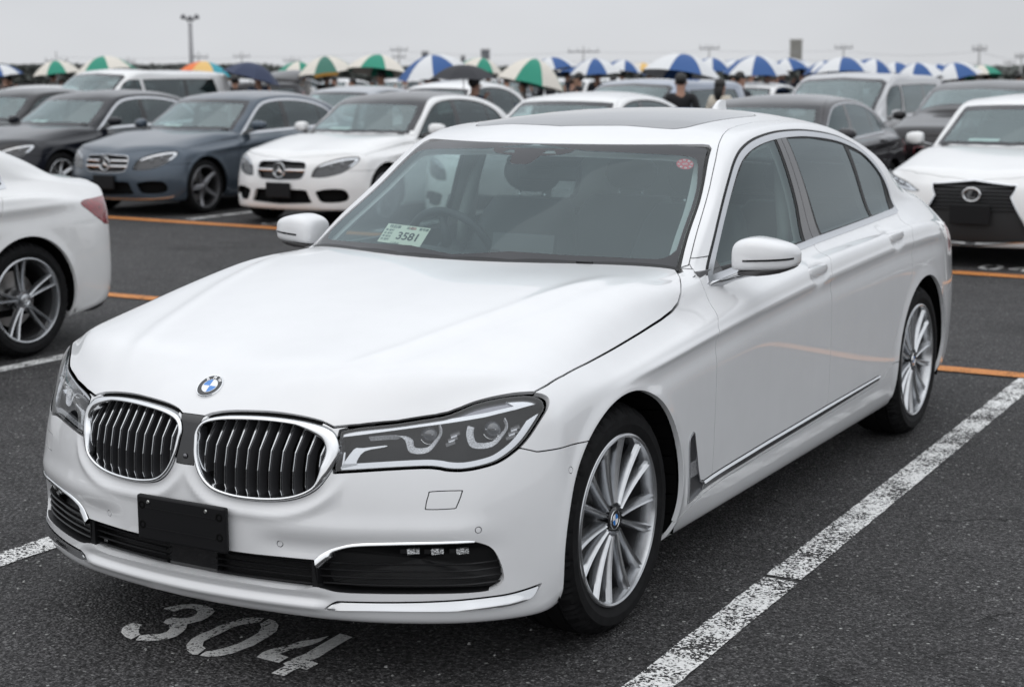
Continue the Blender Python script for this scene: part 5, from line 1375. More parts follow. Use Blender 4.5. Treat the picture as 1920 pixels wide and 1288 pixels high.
C_BLACK = paint('black_blue_paint', (.006, .007, .012), rough=.3)
C_DGREY = paint('dark_grey_paint', (.040, .038, .042), rough=.3, metal=.4)
C_SILV = paint('silver_paint', (.36, .38, .41), rough=.3, metal=.6)
C_LBLUE = paint('pale_blue_silver', (.28, .32, .40), rough=.3, metal=.6)
C_CHAR = paint('charcoal_paint', (.018, .017, .019), rough=.3, metal=.3)
AMG = principled('alloy_grey', (.20, .20, .21), rough=.3, metal=.8)
def facing_saloons():
    fx, fy, fz, w = MP
    W1 = sedan_windows(MP, trim=.030)
    r, f = make_car('saloon_car', 'blue grey metallic saloon facing us with bright window arch and star grille of two bars', 'car', (-10.65, 10.60, 0), 0, sedan_tables(MP), 3, C_BLUE, 2.84, R=.325, maps=MP, face=star_face(2, fx, fz), wheels=('five', .250), alloy=AMG, archR=.365, kx=.95, width=.905, winset=W1, mirror=(.90, .90, .975), mirror_paint=C_BLUE)
    star_front(r, f, (.032, -.032), fz); front_plate(r, f)
    r, f = make_car('saloon_car', 'white saloon with dark roof facing us, star grille of one bar, black front intakes', 'car', (-7.98, 10.50, 0), 0, sedan_tables(MP), 3, WHITE2, 2.84, R=.325, maps=MP, face=star_face(1, fx, fz)[:4], wheels=('five', .250), alloy=AMG, archR=.365, kx=.95, width=.905, winset=sedan_windows(MP, trim=.010), chrome=False, roof_paint=C_CHAR, mirror=(.90, .90, .975))
    star_front(r, f, (0,), fz); front_plate(r, f)
    r, f = make_car('saloon_car', 'blue black saloon with bright window arch at the left edge, facing us', 'car', (-13.62, 11.2, 0), 0, sedan_tables(MP), 3, C_BLACK, 2.84, R=.325, maps=MP, face=star_face(2, fx, fz), wheels=('seven', .225), alloy=ALLOY, archR=.36, kx=.95, width=.905, winset=W1, mirror=(.90, .90, .975))
    star_front(r, f, (.032, -.032), fz)
    # plain white saloon behind the bonnet of the white car in front
    r, f = make_car('saloon_car', 'white saloon facing us, only its roof and windscreen top showing above the nearest car', 'car', (-5.62, 10.75, 0), 0, sedan_tables(MP), 3, WHITE2, 2.84, R=.325, face=star_face(1, fx, fz)[1:4], wheels=('ten', .225), archR=.36, kx=.95, width=.905, winset=sedan_windows(MP, trim=.012), chrome=False, mirror=(.90, .90, .975))
    MG = warp_maps(.96, .95, 2.85, .95, .955, 0, roof=1.41)
    r, f = make_car('saloon_car', 'dark grey saloon seen past the rear roof of the nearest car, chrome window line', 'car', (-3.32, 11.0, 0), 0, sedan_tables(MG), 3, C_DGREY, 2.85, R=.325, face=star_face(1, MG[0], MG[2])[1:4], wheels=('ten', .23), archR=.36, kx=.96, width=.912, winset=sedan_windows(MG, trim=.012), mirror=(.91, .92, .97))
    # white saloon with the spindle grille at the right edge
    ML = warp_maps(.952, .95, 2.80, .85, .96, 0, roof=1.435)
    G = SPL([(-.3, .715), (.30, .715), (.36, .712), (.36, .712), (.352, .66), (.325, .61), (.325, .61), (.36, .54), (.42, .43), (.48, .31), (.505, .245), (.505, .245), (.40, .228), (-.3, .222)], 2)
    HL2 = SPL([(.47, .635), (.47, .635), (.60, .70), (.72, .735), (.83, .77), (.86, .775), (.83, .735), (.76, .68), (.66, .645), (.56, .63)])
    SI2 = SPL([(.60, .37), (.60, .37), (.66, .42), (.75, .40), (.77, .30), (.72, .27), (.72, .27), (.65, .30)])
    r, f = make_car('saloon_car', 'white saloon at the right edge facing us with a tall black hourglass grille', 'car', (-.44, 10.27, 0), 0, sedan_tables(ML), 3, WHITE2, 2.80, R=.325,
        face=[('hole', G, dict(name='grille', center=True, depth=.04, rim=.010, rim_mat=SATIN, mat=principled('grille_black', (.012, .012, .013), rough=.5))), ('lamp', HL2, dict(eye=(.62, .68), eyes=(0, .08, .15), zmid=lambda x: .6+x*0, ymax=-.2)), ('hole', SI2, dict(name='side_intake', depth=.05))],
        wheels=('ten', .235), archR=.365, kx=.95, width=.905, winset=sedan_windows(ML, trim=.014), mirror=(.905, .90, .975), chrome=True)
    # grille lattice and emblem
    for zi in np.linspace(.50, .69, 7):
        hw = np.interp(zi, [.45, .61, .70], [.40, .32, .345])
        mb = MB(); pts = [f(x, zi) for x in np.linspace(-hw, hw, 15)]; mb.loft([[(p[0], p[1]+.010, zi+.004), (p[0], p[1]+.004, zi), (p[0], p[1]+.010, zi-.004), (p[0], p[1]+.03, zi)] for p in pts], closed=True, cap0=True, cap1=True); mb.build('grille_bar', principled('bar_dark_chrome', (.10, .10, .105), rough=.3, metal=.8), r)
    front_plate(r, f, z=.46, w=.17, h=.085)
    y0 = f(0, .62)[1]-.014; M = Matrix.Translation((0, y0, .625)) @ Matrix.Rotation(math.radians(90), 4, 'X')
    mb = MB(); mb.lathe([(.052, -.002), (.055, .004), (.064, .005), (.068, 0), (.068, -.006), (.052, -.006)], 36, 'z'); mb.v = [(x*1.18, y*.92, z) for x, y, z in mb.v]; o = mb.build('emblem_ring', CHROME, r, smooth=True); o.matrix_local = M
    L2 = [(-.022, .040), (.018, .046), (-.012, -.016), (.040, -.016), (.034, -.034), (-.050, -.034)]
    mb = MB(); n = len(L2); mb.add([(x, y, .004) for x, y in L2]+[(x, y, -.004) for x, y in L2], [(0, 5, 2, 1), (2, 5, 4, 3)]+[(i, (i+1) % n, n+(i+1) % n, n+i) for i in range(n)]); o = mb.build('emblem_letter', CHROME, r); o.matrix_local = M
facing_saloons()
def van_windows(H, wb, zb, rake=.80, third=True, L=4.0, W=1.0, hood=.95):
    tw = H-.10; x1 = .70*W
    ws = np.array([(-.1, hood+.02), (.68*W, hood+.03), (.735*W, hood+.06), (.68*W+.0, tw-.03), (.59*W, tw+.015), (-.1, tw+.05)])
    cx = (np.array([0, .4, .7, .8]), np.array([.30, .36, .46, .50]))
    k = (L-.5)/3.5; Y = lambda y: .5+(y-.5)*k if y > .5 else y
    CF = spline([(Y(.80), zb+.01), (Y(.80), zb+.01), (Y(.92), hood+.28), (Y(1.10), hood+.46*(H-.95)/.73), (Y(1.25), tw-.085), (Y(1.45), tw-.07), (Y(1.52), tw-.07), (Y(1.52), tw-.07), (Y(1.56), zb+.30), (Y(1.56), zb+.03), (Y(1.56), zb+.03)], k=3)
    CR = spline([(Y(1.68), zb+.035), (Y(1.68), zb+.035), (Y(1.60), tw-.068), (Y(1.60), tw-.068), (Y(2.6), tw-.060), (Y(3.35), tw-.070), (Y(3.44), tw-.09), (Y(3.56), zb+.10), (Y(3.57), zb+.07), (Y(3.50), zb+.055)], k=3)
    CO = [CF, CR]
    return dict(ws=ws, ws_y=(.25, .46+rake+.05), cowl=lambda P: np.interp(P[:, 0], *cx)-P[:, 1], cowl_xy=cx, hoodx=.84*W, hoodz=hood-.17, hoodf=lambda P: -(P[:, 1]-np.interp(P[:, 0], [0, .3, .6, .85], [-.70, -.67, -.58, -.36])),
        rw=lambda P: np.maximum.reduce([P[:, 0]-.62*W, Y(3.75)-P[:, 1], zb+.06-P[:, 2], P[:, 2]-(tw-.05)]), frame=CO, trim=.008,
        panes=[(np.array([(Y(.5), zb-.1), (Y(.5), H), (Y(1.50), H), (Y(1.56), zb-.1)]), GLASS_S), (np.array([(Y(1.66), zb-.1), (Y(1.60), H), (Y(2.62), H), (Y(2.66), zb-.1)]), GLASS_D), (np.array([(Y(2.74), zb-.1), (Y(2.70), H), (Y(3.8), H), (Y(3.8), zb-.1)]), GLASS_D)],
        roof=lambda P: np.maximum.reduce([P[:, 0]-.70*W, tw-.03-P[:, 2], P[:, 1]-Y(3.7)]), doors=[lambda z: .62+0*z, lambda z: Y(1.58)+0*z, lambda z: Y(2.66)+0*z], belt=zb, handles=[(Y(1.45), zb-.10), (Y(1.75), zb-.10)],
        bumpz=lambda P: .60+0*P[:, 0], tail=lambda P: np.maximum.reduce([Y(3.78)-P[:, 1], .85-P[:, 2], P[:, 2]-1.25, .45-P[:, 0]]), seat_y=Y(1.55), dash=(.72, hood+.02), lift=.12)
def rear_rows():
    FACE = lambda h: [('lamp', SPL([(.42, h-.33), (.42, h-.33), (.60, h-.26), (.78, h-.20), (.84, h-.20), (.82, h-.30), (.70, h-.36), (.55, h-.37)]), dict(eye=(.60, h-.30), zmid=lambda x: h-.4+x*0, ymax=-.2)),
                      ('hole', SPL([(-.3, h-.25), (.30, h-.25), (.36, h-.28), (.34, h-.38), (.25, h-.42), (-.3, h-.42)]), dict(name='grille', center=True, depth=.04, rim=.012)),
                      ('hole', SPL([(-.3, .40), (.40, .40), (.50, .34), (.42, .27), (-.3, .26)]), dict(name='lower_intake', center=True, depth=.05))]
    def van(label, loc, col, H=1.68, L=4.0, hood=.95, zb=1.02, rake=.80, rz=0, chrome=False, wheels=('seven', .21), cat='minivan', name='minivan', W=.94, level=2, grp=BACKG, **k):
        wb = 2.8*(L/4.0)
        tabs = van_tables(H=H, L=L, hood=hood, zb=zb, rake=rake, W=W)
        return make_car(name, label, cat, loc, rz, tabs, level, col, wb, R=.33, face=FACE(hood), wheels=wheels, winset=van_windows(H, wb, zb, rake=rake, L=L, W=W, hood=hood), kx=W, width=.905*W/.95, archR=.365, mirror=(.90*W/.94, .72, zb+.0), chrome=chrome, panels=True, group=None, **k)
    van('white minivan with black rear glass behind the two dark saloons on the left', (-17.6, 15.6, 0), WHITE2, H=1.73, L=4.1, rake=.95)
    van('silver grey minivan on the right behind the dark grey saloon, dark sliding door glass', (-4.55, 17.2, 0), paint('silver_white_paint', (.46, .46, .47), rough=.3, metal=.3), H=1.63, L=4.1, rake=.9)
    van('dark grey tall car facing us behind the hourglass grille car, bright bars in its grille', (-2.12, 15.6, 0), C_CHAR, H=1.535, L=3.8, hood=1.02, zb=1.05, rake=.75, cat='car', name='tall_car', chrome=True)
    van('pale blue silver minivan showing above the nearest roof behind the white saloon', (-7.75, 17.0, 0), C_LBLUE, H=1.55, L=4.0, rake=.85)
    MS = warp_maps(.94, .9, 2.75, .75, .95, 0, roof=1.45); F2 = star_face(1, MS[0], MS[2])[1:4]
    def sed(label, loc, col, M=MS, wb=2.75, lvl=2, chrome=False, rz=0, **k):
        return make_car('saloon_car', label, 'car', loc, rz, sedan_tables(M), lvl, col, wb, R=.32, face=F2, wheels=('ten', .215), archR=.355, kx=.94, width=.893, winset=sedan_windows(M, trim=.012), chrome=chrome, mirror=(.89, .90, .97), **k)
    sed('silver saloon behind the white saloon with the dark roof, windscreen and front door glass showing', (-13.3, 17.0, 0), C_SILV)
    MW = warp_maps(.94, .9, 2.75, .75, .97, 0, roof=1.53)
    sed('white hatchback right behind the white saloon with the dark roof, next to the black umbrella', (-11.25, 16.9, 0), WHITE2, M=MW)
    sed('silver low saloon just left of the woman standing between the cars', (-5.95, 22.6, 0), C_SILV, M=warp_maps(.94, .9, 2.75, .75, .93, 0, roof=1.36))
    sed('dark saloon cut by the left edge, behind the blue black saloon', (-16.55, 12.6, 0), C_CHAR, chrome=False)
    sed('white saloon at the left edge showing only its roof beside the white minivan', (-20.6, 16.6, 0), WHITE2)
    MF = warp_maps(.94, .9, 2.7, .7, .95, 0, roof=1.45)
    sed('white car roof far back between the woman and the right hand silver minivan', (-9.4, 25.6, 0), WHITE2, M=MF, lvl=2)
    r, f = van('black car far back with its tailgate raised, under the dark blue umbrella', (-20.2, 21.8, 0), C_CHAR, H=1.50, L=3.6, cat='car', name='tall_car')
    mb = MB(); rg = []
    for t in np.linspace(0, 1, 9):
        yy = 3.35+.95*t; zz = 1.50+.30*math.sin(t*1.75)-.10*t
        rg.append([(-.66, yy, zz-.05), (-.50, yy, zz), (0, yy, zz+.03), (.50, yy, zz), (.66, yy, zz-.05), (.60, yy, zz-.09), (0, yy, zz-.03), (-.60, yy, zz-.09)])
    mb.loft(rg, closed=True, cap0=True, cap1=True); mb.build('raised_tailgate', C_CHAR, r, smooth=True)
    for sg in (1, -1): mb = MB(); mb.tube([(sg*.58, 3.55, 1.15), (sg*.56, 3.95, 1.62)], .012, 6); mb.build('gas_strut', DALLOY, r)
    return van, sed
VAN, SED = rear_rows()
def near_white_rear():
    M = warp_maps(.955, .95, 2.94, .90, .975, 0, roof=1.45); fx, fy, fz, w = M
    S, F, B = sedan_tables(M)
    W1 = sedan_windows(M, trim=.022)
    # more sloping tail
    dz = {12: -.02, 13: -.035, 14: -.03, 15: -.015, 16: -.03, 17: -.04}
    for s, d in dz.items(): S[s] = [p if i < 7 else (p[0], p[1], p[2]+d*min(1, (i-6)/3)) for i, p in enumerate(S[s])]
    TL = spline([(3.444, .880), (3.50, .890), (3.60, .892), (3.9, .90), (4.1, .90), (4.1, .72), (3.70, .725), (3.619, .752), (3.553, .790), (3.489, .832), (3.442, .860)], k=3)
    W1['tail'] = lambda P: np.maximum(sdf_poly(P[:, YZ], TL), .30-P[:, 0])
    r, f = make_car('saloon_car', 'white saloon cut by left edge showing a double spoked rear wheel and red tail light', 'car', (-5.06, 2.52-2.94, 0), 0, (S, F, B), 4, WHITE2, 2.94, R=.340, face=(), wheels=('double5', .252), alloy=ALLOY, archR=.378, kx=.95, width=.915, winset=W1, fine_wheels=True, wheel_badge='star', mirror=(.905, .95, .985))
    mb = MB(); rg = []
    for x in np.linspace(-.80, .80, 21):
        a = abs(x); y = np.interp(a, [0, .5, .7, .80], [fy(4.175), fy(4.10), fy(3.98), fy(3.78)])
        rg.append([(x, y+.012, .275), (x, y+.018, .235), (x, y-.03, .20), (x, y-.14, .20), (x, y-.14, .27)])
    mb.loft(rg, closed=True, cap0=True, cap1=True); mb.build('rear_diffuser', BLACK, r, smooth=True, angle=50)
    c = MB(); v, f2 = ellipsoid((.905*.955, fy(3.62), .42), (.004, .012, .012), 10, 6); c.add(v, f2); c.build('parking_sensor', TRIM, r)
near_white_rear()
# ------------------------------------------------------------------ ground and markings
def asphalt():
    m = bpy.data.materials.new('asphalt'); m.use_nodes = True; nt = m.node_tree; N = nt.nodes; L = nt.links; p = N['Principled BSDF']
    tc = N.new('ShaderNodeTexCoord')
    def noise(scale, det=3, rough=.5):
        n = N.new('ShaderNodeTexNoise'); n.inputs['Scale'].default_value = scale; n.inputs['Detail'].default_value = det; n.inputs['Roughness'].default_value = rough
        L.new(tc.outputs['Object'], n.inputs['Vector']); return n
    def vor(scale, feat='F1'):
        v = N.new('ShaderNodeTexVoronoi'); v.voronoi_dimensions = '2D'; v.inputs['Scale'].default_value = scale; v.feature = feat
        L.new(tc.outputs['Object'], v.inputs['Vector']); return v
    def mr(src, a, b, c, d, clamp=True):
        r = N.new('ShaderNodeMapRange'); r.clamp = clamp
        for i, x in enumerate((a, b, c, d)): r.inputs[i+1].default_value = x
        L.new(src, r.inputs[0]); return r.outputs[0]
    def mul(a, b, op='MULTIPLY'):
        x = N.new('ShaderNodeMath'); x.operation = op
        for i, s in enumerate((a, b)):
            if isinstance(s, (int, float)): x.inputs[i].default_value = s
            else: L.new(s, x.inputs[i])
        return x.outputs[0]
    fine = noise(160, 4, .7); med = noise(62, 3, .7); big = noise(.55, 4, .5); mid = noise(4.5, 4, .6)
    st = vor(95); st2 = vor(23); sep = N.new('ShaderNodeSeparateColor'); L.new(st.outputs['Color'], sep.inputs[0])
    sep2 = N.new('ShaderNodeSeparateColor'); L.new(st2.outputs['Color'], sep2.inputs[0])
    base = mul(mr(fine.outputs[0], .36, .66, .25, 1.9), mr(big.outputs[0], .3, .7, .80, 1.22))
    base = mul(base, mr(med.outputs[0], .40, .60, .30, 1.75))
    base = mul(base, mr(noise(.9, 3, .6).outputs[0], .55, .68, 1, .66))
    base = mul(base, mr(mid.outputs[0], .3, .7, .80, 1.2))
    base = mul(base, mr(sep.outputs[0], .0, 1.0, .40, 1.7))
    gr = mul(mr(sep.outputs[1], .88, .92, 0, 1), mr(st.outputs['Distance'], .18, .36, 1, 0))         # small pale stones
    peb = mul(mr(sep2.outputs[0], .93, .94, 0, 1), mr(mul(st2.outputs['Distance'], mr(fine.outputs[0], .3, .7, .8, 1.4)), .12, .17, 1, 0))      # embedded pale stones
    col = N.new('ShaderNodeVectorMath'); col.operation = 'SCALE'; col.inputs[0].default_value = (.0450, .0435, .0443); L.new(base, col.inputs['Scale'])
    m1 = N.new('ShaderNodeMix'); m1.data_type = 'RGBA'; L.new(mul(gr, .75), m1.inputs[0]); L.new(col.outputs[0], m1.inputs[6]); m1.inputs[7].default_value = (.24, .24, .235, 1)
    m2 = N.new('ShaderNodeMix'); m2.data_type = 'RGBA'; L.new(mul(peb, .9), m2.inputs[0]); L.new(m1.outputs[2], m2.inputs[6]); m2.inputs[7].default_value = (.38, .38, .37, 1)
    st3 = vor(48); sep3 = N.new('ShaderNodeSeparateColor'); L.new(st3.outputs['Color'], sep3.inputs[0])
    sp3 = mul(mr(sep3.outputs[0], .86, .88, 0, 1), mr(mul(st3.outputs['Distance'], mr(fine.outputs[0], .3, .7, .7, 1.5)), .20, .28, 1, 0))
    m2b = N.new('ShaderNodeMix'); m2b.data_type = 'RGBA'; L.new(mul(sp3, mr(sep3.outputs[2], 0, 1, .25, .8)), m2b.inputs[0]); L.new(m2.outputs[2], m2b.inputs[6]); m2b.inputs[7].default_value = (.25, .25, .245, 1); m2 = m2b
    # hairline cracks
    wv = N.new('ShaderNodeTexVoronoi'); wv.feature = 'DISTANCE_TO_EDGE'; wv.inputs['Scale'].default_value = .33
    ad = N.new('ShaderNodeVectorMath'); ad.operation = 'ADD'; nv = noise(1.6, 6, .65); s3 = N.new('ShaderNodeVectorMath'); s3.operation = 'SCALE'; s3.inputs['Scale'].default_value = .55
    L.new(nv.outputs[1], s3.inputs[0]); L.new(tc.outputs['Object'], ad.inputs[0]); L.new(s3.outputs[0], ad.inputs[1]); L.new(ad.outputs[0], wv.inputs['Vector'])
    crk = mul(mr(wv.outputs[0], .0005, .0032, 1, 0), mr(noise(2.3, 2).outputs[0], .48, .60, 0, 1))
    m3 = N.new('ShaderNodeMix'); m3.data_type = 'RGBA'; L.new(mul(crk, .85), m3.inputs[0]); L.new(m2.outputs[2], m3.inputs[6]); m3.inputs[7].default_value = (.008, .008, .008, 1)
    L.new(m3.outputs[2], p.inputs['Base Color'])
    L.new(mr(fine.outputs[0], .3, .7, .62, .95), p.inputs['Roughness']); p.inputs['Specular IOR Level'].default_value = .35
    h = mul(mul(mr(st.outputs['Distance'], 0, .6, 1, 0), mr(sep.outputs[0], 0, 1, .3, 1.2)), mr(fine.outputs[0], .3, .7, .5, 1.2)); h2 = mul(h, mul(peb, 1.5), 'ADD'); h3 = mul(h2, mul(crk, 2.0), 'SUBTRACT')
    b = N.new('ShaderNodeBump'); b.inputs['Strength'].default_value = .9; b.inputs['Distance'].default_value = .013; L.new(h3, b.inputs['Height']); L.new(b.outputs[0], p.inputs['Normal'])
    return m
def road_paint(name, col, wear, scale=90, edge=0):
    """thick worn paint: noise opens holes through which the asphalt shows"""
    m = bpy.data.materials.new(name); m.use_nodes = True; nt = m.node_tree; N = nt.nodes; L = nt.links; p = N['Principled BSDF']
    p.inputs['Base Color'].default_value = (*col, 1); p.inputs['Roughness'].default_value = .7
    tc = N.new('ShaderNodeTexCoord'); n = N.new('ShaderNodeTexNoise'); n.inputs['Scale'].default_value = scale; n.inputs['Detail'].default_value = 3; n.inputs['Roughness'].default_value = .65
    n2 = N.new('ShaderNodeTexNoise'); n2.inputs['Scale'].default_value = 5.5; n2.inputs['Detail'].default_value = 3
    v = N.new('ShaderNodeTexVoronoi'); v.inputs['Scale'].default_value = 150
    for x in (n, n2, v): L.new(tc.outputs['Object'], x.inputs['Vector'])
    a = N.new('ShaderNodeMath'); a.operation = 'MULTIPLY_ADD'; a.inputs[1].default_value = .55; L.new(n2.outputs[0], a.inputs[0]); L.new(n.outputs[0], a.inputs[2])
    a2 = N.new('ShaderNodeMath'); a2.operation = 'MULTIPLY_ADD'; a2.inputs[1].default_value = -.16; L.new(v.outputs['Distance'], a2.inputs[0]); L.new(a.outputs[0], a2.inputs[2])
    r = N.new('ShaderNodeMapRange'); r.inputs[1].default_value = wear-.012; r.inputs[2].default_value = wear+.012; r.inputs[3].default_value = 0; r.inputs[4].default_value = 1; L.new(a2.outputs[0], r.inputs[0])
    b = N.new('ShaderNodeBump'); b.inputs['Strength'].default_value = .8; b.inputs['Distance'].default_value = .003; L.new(v.outputs['Distance'], b.inputs['Height']); b.invert = True; L.new(b.outputs[0], p.inputs['Normal'])
    sc = N.new('ShaderNodeVectorMath'); sc.operation = 'SCALE'; sc.inputs[0].default_value = col
    r2 = N.new('ShaderNodeMapRange'); r2.inputs[1].default_value = .3; r2.inputs[2].default_value = .7; r2.inputs[3].default_value = .72; r2.inputs[4].default_value = 1.1; L.new(n.outputs[0], r2.inputs[0]); L.new(r2.outputs[0], sc.inputs['Scale']); L.new(sc.outputs[0], p.inputs['Base Color'])
    tr = N.new('ShaderNodeBsdfTransparent'); mx = N.new('ShaderNodeMixShader'); L.new(r.outputs[0], mx.inputs[0]); L.new(tr.outputs[0], mx.inputs[1]); L.new(p.outputs[0], mx.inputs[2]); L.new(mx.outputs[0], N['Material Output'].inputs[0])
    return m
def ground():
    g = mesh_obj('ground', [(-1500, -60, 0), (1500, -60, 0), (1500, 2500, 0), (-1500, 2500, 0)], [(0, 1, 2, 3)], asphalt(), smooth=False); tag(g, kind='structure')
    wp = road_paint('worn_white_paint', (.80, .80, .79), .672); wn = road_paint('number_white_paint', (.78, .78, .77), .575); op = road_paint('worn_orange_paint', (.62, .235, .055), .56)
    def strip(name, pts, z=.004, mat=wp):
        o = mesh_obj(name, [(x, y, z) for x, y in pts], [tuple(range(len(pts)))], mat, smooth=False); tag(o, kind='structure'); return o
    rnd = random.Random(3)
    def ragged(x0, y0, x1, y1, w, name='bay_line', mat=wp, z=.004, step=.05):
        n = max(2, int(math.hypot(x1-x0, y1-y0)/step)); dx, dy = x1-x0, y1-y0; l = math.hypot(dx, dy); nx, ny = -dy/l, dx/l; v = []; f = []
        for i in range(n+1):
            t = i/n
            for s in (-1, 1):
                j = rnd.uniform(-.0025, .0025); v.append((x0+dx*t+nx*(s*w/2+j), y0+dy*t+ny*(s*w/2+j), z))
        for i in range(n): f.append((2*i, 2*i+2, 2*i+3, 2*i+1))
        o = mesh_obj(name, v, f, mat, smooth=False); tag(o, kind='structure')
    ragged(1.185, -1.2, 1.158, .722, .122); ragged(1.157, .752, 1.108, 4.66, .120)
    ragged(-1.262, -1.6, -1.225, 4.66, .122); ragged(-4.03, -1.0, -4.02, 4.66, .12); ragged(-6.9, -1.0, -6.9, 4.66, .12); ragged(3.55, -1.0, 3.5, 4.66, .12)
    ragged(-9, 4.735, 9, 4.735, .15, 'aisle_line', op, z=.008)
    ragged(-26, 10.45, 12, 8.47, .20, 'aisle_line', op, z=.008)
    for x in (-18.0, -15.0, -12.2, -9.45, -6.75, -4.4, -1.85, .95, 3.4): ragged(x, 9.86-.052*x-.45, x, 14.8, .12)
    D = {'3a': [[-0.414, -0.494], [-0.412, -0.478], [-0.397, -0.444], [-0.364, -0.416], [-0.326, -0.407], [-0.286, -0.414], [-0.258, -0.436], [-0.241, -0.477], [-0.236, -0.518], [-0.246, -0.545], [-0.253, -0.568], [-0.233, -0.594], [-0.219, -0.628], [-0.211, -0.664], [-0.217, -0.694], [-0.234, -0.717], [-0.26, -0.736], [-0.293, -0.747], [-0.311, -0.711], [-0.294, -0.693], [-0.268, -0.673], [-0.261, -0.651], [-0.273, -0.623], [-0.295, -0.601], [-0.327, -0.591], [-0.338, -0.569], [-0.335, -0.545], [-0.304, -0.535], [-0.29, -0.52], [-0.284, -0.495], [-0.3, -0.467], [-0.323, -0.45], [-0.349, -0.453], [-0.362, -0.469], [-0.366, -0.497], [-0.394, -0.498]],
      '3b': [[-0.405, -0.639], [-0.367, -0.638], [-0.353, -0.668], [-0.329, -0.696], [-0.316, -0.702], [-0.31, -0.749], [-0.344, -0.739], [-0.379, -0.718], [-0.401, -0.689], [-0.41, -0.658]],
      '0a': [[-0.084, -0.41], [-0.117, -0.419], [-0.141, -0.443], [-0.15, -0.484], [-0.16, -0.525], [-0.157, -0.579], [-0.162, -0.616], [-0.156, -0.66], [-0.134, -0.707], [-0.101, -0.74], [-0.069, -0.754], [-0.055, -0.748], [-0.068, -0.698], [-0.089, -0.688], [-0.112, -0.655], [-0.114, -0.622], [-0.112, -0.574], [-0.117, -0.524], [-0.105, -0.487], [-0.083, -0.46], [-0.075, -0.444]],
      '0b': [[-0.068, -0.409], [-0.038, -0.414], [-0.007, -0.438], [0.019, -0.479], [0.029, -0.522], [0.033, -0.566], [0.038, -0.61], [0.031, -0.652], [0.025, -0.694], [0.005, -0.731], [-0.023, -0.747], [-0.045, -0.751], [-0.052, -0.719], [-0.035, -0.696], [-0.022, -0.663], [-0.012, -0.625], [-0.013, -0.572], [-0.018, -0.521], [-0.04, -0.478], [-0.063, -0.456]],
      '4a': [[0.181, -0.438], [0.162, -0.48], [0.137, -0.514], [0.123, -0.568], [0.1, -0.611], [0.095, -0.642], [0.105, -0.681], [0.143, -0.684], [0.188, -0.684], [0.185, -0.636], [0.145, -0.629], [0.151, -0.598], [0.168, -0.556], [0.183, -0.521], [0.187, -0.486]],
      '4b': [[0.198, -0.406], [0.248, -0.412], [0.25, -0.464], [0.255, -0.539], [0.261, -0.593], [0.257, -0.626], [0.29, -0.635], [0.289, -0.688], [0.263, -0.686], [0.26, -0.71], [0.264, -0.756], [0.219, -0.757], [0.218, -0.691], [0.203, -0.684], [0.202, -0.645], [0.21, -0.59], [0.204, -0.51]]}
    def digit(keys, off=(0, 0), name='painted_digit'):
        mb = bmesh.new()
        for k in keys:
            P = D[k] if isinstance(k, str) else k
            vs = [mb.verts.new((x+off[0], y+off[1], .004)) for x, y in P]; mb.faces.new(vs)
        bmesh.ops.triangulate(mb, faces=mb.faces[:])
        me = bpy.data.meshes.new(name); mb.to_mesh(me); mb.free(); me.materials.append(wn)
        o = bpy.data.objects.new(name, me); COL.objects.link(o); tag(o, kind='structure')
    for ks in (['3a', '3b'], ['0a', '0b'], ['4a', '4b']): digit(ks)
    # numbers of the far bays, same stencils
    for ox, oy, dg in ((-.22, 10.22, ['4a', '4b']), (-.22, 10.22, ['0a', '0b']), (-7.95, 10.55, ['4a', '4b']), (-7.95, 10.55, ['0a', '0b']), (-7.95, 10.55, ['3a', '3b'])): digit(dg, (ox, oy))
ground()
def loose_gravel():
    r = random.Random(8); V = []; F = []
    for k in range(1500):
        x = r.uniform(-3.2, 3.6); y = r.uniform(-2.4, 4.6); s = r.choice([.0022, .003, .0035, .0045, .006])*r.uniform(.8, 1.2); b = len(V); a = r.uniform(0, 6.3)
        for i in range(6): V.append((x+s*r.uniform(.7, 1.2)*math.cos(a+i*math.pi/3), y+s*r.uniform(.7, 1.2)*math.sin(a+i*math.pi/3), .001+s*.25))
        for i in range(3): V.append((x+s*.55*math.cos(a+i*2.1), y+s*.55*math.sin(a+i*2.1), .001+s*r.uniform(.8, 1.1)))
        F += [(b+i, b+(i+1) % 6, b+6+i//2) for i in range(6)]+[(b+6, b+1+0, b+7), (b+7, b+3, b+8), (b+8, b+5, b+6), (b+6, b+7, b+8)]
    o = mesh_obj('loose_gravel', V, F, principled('gravel_pale', (.34, .34, .33), rough=.8, noise=(9, .35, 1.25)), smooth=False); tag(o, 'tiny pale stones scattered over the asphalt round the nearest car', 'gravel', kind='stuff')
loose_gravel()
# ------------------------------------------------------------------ umbrellas and people
def ray(u, v, D):
    """world point seen at photo pixel (u, v), D metres ahead: used once to find where far things stand"""
    cam = SC.camera.matrix_world; d = cam.to_3x3() @ Vector((u-960, -(v-644), -2976.72)); d /= 2976.72
    return cam.translation+d*D
CL = lambda n, c: principled(n, c, rough=.65, noise=(60, .92, 1.05))
UM = dict(green=CL('umbrella_green', (.010, .23, .15)), dgreen=CL('umbrella_dark_green', (.035, .15, .11)), cream=CL('umbrella_cream', (.66, .62, .55)), white=CL('umbrella_white', (.66, .67, .68)),
          blue=CL('umbrella_blue', (.022, .085, .26)), navy=CL('umbrella_navy', (.018, .030, .075)), black=CL('umbrella_black', (.012, .013, .018)), orange=CL('umbrella_orange', (.75, .17, .04)),
          yellow=CL('umbrella_yellow', (.70, .45, .15)), teal=CL('umbrella_teal', (.02, .30, .38)), amber=CL('umbrella_amber', (.50, .26, .05)))
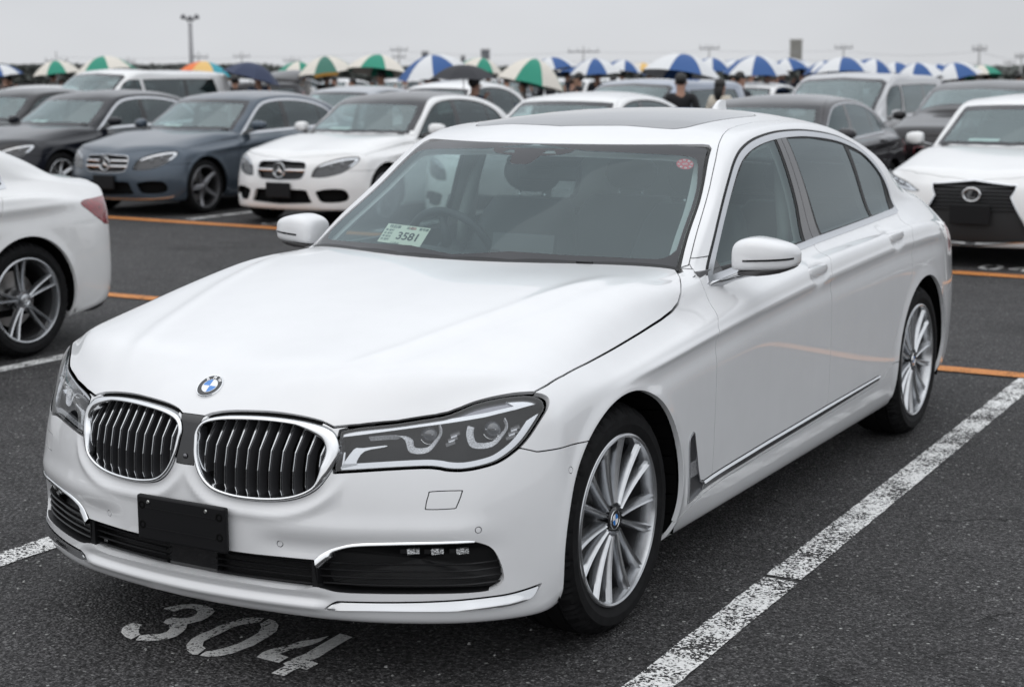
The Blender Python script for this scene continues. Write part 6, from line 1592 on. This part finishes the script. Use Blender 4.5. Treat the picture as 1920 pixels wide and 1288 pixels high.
def umbrella(label, u, vtop, wpx, D, cols, rot=0, tilt=(0, 0), group='umbrellas open above the crowd', depth=.27, n=8, person=True, skirt=None):
    R = wpx*D/2976.72/2*1.13
    top = ray(u, vtop, D); ht = R*2*depth
    root = empty('umbrella', (top.x, top.y, top.z-ht)); root.rotation_euler = (tilt[0], tilt[1], math.radians(rot)); tag(root, label, 'umbrella', group)
    for k in range(n):
        a0 = 2*math.pi*k/n; a1 = 2*math.pi*(k+1)/n; v = []; f = []
        M = 7
        for i in range(M+1):
            t = i/M; r = R*t; z = ht*(1-t**2.05)
            for j in range(5):
                s = j/4; a = a0+(a1-a0)*s
                chord = 1-(1-math.cos((a1-a0)/2))*math.sin(math.pi*s)*1.25
                v.append((r*chord*math.cos(a), r*chord*math.sin(a), z+.012*math.sin(math.pi*s)*t*(1-t)*2-0.015*math.sin(math.pi*s)*(t > .99)*-1))
        for i in range(M):
            for j in range(4): a = i*5+j; f.append((a, a+1, a+6, a+5))
        if skirt and k % 2 == skirt[1]:
            b = len(v); v += [(p[0]*.985, p[1]*.985, p[2]-.07) for p in v[M*5:M*5+5]]; 
            f2 = [(M*5+j, M*5+j+1, b+j+1, b+j) for j in range(4)]
            mesh_obj('valance', v, f2, UM[skirt[0]], root)
            v = v[:b]
        mesh_obj('canopy_panel', v, f, UM[cols[k % len(cols)]], root)
    mb = MB(); mb.tube([(0, 0, ht-.02), (0, 0, ht+.05)], [.006, .003], 6); mb.build('ferrule', CHROME, root)
    mb = MB(); mb.tube([(0, 0, ht-.02), (0, 0, -.45)], .007, 6); mb.build('shaft', DALLOY, root)
    for k in range(n):
        a = 2*math.pi*k/n; mb = MB(); mb.tube([(0, 0, ht-.01)]+[(R*t*math.cos(a)*.99, R*t*math.sin(a)*.99, ht*(1-t**2.05)-.008) for t in (.33, .66, .99)], .003, 4); mb.build('rib', DALLOY, root)
    return Vector((top.x, top.y, 0)), top.z-ht, top
def person_body(verts, edges, radii, mat, name, parent, levels=1):
    me = bpy.data.meshes.new(name); me.from_pydata(verts, edges, []); o = bpy.data.objects.new(name, me); COL.objects.link(o)
    o.modifiers.new('skin', 'SKIN'); sk = me.skin_vertices[0].data
    for i, r in enumerate(radii): sk[i].radius = (r, r) if not hasattr(r, '__len__') else r
    sk[0].use_root = True
    ss = o.modifiers.new('sub', 'SUBSURF'); ss.levels = levels; ss.render_levels = levels
    dg = bpy.context.evaluated_depsgraph_get(); m2 = bpy.data.meshes.new_from_object(o.evaluated_get(dg)); bpy.data.objects.remove(o); bpy.data.meshes.remove(me)
    m2.materials.clear(); m2.materials.append(mat); m2.shade_smooth(); m2.name = name
    o = bpy.data.objects.new(name, m2); COL.objects.link(o); o.parent = parent
    return o
SKIN = principled('skin', (.36, .20, .14), rough=.5)
def person(label, x, y, rz=0, h=1.70, top=(.02, .02, .025), legs=(.02, .022, .03), hair=(.010, .009, .008), arm_up=False, long_hair=False, group=None, woman=False, hold=None, stoop=0):
    """standing figure: one skinned body with hands and five fingers, plus hair, jacket and trousers shells"""
    root = empty('person', (x, y, 0), math.radians(rz)); tag(root, label, 'person', group); s = h/1.72
    cm = principled('cloth_%s' % '_'.join('%02d' % int(c*100) for c in top), top, rough=.85); lm = principled('cloth_%s' % '_'.join('%02d' % int(c*100) for c in legs), legs, rough=.85); hm = principled('hair_%02d' % int(hair[0]*1000), hair, rough=.5)
    sw = .155 if woman else .185
    if arm_up: elR, haR = (sw+.05, -.16, 1.12), (sw-.04, -.24, 1.34)
    else: elR, haR = (sw+.06, .02, 1.12), (sw+.05, -.06, .86)
    elL, haL = (-sw-.06, .02, 1.12), (-sw-.05, -.06, .86)
    J = dict(pel=(0, 0, .93), bel=(0, -.01, 1.06), che=(0, 0, 1.25), nec=(0, .01, 1.42), hea=(0, -.015, 1.52), crn=(0, -.005, 1.62), shL=(-sw, 0, 1.38), shR=(sw, 0, 1.38), elL=elL, wrL=haL, elR=elR, wrR=haR,
             hiL=(-.09, 0, .88), hiR=(.09, 0, .88), knL=(-.10, -.02, .49), knR=(.10, -.02, .49), anL=(-.10, .02, .09), anR=(.10, .02, .09), toL=(-.11, -.13, .04), toR=(.11, -.13, .04))
    K = list(J); V = [tuple(c*s for c in J[k]) for k in K]; I = {k: i for i, k in enumerate(K)}
    E = [('pel', 'bel'), ('bel', 'che'), ('che', 'nec'), ('nec', 'hea'), ('hea', 'crn'), ('che', 'shL'), ('che', 'shR'), ('shL', 'elL'), ('elL', 'wrL'), ('shR', 'elR'), ('elR', 'wrR'), ('pel', 'hiL'), ('pel', 'hiR'), ('hiL', 'knL'), ('hiR', 'knR'), ('knL', 'anL'), ('knR', 'anR'), ('anL', 'toL'), ('anR', 'toR')]
    Rd = dict(pel=(.13, .10), bel=(.12, .095), che=(.145, .105), nec=(.052, .052), hea=(.078, .088), crn=(.070, .082), shL=.062, shR=.062, elL=.042, elR=.042, wrL=.026, wrR=.026, hiL=.085, hiR=.085, knL=.055, knR=.055, anL=.035, anR=.035, toL=.033, toR=.033)
    R_ = [tuple(q*s for q in Rd[k]) if hasattr(Rd[k], '__len__') else Rd[k]*s for k in K]
    for sd, w_, e_ in ((-1, haL, elL), (1, haR, elR)):
        d = (Vector(w_)-Vector(e_)).normalized(); side = Vector((0, 1, 0)); base = Vector(w_)+d*.075; V.append(tuple(base*s)); R_.append((.030*s, .016*s)); b = len(V)-1
        E2 = [(I['wrL' if sd < 0 else 'wrR'], b)]
        for q in range(4):
            p1 = base+side*(q-1.5)*.018+d*.03; p2 = p1+d*.026+Vector((-sd*.010, 0, 0)); V += [tuple(p1*s), tuple(p2*s)]; R_ += [.0085*s, .0075*s]; E2 += [(b, len(V)-2), (len(V)-2, len(V)-1)]
        p1 = Vector(w_)+d*.035-side*.032; V.append(tuple(p1*s)); R_.append(.009*s); E2.append((b, len(V)-1))
        E += E2
    Ei = [(I[a], I[b]) if isinstance(a, str) else (a, b) for a, b in E]
    body = person_body(V, Ei, R_, SKIN, 'body', root)
    # clothes follow the body: the same figure a little thicker, without head and hands
    def sub(keys, grow, mat, name):
        kk = [k for k in keys]; ii = {k: i for i, k in enumerate(kk)}; vv = [tuple(c*s for c in J[k]) for k in kk]
        ee = [(ii[a], ii[b]) for a, b in [e for e in E if isinstance(e[0], str)] if a in ii and b in ii]
        rr = [tuple((q+grow)*s for q in Rd[k]) if hasattr(Rd[k], '__len__') else (Rd[k]+grow)*s for k in kk]
        person_body(vv, ee, rr, mat, name, root)
    sub(['pel', 'bel', 'che', 'nec', 'shL', 'shR', 'elL', 'wrL', 'elR', 'wrR'], .018, cm, 'jacket')
    J['anL'] = (-.10, .02, .13); J['anR'] = (.10, .02, .13)
    sub(['pel', 'hiL', 'hiR', 'knL', 'knR', 'anL', 'anR'], .014, lm, 'trousers')
    for sd in (-1, 1): mb = MB(); v, f = ellipsoid((sd*.10*s, -.05*s, .045*s), (.045*s, .125*s, .05*s), 10, 6); mb.add(v, f); mb.build('shoe', BLACK, root, smooth=True)
    mb = MB(); v, f = ellipsoid((0, .012*s, 1.615*s), (.088*s, .102*s, .095*s), 16, 10)
    v = [(p[0], p[1] if p[1] > -.055*s else -.055*s+(p[1]+.055*s)*.3, p[2] if p[2] > 1.57*s or p[1] > .0 else 1.57*s+(p[2]-1.57*s)*.1) for p in v]; mb.add(v, f)
    if long_hair:
        v, f = ellipsoid((0, .055*s, 1.50*s), (.085*s, .055*s, .17*s), 12, 8); mb.add(v, f)
    mb.build('hair', hm, root, smooth=True)
    # face: nose, eyes, mouth, ears
    mb = MB(); v, f = ellipsoid((0, -.110*s, 1.555*s), (.014*s, .018*s, .022*s), 8, 6); mb.add(v, f)
    for sd in (-1, 1): v, f = ellipsoid((sd*.080*s, .0, 1.56*s), (.012*s, .02*s, .03*s), 8, 6); mb.add(v, f)
    mb.build('nose_and_ears', SKIN, root, smooth=True)
    for sd in (-1, 1): mb = MB(); v, f = ellipsoid((sd*.030*s, -.086*s, 1.578*s), (.012*s, .008*s, .006*s), 8, 6); mb.add(v, f); mb.build('eye', MATTE, root, smooth=True)
    mb = MB(); v, f = ellipsoid((0, -.094*s, 1.512*s), (.022*s, .008*s, .006*s), 8, 6); mb.add(v, f); mb.build('mouth', principled('lips', (.25, .08, .07)), root, smooth=True)
    return root
UG = 'umbrellas open above the crowd'
def short(l, n=10): return ' '.join(l.split(',')[0].split()[:n])
def crowd():
    gw = ['green', 'cream']; bw = ['blue', 'white']; dg = ['dgreen', 'cream']
    U = [ # u, vtop, width px, D, colours, rot, label, extras
        (0, 122, 76, 40, bw, 10, 'blue and white umbrella cut by the left edge'),
        (106, 114, 84, 40, gw, 22, 'green and cream umbrella second from the left, in front of the utility pole'),
        (197, 106, 106, 37, gw, 5, 'green and white umbrella behind the left white minivan'),
        (382, 116, 96, 38, ['orange', 'yellow', 'yellow', 'teal', 'cream', 'orange', 'yellow', 'teal'], 15, 'umbrella in orange, yellow and teal beside the lamp mast'),
        (470, 118, 100, 30, ['navy'], 0, 'plain dark blue umbrella beside the multicoloured one'),
        (560, 116, 78, 42, gw, 40, 'green and white umbrella tucked behind the right side of the dark blue one'),
        (612, 106, 100, 34, dg, 12, 'dark green and cream umbrella with amber lining showing under its edge'),
        (708, 103, 110, 32, gw, 3, 'green and cream umbrella left of the one with a plain white front'),
        (815, 103, 128, 31, ['blue', 'white', 'white', 'white', 'blue', 'white', 'blue', 'white'], 30, 'blue and white umbrella with a plain white front panel, behind the black one'),
        (901, 109, 80, 40, gw, 18, 'small green and cream umbrella peeping out behind the black one'),
        (995, 110, 122, 30, gw, 2, 'green and cream umbrella hanging lowest of all, right of the black one'),
        (1036, 108, 84, 38, bw, 35, 'blue and white umbrella rising behind the lowest green one'),
        (1116, 110, 92, 36, bw, 8, 'blue and white umbrella under the T shaped utility pole'),
        (1168, 113, 68, 44, bw, 30, 'small blue and white umbrella left of the largest blue one'),
        (1205, 118, 52, 48, ['yellow', 'cream'], 15, 'small yellow and cream umbrella left of the largest blue one'),
        (1278, 102, 142, 29, bw, 6, 'largest blue and white umbrella, above the man in black'),
        (1335, 109, 80, 42, bw, 25, 'blue and white umbrella right behind the largest one'),
        (1418, 105, 112, 33, bw, 14, 'blue and white umbrella above the white car roof far back'),
        (1478, 110, 76, 38, bw, 32, 'blue and white umbrella in front of the concrete tower foot'),
        (1500, 114, 60, 46, bw, 5, 'small blue umbrella mostly hidden right of the concrete tower'),
        (1582, 108, 112, 33, bw, 11, 'blue and white umbrella over the right silver minivan with a pole behind'),
        (1636, 111, 84, 38, bw, 28, 'blue and white umbrella over the tail of the right silver minivan'),
        (1722, 118, 92, 36, bw, 4, 'blue and white umbrella between the right minivan and the tall dark car'),
        (1792, 118, 92, 36, bw, 20, 'blue and white umbrella above the tall dark car'),
        (1060, 118, 70, 46, bw, 15, 'small blue and white umbrella low behind the T shaped utility pole'),
        (1245, 114, 74, 44, bw, 40, 'blue and white umbrella half hidden left behind the largest one'),
        (1380, 113, 78, 43, bw, 2, 'blue and white umbrella in the gap right of the largest one'),
        (1545, 115, 70, 45, bw, 27, 'blue and white umbrella peeping out right of the concrete tower'),
        (1680, 118, 74, 42, bw, 17, 'blue and white umbrella squeezed in behind the right minivan tail'),
        (1760, 121, 66, 46, bw, 9, 'small blue and white umbrella low above the tall dark car'),
        (1842, 123, 72, 40, gw, 33, 'green and white umbrella furthest to the right'),
    ]
    global SPOTS
    spots = SPOTS = []
    for q in U:
        u, v, w, D, cols, rot, lab = q[:7]
        kw = dict(skirt=('amber', 0)) if 'amber' in lab else {}
        if 'lowest of all' in lab: kw['depth'] = .36
        b, zl, top = umbrella(lab, u, v, w, D, cols, rot=rot, tilt=(random.Random(u).uniform(-.20, .12), random.Random(u+1).uniform(-.20, .20)), **kw)
        spots.append((b, zl, D, u, lab))
    b, zl, top = umbrella('plain black umbrella held by the person with dark hair, low in the middle', 869, 122, 124, 23.2, ['black'], rot=10, group=None, depth=.20)
    p = person('person under the black umbrella, dark blue jacket and dark hair, back half turned', b.x+.12, b.y+.12, rz=150, h=1.62, top=(.012, .018, .05), arm_up=True)
    p = person('man in black with short dark hair, seen from behind below the largest umbrella', *ray(1276, 200, 22)[:2], rz=200, h=1.66, top=(.008, .008, .010))
    p = person('woman with long dark hair and pale top right of the man in black', *ray(1350, 200, 23)[:2], rz=170, h=1.58, top=(.55, .50, .42), long_hair=True, woman=True)
    p = person('man in dark clothes bending behind the woman with long hair', *ray(1388, 190, 27)[:2], rz=120, h=1.68, top=(.012, .012, .014))
    # the people under the umbrellas: alike dark figures, one beneath each
    rr = random.Random(5); cols = [(.015, .016, .02), (.02, .02, .03), (.35, .34, .33), (.03, .05, .10), (.02, .02, .02), (.12, .12, .13), (.4, .42, .45)]
    proto = []
    for k in range(4): proto.append(person('tmp', 0, 0, h=1.66+.03*k, top=cols[k], arm_up=True, woman=k % 2 == 0))
    G = 'people standing under the open umbrellas'
    lab = 'person standing under one of the open umbrellas, seen as a dark figure'
    k = 0
    for b, zl, D, uu, ul in spots:
        for j in range(2 if D < 45 else 1):
            x, y = b.x+rr.uniform(-.2, .2)+(j*rr.choice([-.75, .75])), b.y+rr.uniform(0, .3)+j*.5
            h = max(1.45, min(1.74, zl+.10)) if j == 0 else rr.uniform(1.55, 1.72)
            if k < 4: o = proto[k]
            else: o = copy_tree(proto[rr.randrange(4)])
            o.location = (x, y, 0); o.rotation_euler = (0, 0, rr.uniform(0, 6.28)); o.scale = (h/1.70,)*3; tag(o, ('nearer' if j == 0 else 'further')+' person under the '+short(ul), 'person', G); k += 1
    # more bystanders without umbrella in the gaps
    for u in (150, 250, 330, 520, 660, 760, 950, 1075, 1150, 1230, 1310, 1450, 1540, 1680, 1760):
        D = rr.uniform(31, 44); q = ray(u, 150, D); o = copy_tree(proto[rr.randrange(4)])
        o.location = (q.x, q.y, 0); o.rotation_euler = (0, 0, rr.uniform(0, 6.28)); o.scale = (rr.uniform(.90, .97),)*3; tag(o, 'bystander without umbrella beside the '+short(min(spots, key=lambda q_: abs(q_[3]-u))[4]), 'person', 'people standing in the crowd beside the umbrellas')
crowd()
# ------------------------------------------------------------------ far rows of cars, each standing alone
def far_rows():
    rr = random.Random(11)
    MS = warp_maps(.94, .9, 2.75, .75, .95, 0, roof=1.45)
    G = 'cars in the rows behind the crowd'
    base = []
    for nm, col in (('white', WHITE2), ('silver', C_SILV), ('black', C_CHAR)):
        r, f = SED('tmp', (0, 0, 0), col, M=MS); base.append((nm, r))
    slots = []
    for row, y in enumerate((24.0, 30.5, 47.0, 55.0)):
        for i in range(11 if row < 2 else 9):
            slots.append((-34.5+2.75*i+(0 if row < 2 else -12)+(3 if row < 2 else 0)+rr.uniform(-.15, .15), y+rr.uniform(-.3, .3), row))
    # keep clear of the walkers
    ppl = [(o.location.x, o.location.y) for o in COL.objects if o.name.startswith('person') and o.type == 'EMPTY']
    used = set()
    for x, y, row in slots:
        if any(abs(px-x) < 1.35 and -1.1 < py-y < 4.2 for px, py in ppl): continue
        if abs(x+20.2) < 2.2 and abs(y-21.8) < 5.2 or abs(x+9.4) < 2.2 and abs(y-25) < 5.2: continue
        k = rr.choice([0, 0, 1, 2, 2]); nm, r = base[k]
        if k not in used: o = r; used.add(k)
        else: o = copy_tree(r)
        o.location = (x, y, 0)
        q_ = SC.camera.matrix_world.inverted() @ Vector((x, y+2, 1.2)); uu = 960+2976.72*q_.x/-q_.z
        near = min(SPOTS, key=lambda t_: abs(t_[3]-uu))
        tag(o, '%s saloon in far row %s below the %s' % (nm, ('one', 'two', 'three', 'four')[row], short(near[4], 8)), 'car', 'far %s saloons among the crowd' % nm)
    for i, (nm, r) in enumerate(base):
        if i not in used:
            for c in list(r.children_recursive)+[r]: bpy.data.objects.remove(c)
far_rows()
# ------------------------------------------------------------------ horizon: masts, wires, tower, trees
def far_things():
    conc = principled('pole_concrete', (.42, .42, .42), rough=.8); steel = principled('mast_steel', (.30, .30, .31), rough=.6)  # distance haze is put into the pale pole colour
    def pole(u, vtop, D, arms, label, w=.16, name='utility_pole'):
        t = ray(u, vtop, D); root = empty(name, (t.x, t.y, 0)); root.rotation_euler = (0, 0, math.radians(30)); tag(root, label, 'pole')
        mb = MB(); mb.tube([(0, 0, 0), (0, 0, t.z)], [w*.7, w*.42], 10); mb.build('shaft', conc, root, smooth=True)
        for dz, hw in arms: mb = MB(); mb.box((0, 0, t.z-dz), (hw, .06, .06)); mb.build('crossarm', steel, root)
        for dz, hw in arms:
            for x in (-.9, -.35, .35, .9): mb = MB(); mb.tube([(hw*x, 0, t.z-dz), (hw*x, 0, t.z-dz+.30)], .05, 6); mb.build('insulator', principled('porcelain', (.45, .45, .45)), root)
        return t
    P = []; LABS = []
    for u, v, D, arms, lab in ((105, 97, 150, [(.9, 1.1), (1.7, .9)], 'thin utility pole with crossarms behind the second umbrella from the left'), (240, 107, 190, [(.6, .8)], 'short distant utility pole right of the second umbrella from the left'),
        (372, 98, 150, [(.5, .9), (1.2, .8)], 'utility pole just right of the lamp mast'), (453, 98, 170, [(.5, .9)], 'faint utility pole above the dark blue umbrella'), (547, 106, 170, [(.5, .9)], 'faint utility pole left of the dark green umbrella'),
        (748, 87, 160, [(.4, .9), (1.1, .7)], 'utility pole with a lamp head above the green umbrella'), (1094, 87, 140, [(.5, 1.4)], 'T shaped utility pole above the blue umbrellas in the middle'), (1330, 85, 140, [(.3, .9)], 'plain utility pole right of the largest umbrella'),
        (1582, 84, 140, [(.3, .8)], 'utility pole behind the umbrella over the right silver minivan'), (1837, 83, 110, [(.4, .5)], 'tall dark utility pole near the right edge'), (1893, 113, 190, [(.4, .7)], 'small distant pole in front of the trees on the right'), (1916, 100, 120, [(.3, .5)], 'pole cut by the right edge')):
        P.append(pole(u, v, D, arms, lab)); LABS.append(lab)
    wm = principled('wire_grey', (.40, .40, .42), rough=.8)
    order = [0, 2, 3, 5, 6, 7, 8, 9, 11]
    for a, b in zip(order[:-1], order[1:]):
        for dz in (.5, 1.3):
            A = P[a]-Vector((0, 0, dz)); B = P[b]-Vector((0, 0, dz)); mid = []
            for i in range(13): t = i/12; q = A.lerp(B, t); q.z -= 4*t*(1-t)*(B-A).length*.012; mid.append(q)
            mb = MB(); mb.tube(mid, .012, 4); o = mb.build('power_wire', wm); tag(o, ('upper' if dz < 1 else 'lower')+' power wire leading right from the '+short(LABS[a], 8), 'wire', 'overhead wires between the utility poles')
    # lamp mast with three floodlights
    D = 62; t = ray(356, 33, D); root = empty('lamp_mast', (t.x, t.y, 0)); tag(root, 'tall grey lamp mast with a cluster of floodlights, left of centre', 'lamp mast'); root.rotation_euler = (0, 0, math.radians(30))
    mb = MB(); mb.tube([(0, 0, 0), (0, 0, t.z-.25)], [.13, .075], 12); mb.build('mast', steel, root, smooth=True)
    mb = MB(); mb.tube([(-.26, 0, t.z-.02), (-.10, 0, t.z-.12), (0, 0, t.z-.30), (.10, 0, t.z-.12), (.26, 0, t.z-.02)], .03, 8); mb.build('bracket', steel, root)
    for x, z in ((-.26, .02), (0, -.04), (.26, .02)): mb = MB(); mb.lathe([(0, .10), (.07, .08), (.115, -.04), (.10, -.09), (0, -.09)], 14, 'z', c=(x, 0, t.z+z)); mb.build('floodlight', DALLOY, root, smooth=True, angle=40)
    # concrete tower
    t = ray(1495, 78, 420); b = ray(1484, 78, 420); w = 24*420/2976.72/2
    root = empty('concrete_tower', (t.x, t.y, 0)); root.rotation_euler = (0, 0, math.radians(24)); tag(root, 'pale concrete tower block rising behind the umbrellas on the right', 'tower')
    mb = MB(); mb.box((-.3, 0, t.z/2), (w*.9, w*.8, t.z/2)); mb.build('tower_body', principled('tower_concrete', (.36, .35, .32), rough=.9, noise=(.3, .9, 1.08)), root)
    for k in range(3): mb = MB(); mb.box((-w*.72+k*w*.6, -w*.82, t.z*.5), (w*.07, .12, t.z*.49)); mb.build('tower_rib', principled('tower_rib_dark', (.20, .20, .19), rough=.9), root)  # ribs in a darker tone than the tower wall
    mb = MB(); mb.box((-.3, 0, t.z+.25), (w*.95, w*.85, .25)); mb.build('parapet', principled('tower_concrete', (.36, .35, .32)), root)
    # small distant roof-top blocks
    bm_ = principled('far_block', (.16, .17, .18), rough=.9)
    for u, v, wp_, D, lab in ((797, 100, 12, 400, 'small dark building on the horizon behind the plain fronted umbrella'), (910, 96, 16, 400, 'small square building on the horizon right of the black umbrella'), (868, 108, 8, 420, 'tiny low building on the horizon above the black umbrella')):
        t = ray(u, v, D); w = wp_*D/2976.72/2; o = empty('far_building', (t.x, t.y, 0)); tag(o, lab, 'building'); o.rotation_euler = (0, 0, .5)
        mb = MB(); mb.box((0, 0, t.z/2), (w, w*.7, t.z/2)); mb.build('wall', bm_, o); mb = MB(); mb.box((0, 0, t.z+.2), (w*1.08, w*.78, .25)); mb.build('roof', steel, o)
    # far wood
    def leafy(name, pts, hts, label, seed, density=9):
        r = random.Random(seed); V = []; F = []
        for (x, y), h in zip(pts, hts):
            for k in range(density*60):
                z = r.uniform(.1, 1)**.7*h*r.choice([1, 1, 1, .93]); px = x+r.gauss(0, 2.2); py = y+r.gauss(0, 1.6); s = r.uniform(.2, .5)
                n = Vector((r.uniform(-1, 1), r.uniform(-1, 1), r.uniform(-.6, 1))).normalized(); u = n.orthogonal().normalized(); w_ = n.cross(u); b = len(V); c = Vector((px, py, z))
                V += [tuple(c+u*s), tuple(c+w_*s*.8), tuple(c-u*s), tuple(c-w_*s*.8)]; F.append((b, b+1, b+2, b+3))
        o = mesh_obj(name, V, F, principled('far_leaves', (.10, .11, .10), rough=.9, noise=(.4, .6, 1.4)), smooth=False); tag(o, label, 'trees', kind='stuff'); return o  # leaf colour lightened to stand in for haze over the distance
    for seed, us, vt, D, lab, nm in ((1, range(-30, 480, 9), lambda u: 124+1.5*math.sin(u*.05), 230, 'dark belt of trees along the horizon on the left', 'far_wood'), (2, range(1845, 1960, 8), lambda u: 131+4*math.sin(u*.15), 170, 'dark round bushes on the horizon at the right edge', 'far_wood'), (3, range(480, 1850, 14), lambda u: 128+2*math.sin(u*.03), 260, 'low dark tree belt on the horizon behind all umbrellas', 'far_wood')):
        pts = []; hts = []
        for u in us:
            t = ray(u, vt(u), D); pts.append((t.x, t.y)); hts.append(max(1.0, t.z))
        leafy(nm, pts, hts, lab, seed)
far_things()
# ------------------------------------------------------------------ papers behind the windscreen of the nearest car
def papers():
    pm = principled('card_paper_pale', (.82, .80, .66), rough=.7); ink = principled('ink_dark', (.03, .04, .04), rough=.7); red = principled('ink_red', (.50, .05, .05), rough=.7); gr = principled('ink_grey', (.20, .24, .22), rough=.7)
    o = Vector((-.318, .735, 1.066)); ex = Vector((.97, -.02, -.055)).normalized(); ez = Vector((0, -.66, .75)); ez = (ez-ex*ez.dot(ex)).normalized(); ey = ez.cross(ex)
    M = Matrix((ex, ey, ez)).transposed().to_4x4(); M.translation = o
    root = empty('auction_card'); root.matrix_world = M; tag(root, 'pale green card with the number 3581 lying inside the windscreen of the nearest car', 'card')
    w, h = .094, .046
    mesh_obj('card', [(-w, -h, 0), (w, -h, 0), (w, h, 0), (-w, h, 0)], [(0, 1, 2, 3)], pm, root, smooth=False)
    text_mesh('card_number', '3581', .050, ink, root, Matrix.Translation((.022, -.008, .0008)), font_bold=.0008)
    text_mesh('card_title', '\u7279\u5225\u8eca', .017, gr, root, Matrix.Translation((-.055, .033, .0008)))
    text_mesh('card_title', '\u51fa\u54c1', .015, gr, root, Matrix.Translation((.010, .034, .0008))); text_mesh('card_date', '1420', .016, red, root, Matrix.Translation((.020, .034, .0009)))
    text_mesh('card_title', '\u756a\u53f7\u7968', .014, gr, root, Matrix.Translation((.070, .034, .0008)))
    for i in range(4): text_mesh('card_line', '\u8eca\u540d\u5e74\u5f0f'[i % 4]+' \u8d70\u884c', .011, gr, root, Matrix.Translation((-.070, .015-.015*i, .0008)))
    text_mesh('card_line', '\u3054\u5165\u672d\u306f', .010, gr, root, Matrix.Translation((-.02, -.043, .0008)))
    # round red inspection sticker high on the passenger side of the screen
    h1 = HBV.ray_cast(Vector((.574, -1, 1.325)), Vector((0, 1, 0))); n = h1[1]; n = n if n.y < 0 else -n
    c = h1[0]-n*.006; up = (Vector((0, 0, 1))-n*n.z).normalized(); rt = up.cross(n); M = Matrix((rt, up, n)).transposed().to_4x4(); M.translation = c
    root = empty('round_sticker'); root.matrix_world = M; tag(root, 'round red and white sticker inside the top right corner of the nearest windscreen', 'sticker')
    mb = MB(); mb.lathe([(0, 0), (.031, 0)], 28, 'z'); mb.build('disc', principled('sticker_red', (.68, .06, .09), rough=.6), root)
    for k in range(8):
        a = 2*math.pi*k/8; text_mesh('sticker_letter', '\u81ea\u52d5\u8eca\u6574\u5099\u9023\u5408\u4f1a'[k], .0105, BWHITE, root, Matrix.Rotation(-a, 4, 'Z') @ Matrix.Translation((0, .022, .0006)))
    text_mesh('sticker_letter', '603', .013, BWHITE, root, Matrix.Translation((0, 0, .0006)))
papers()
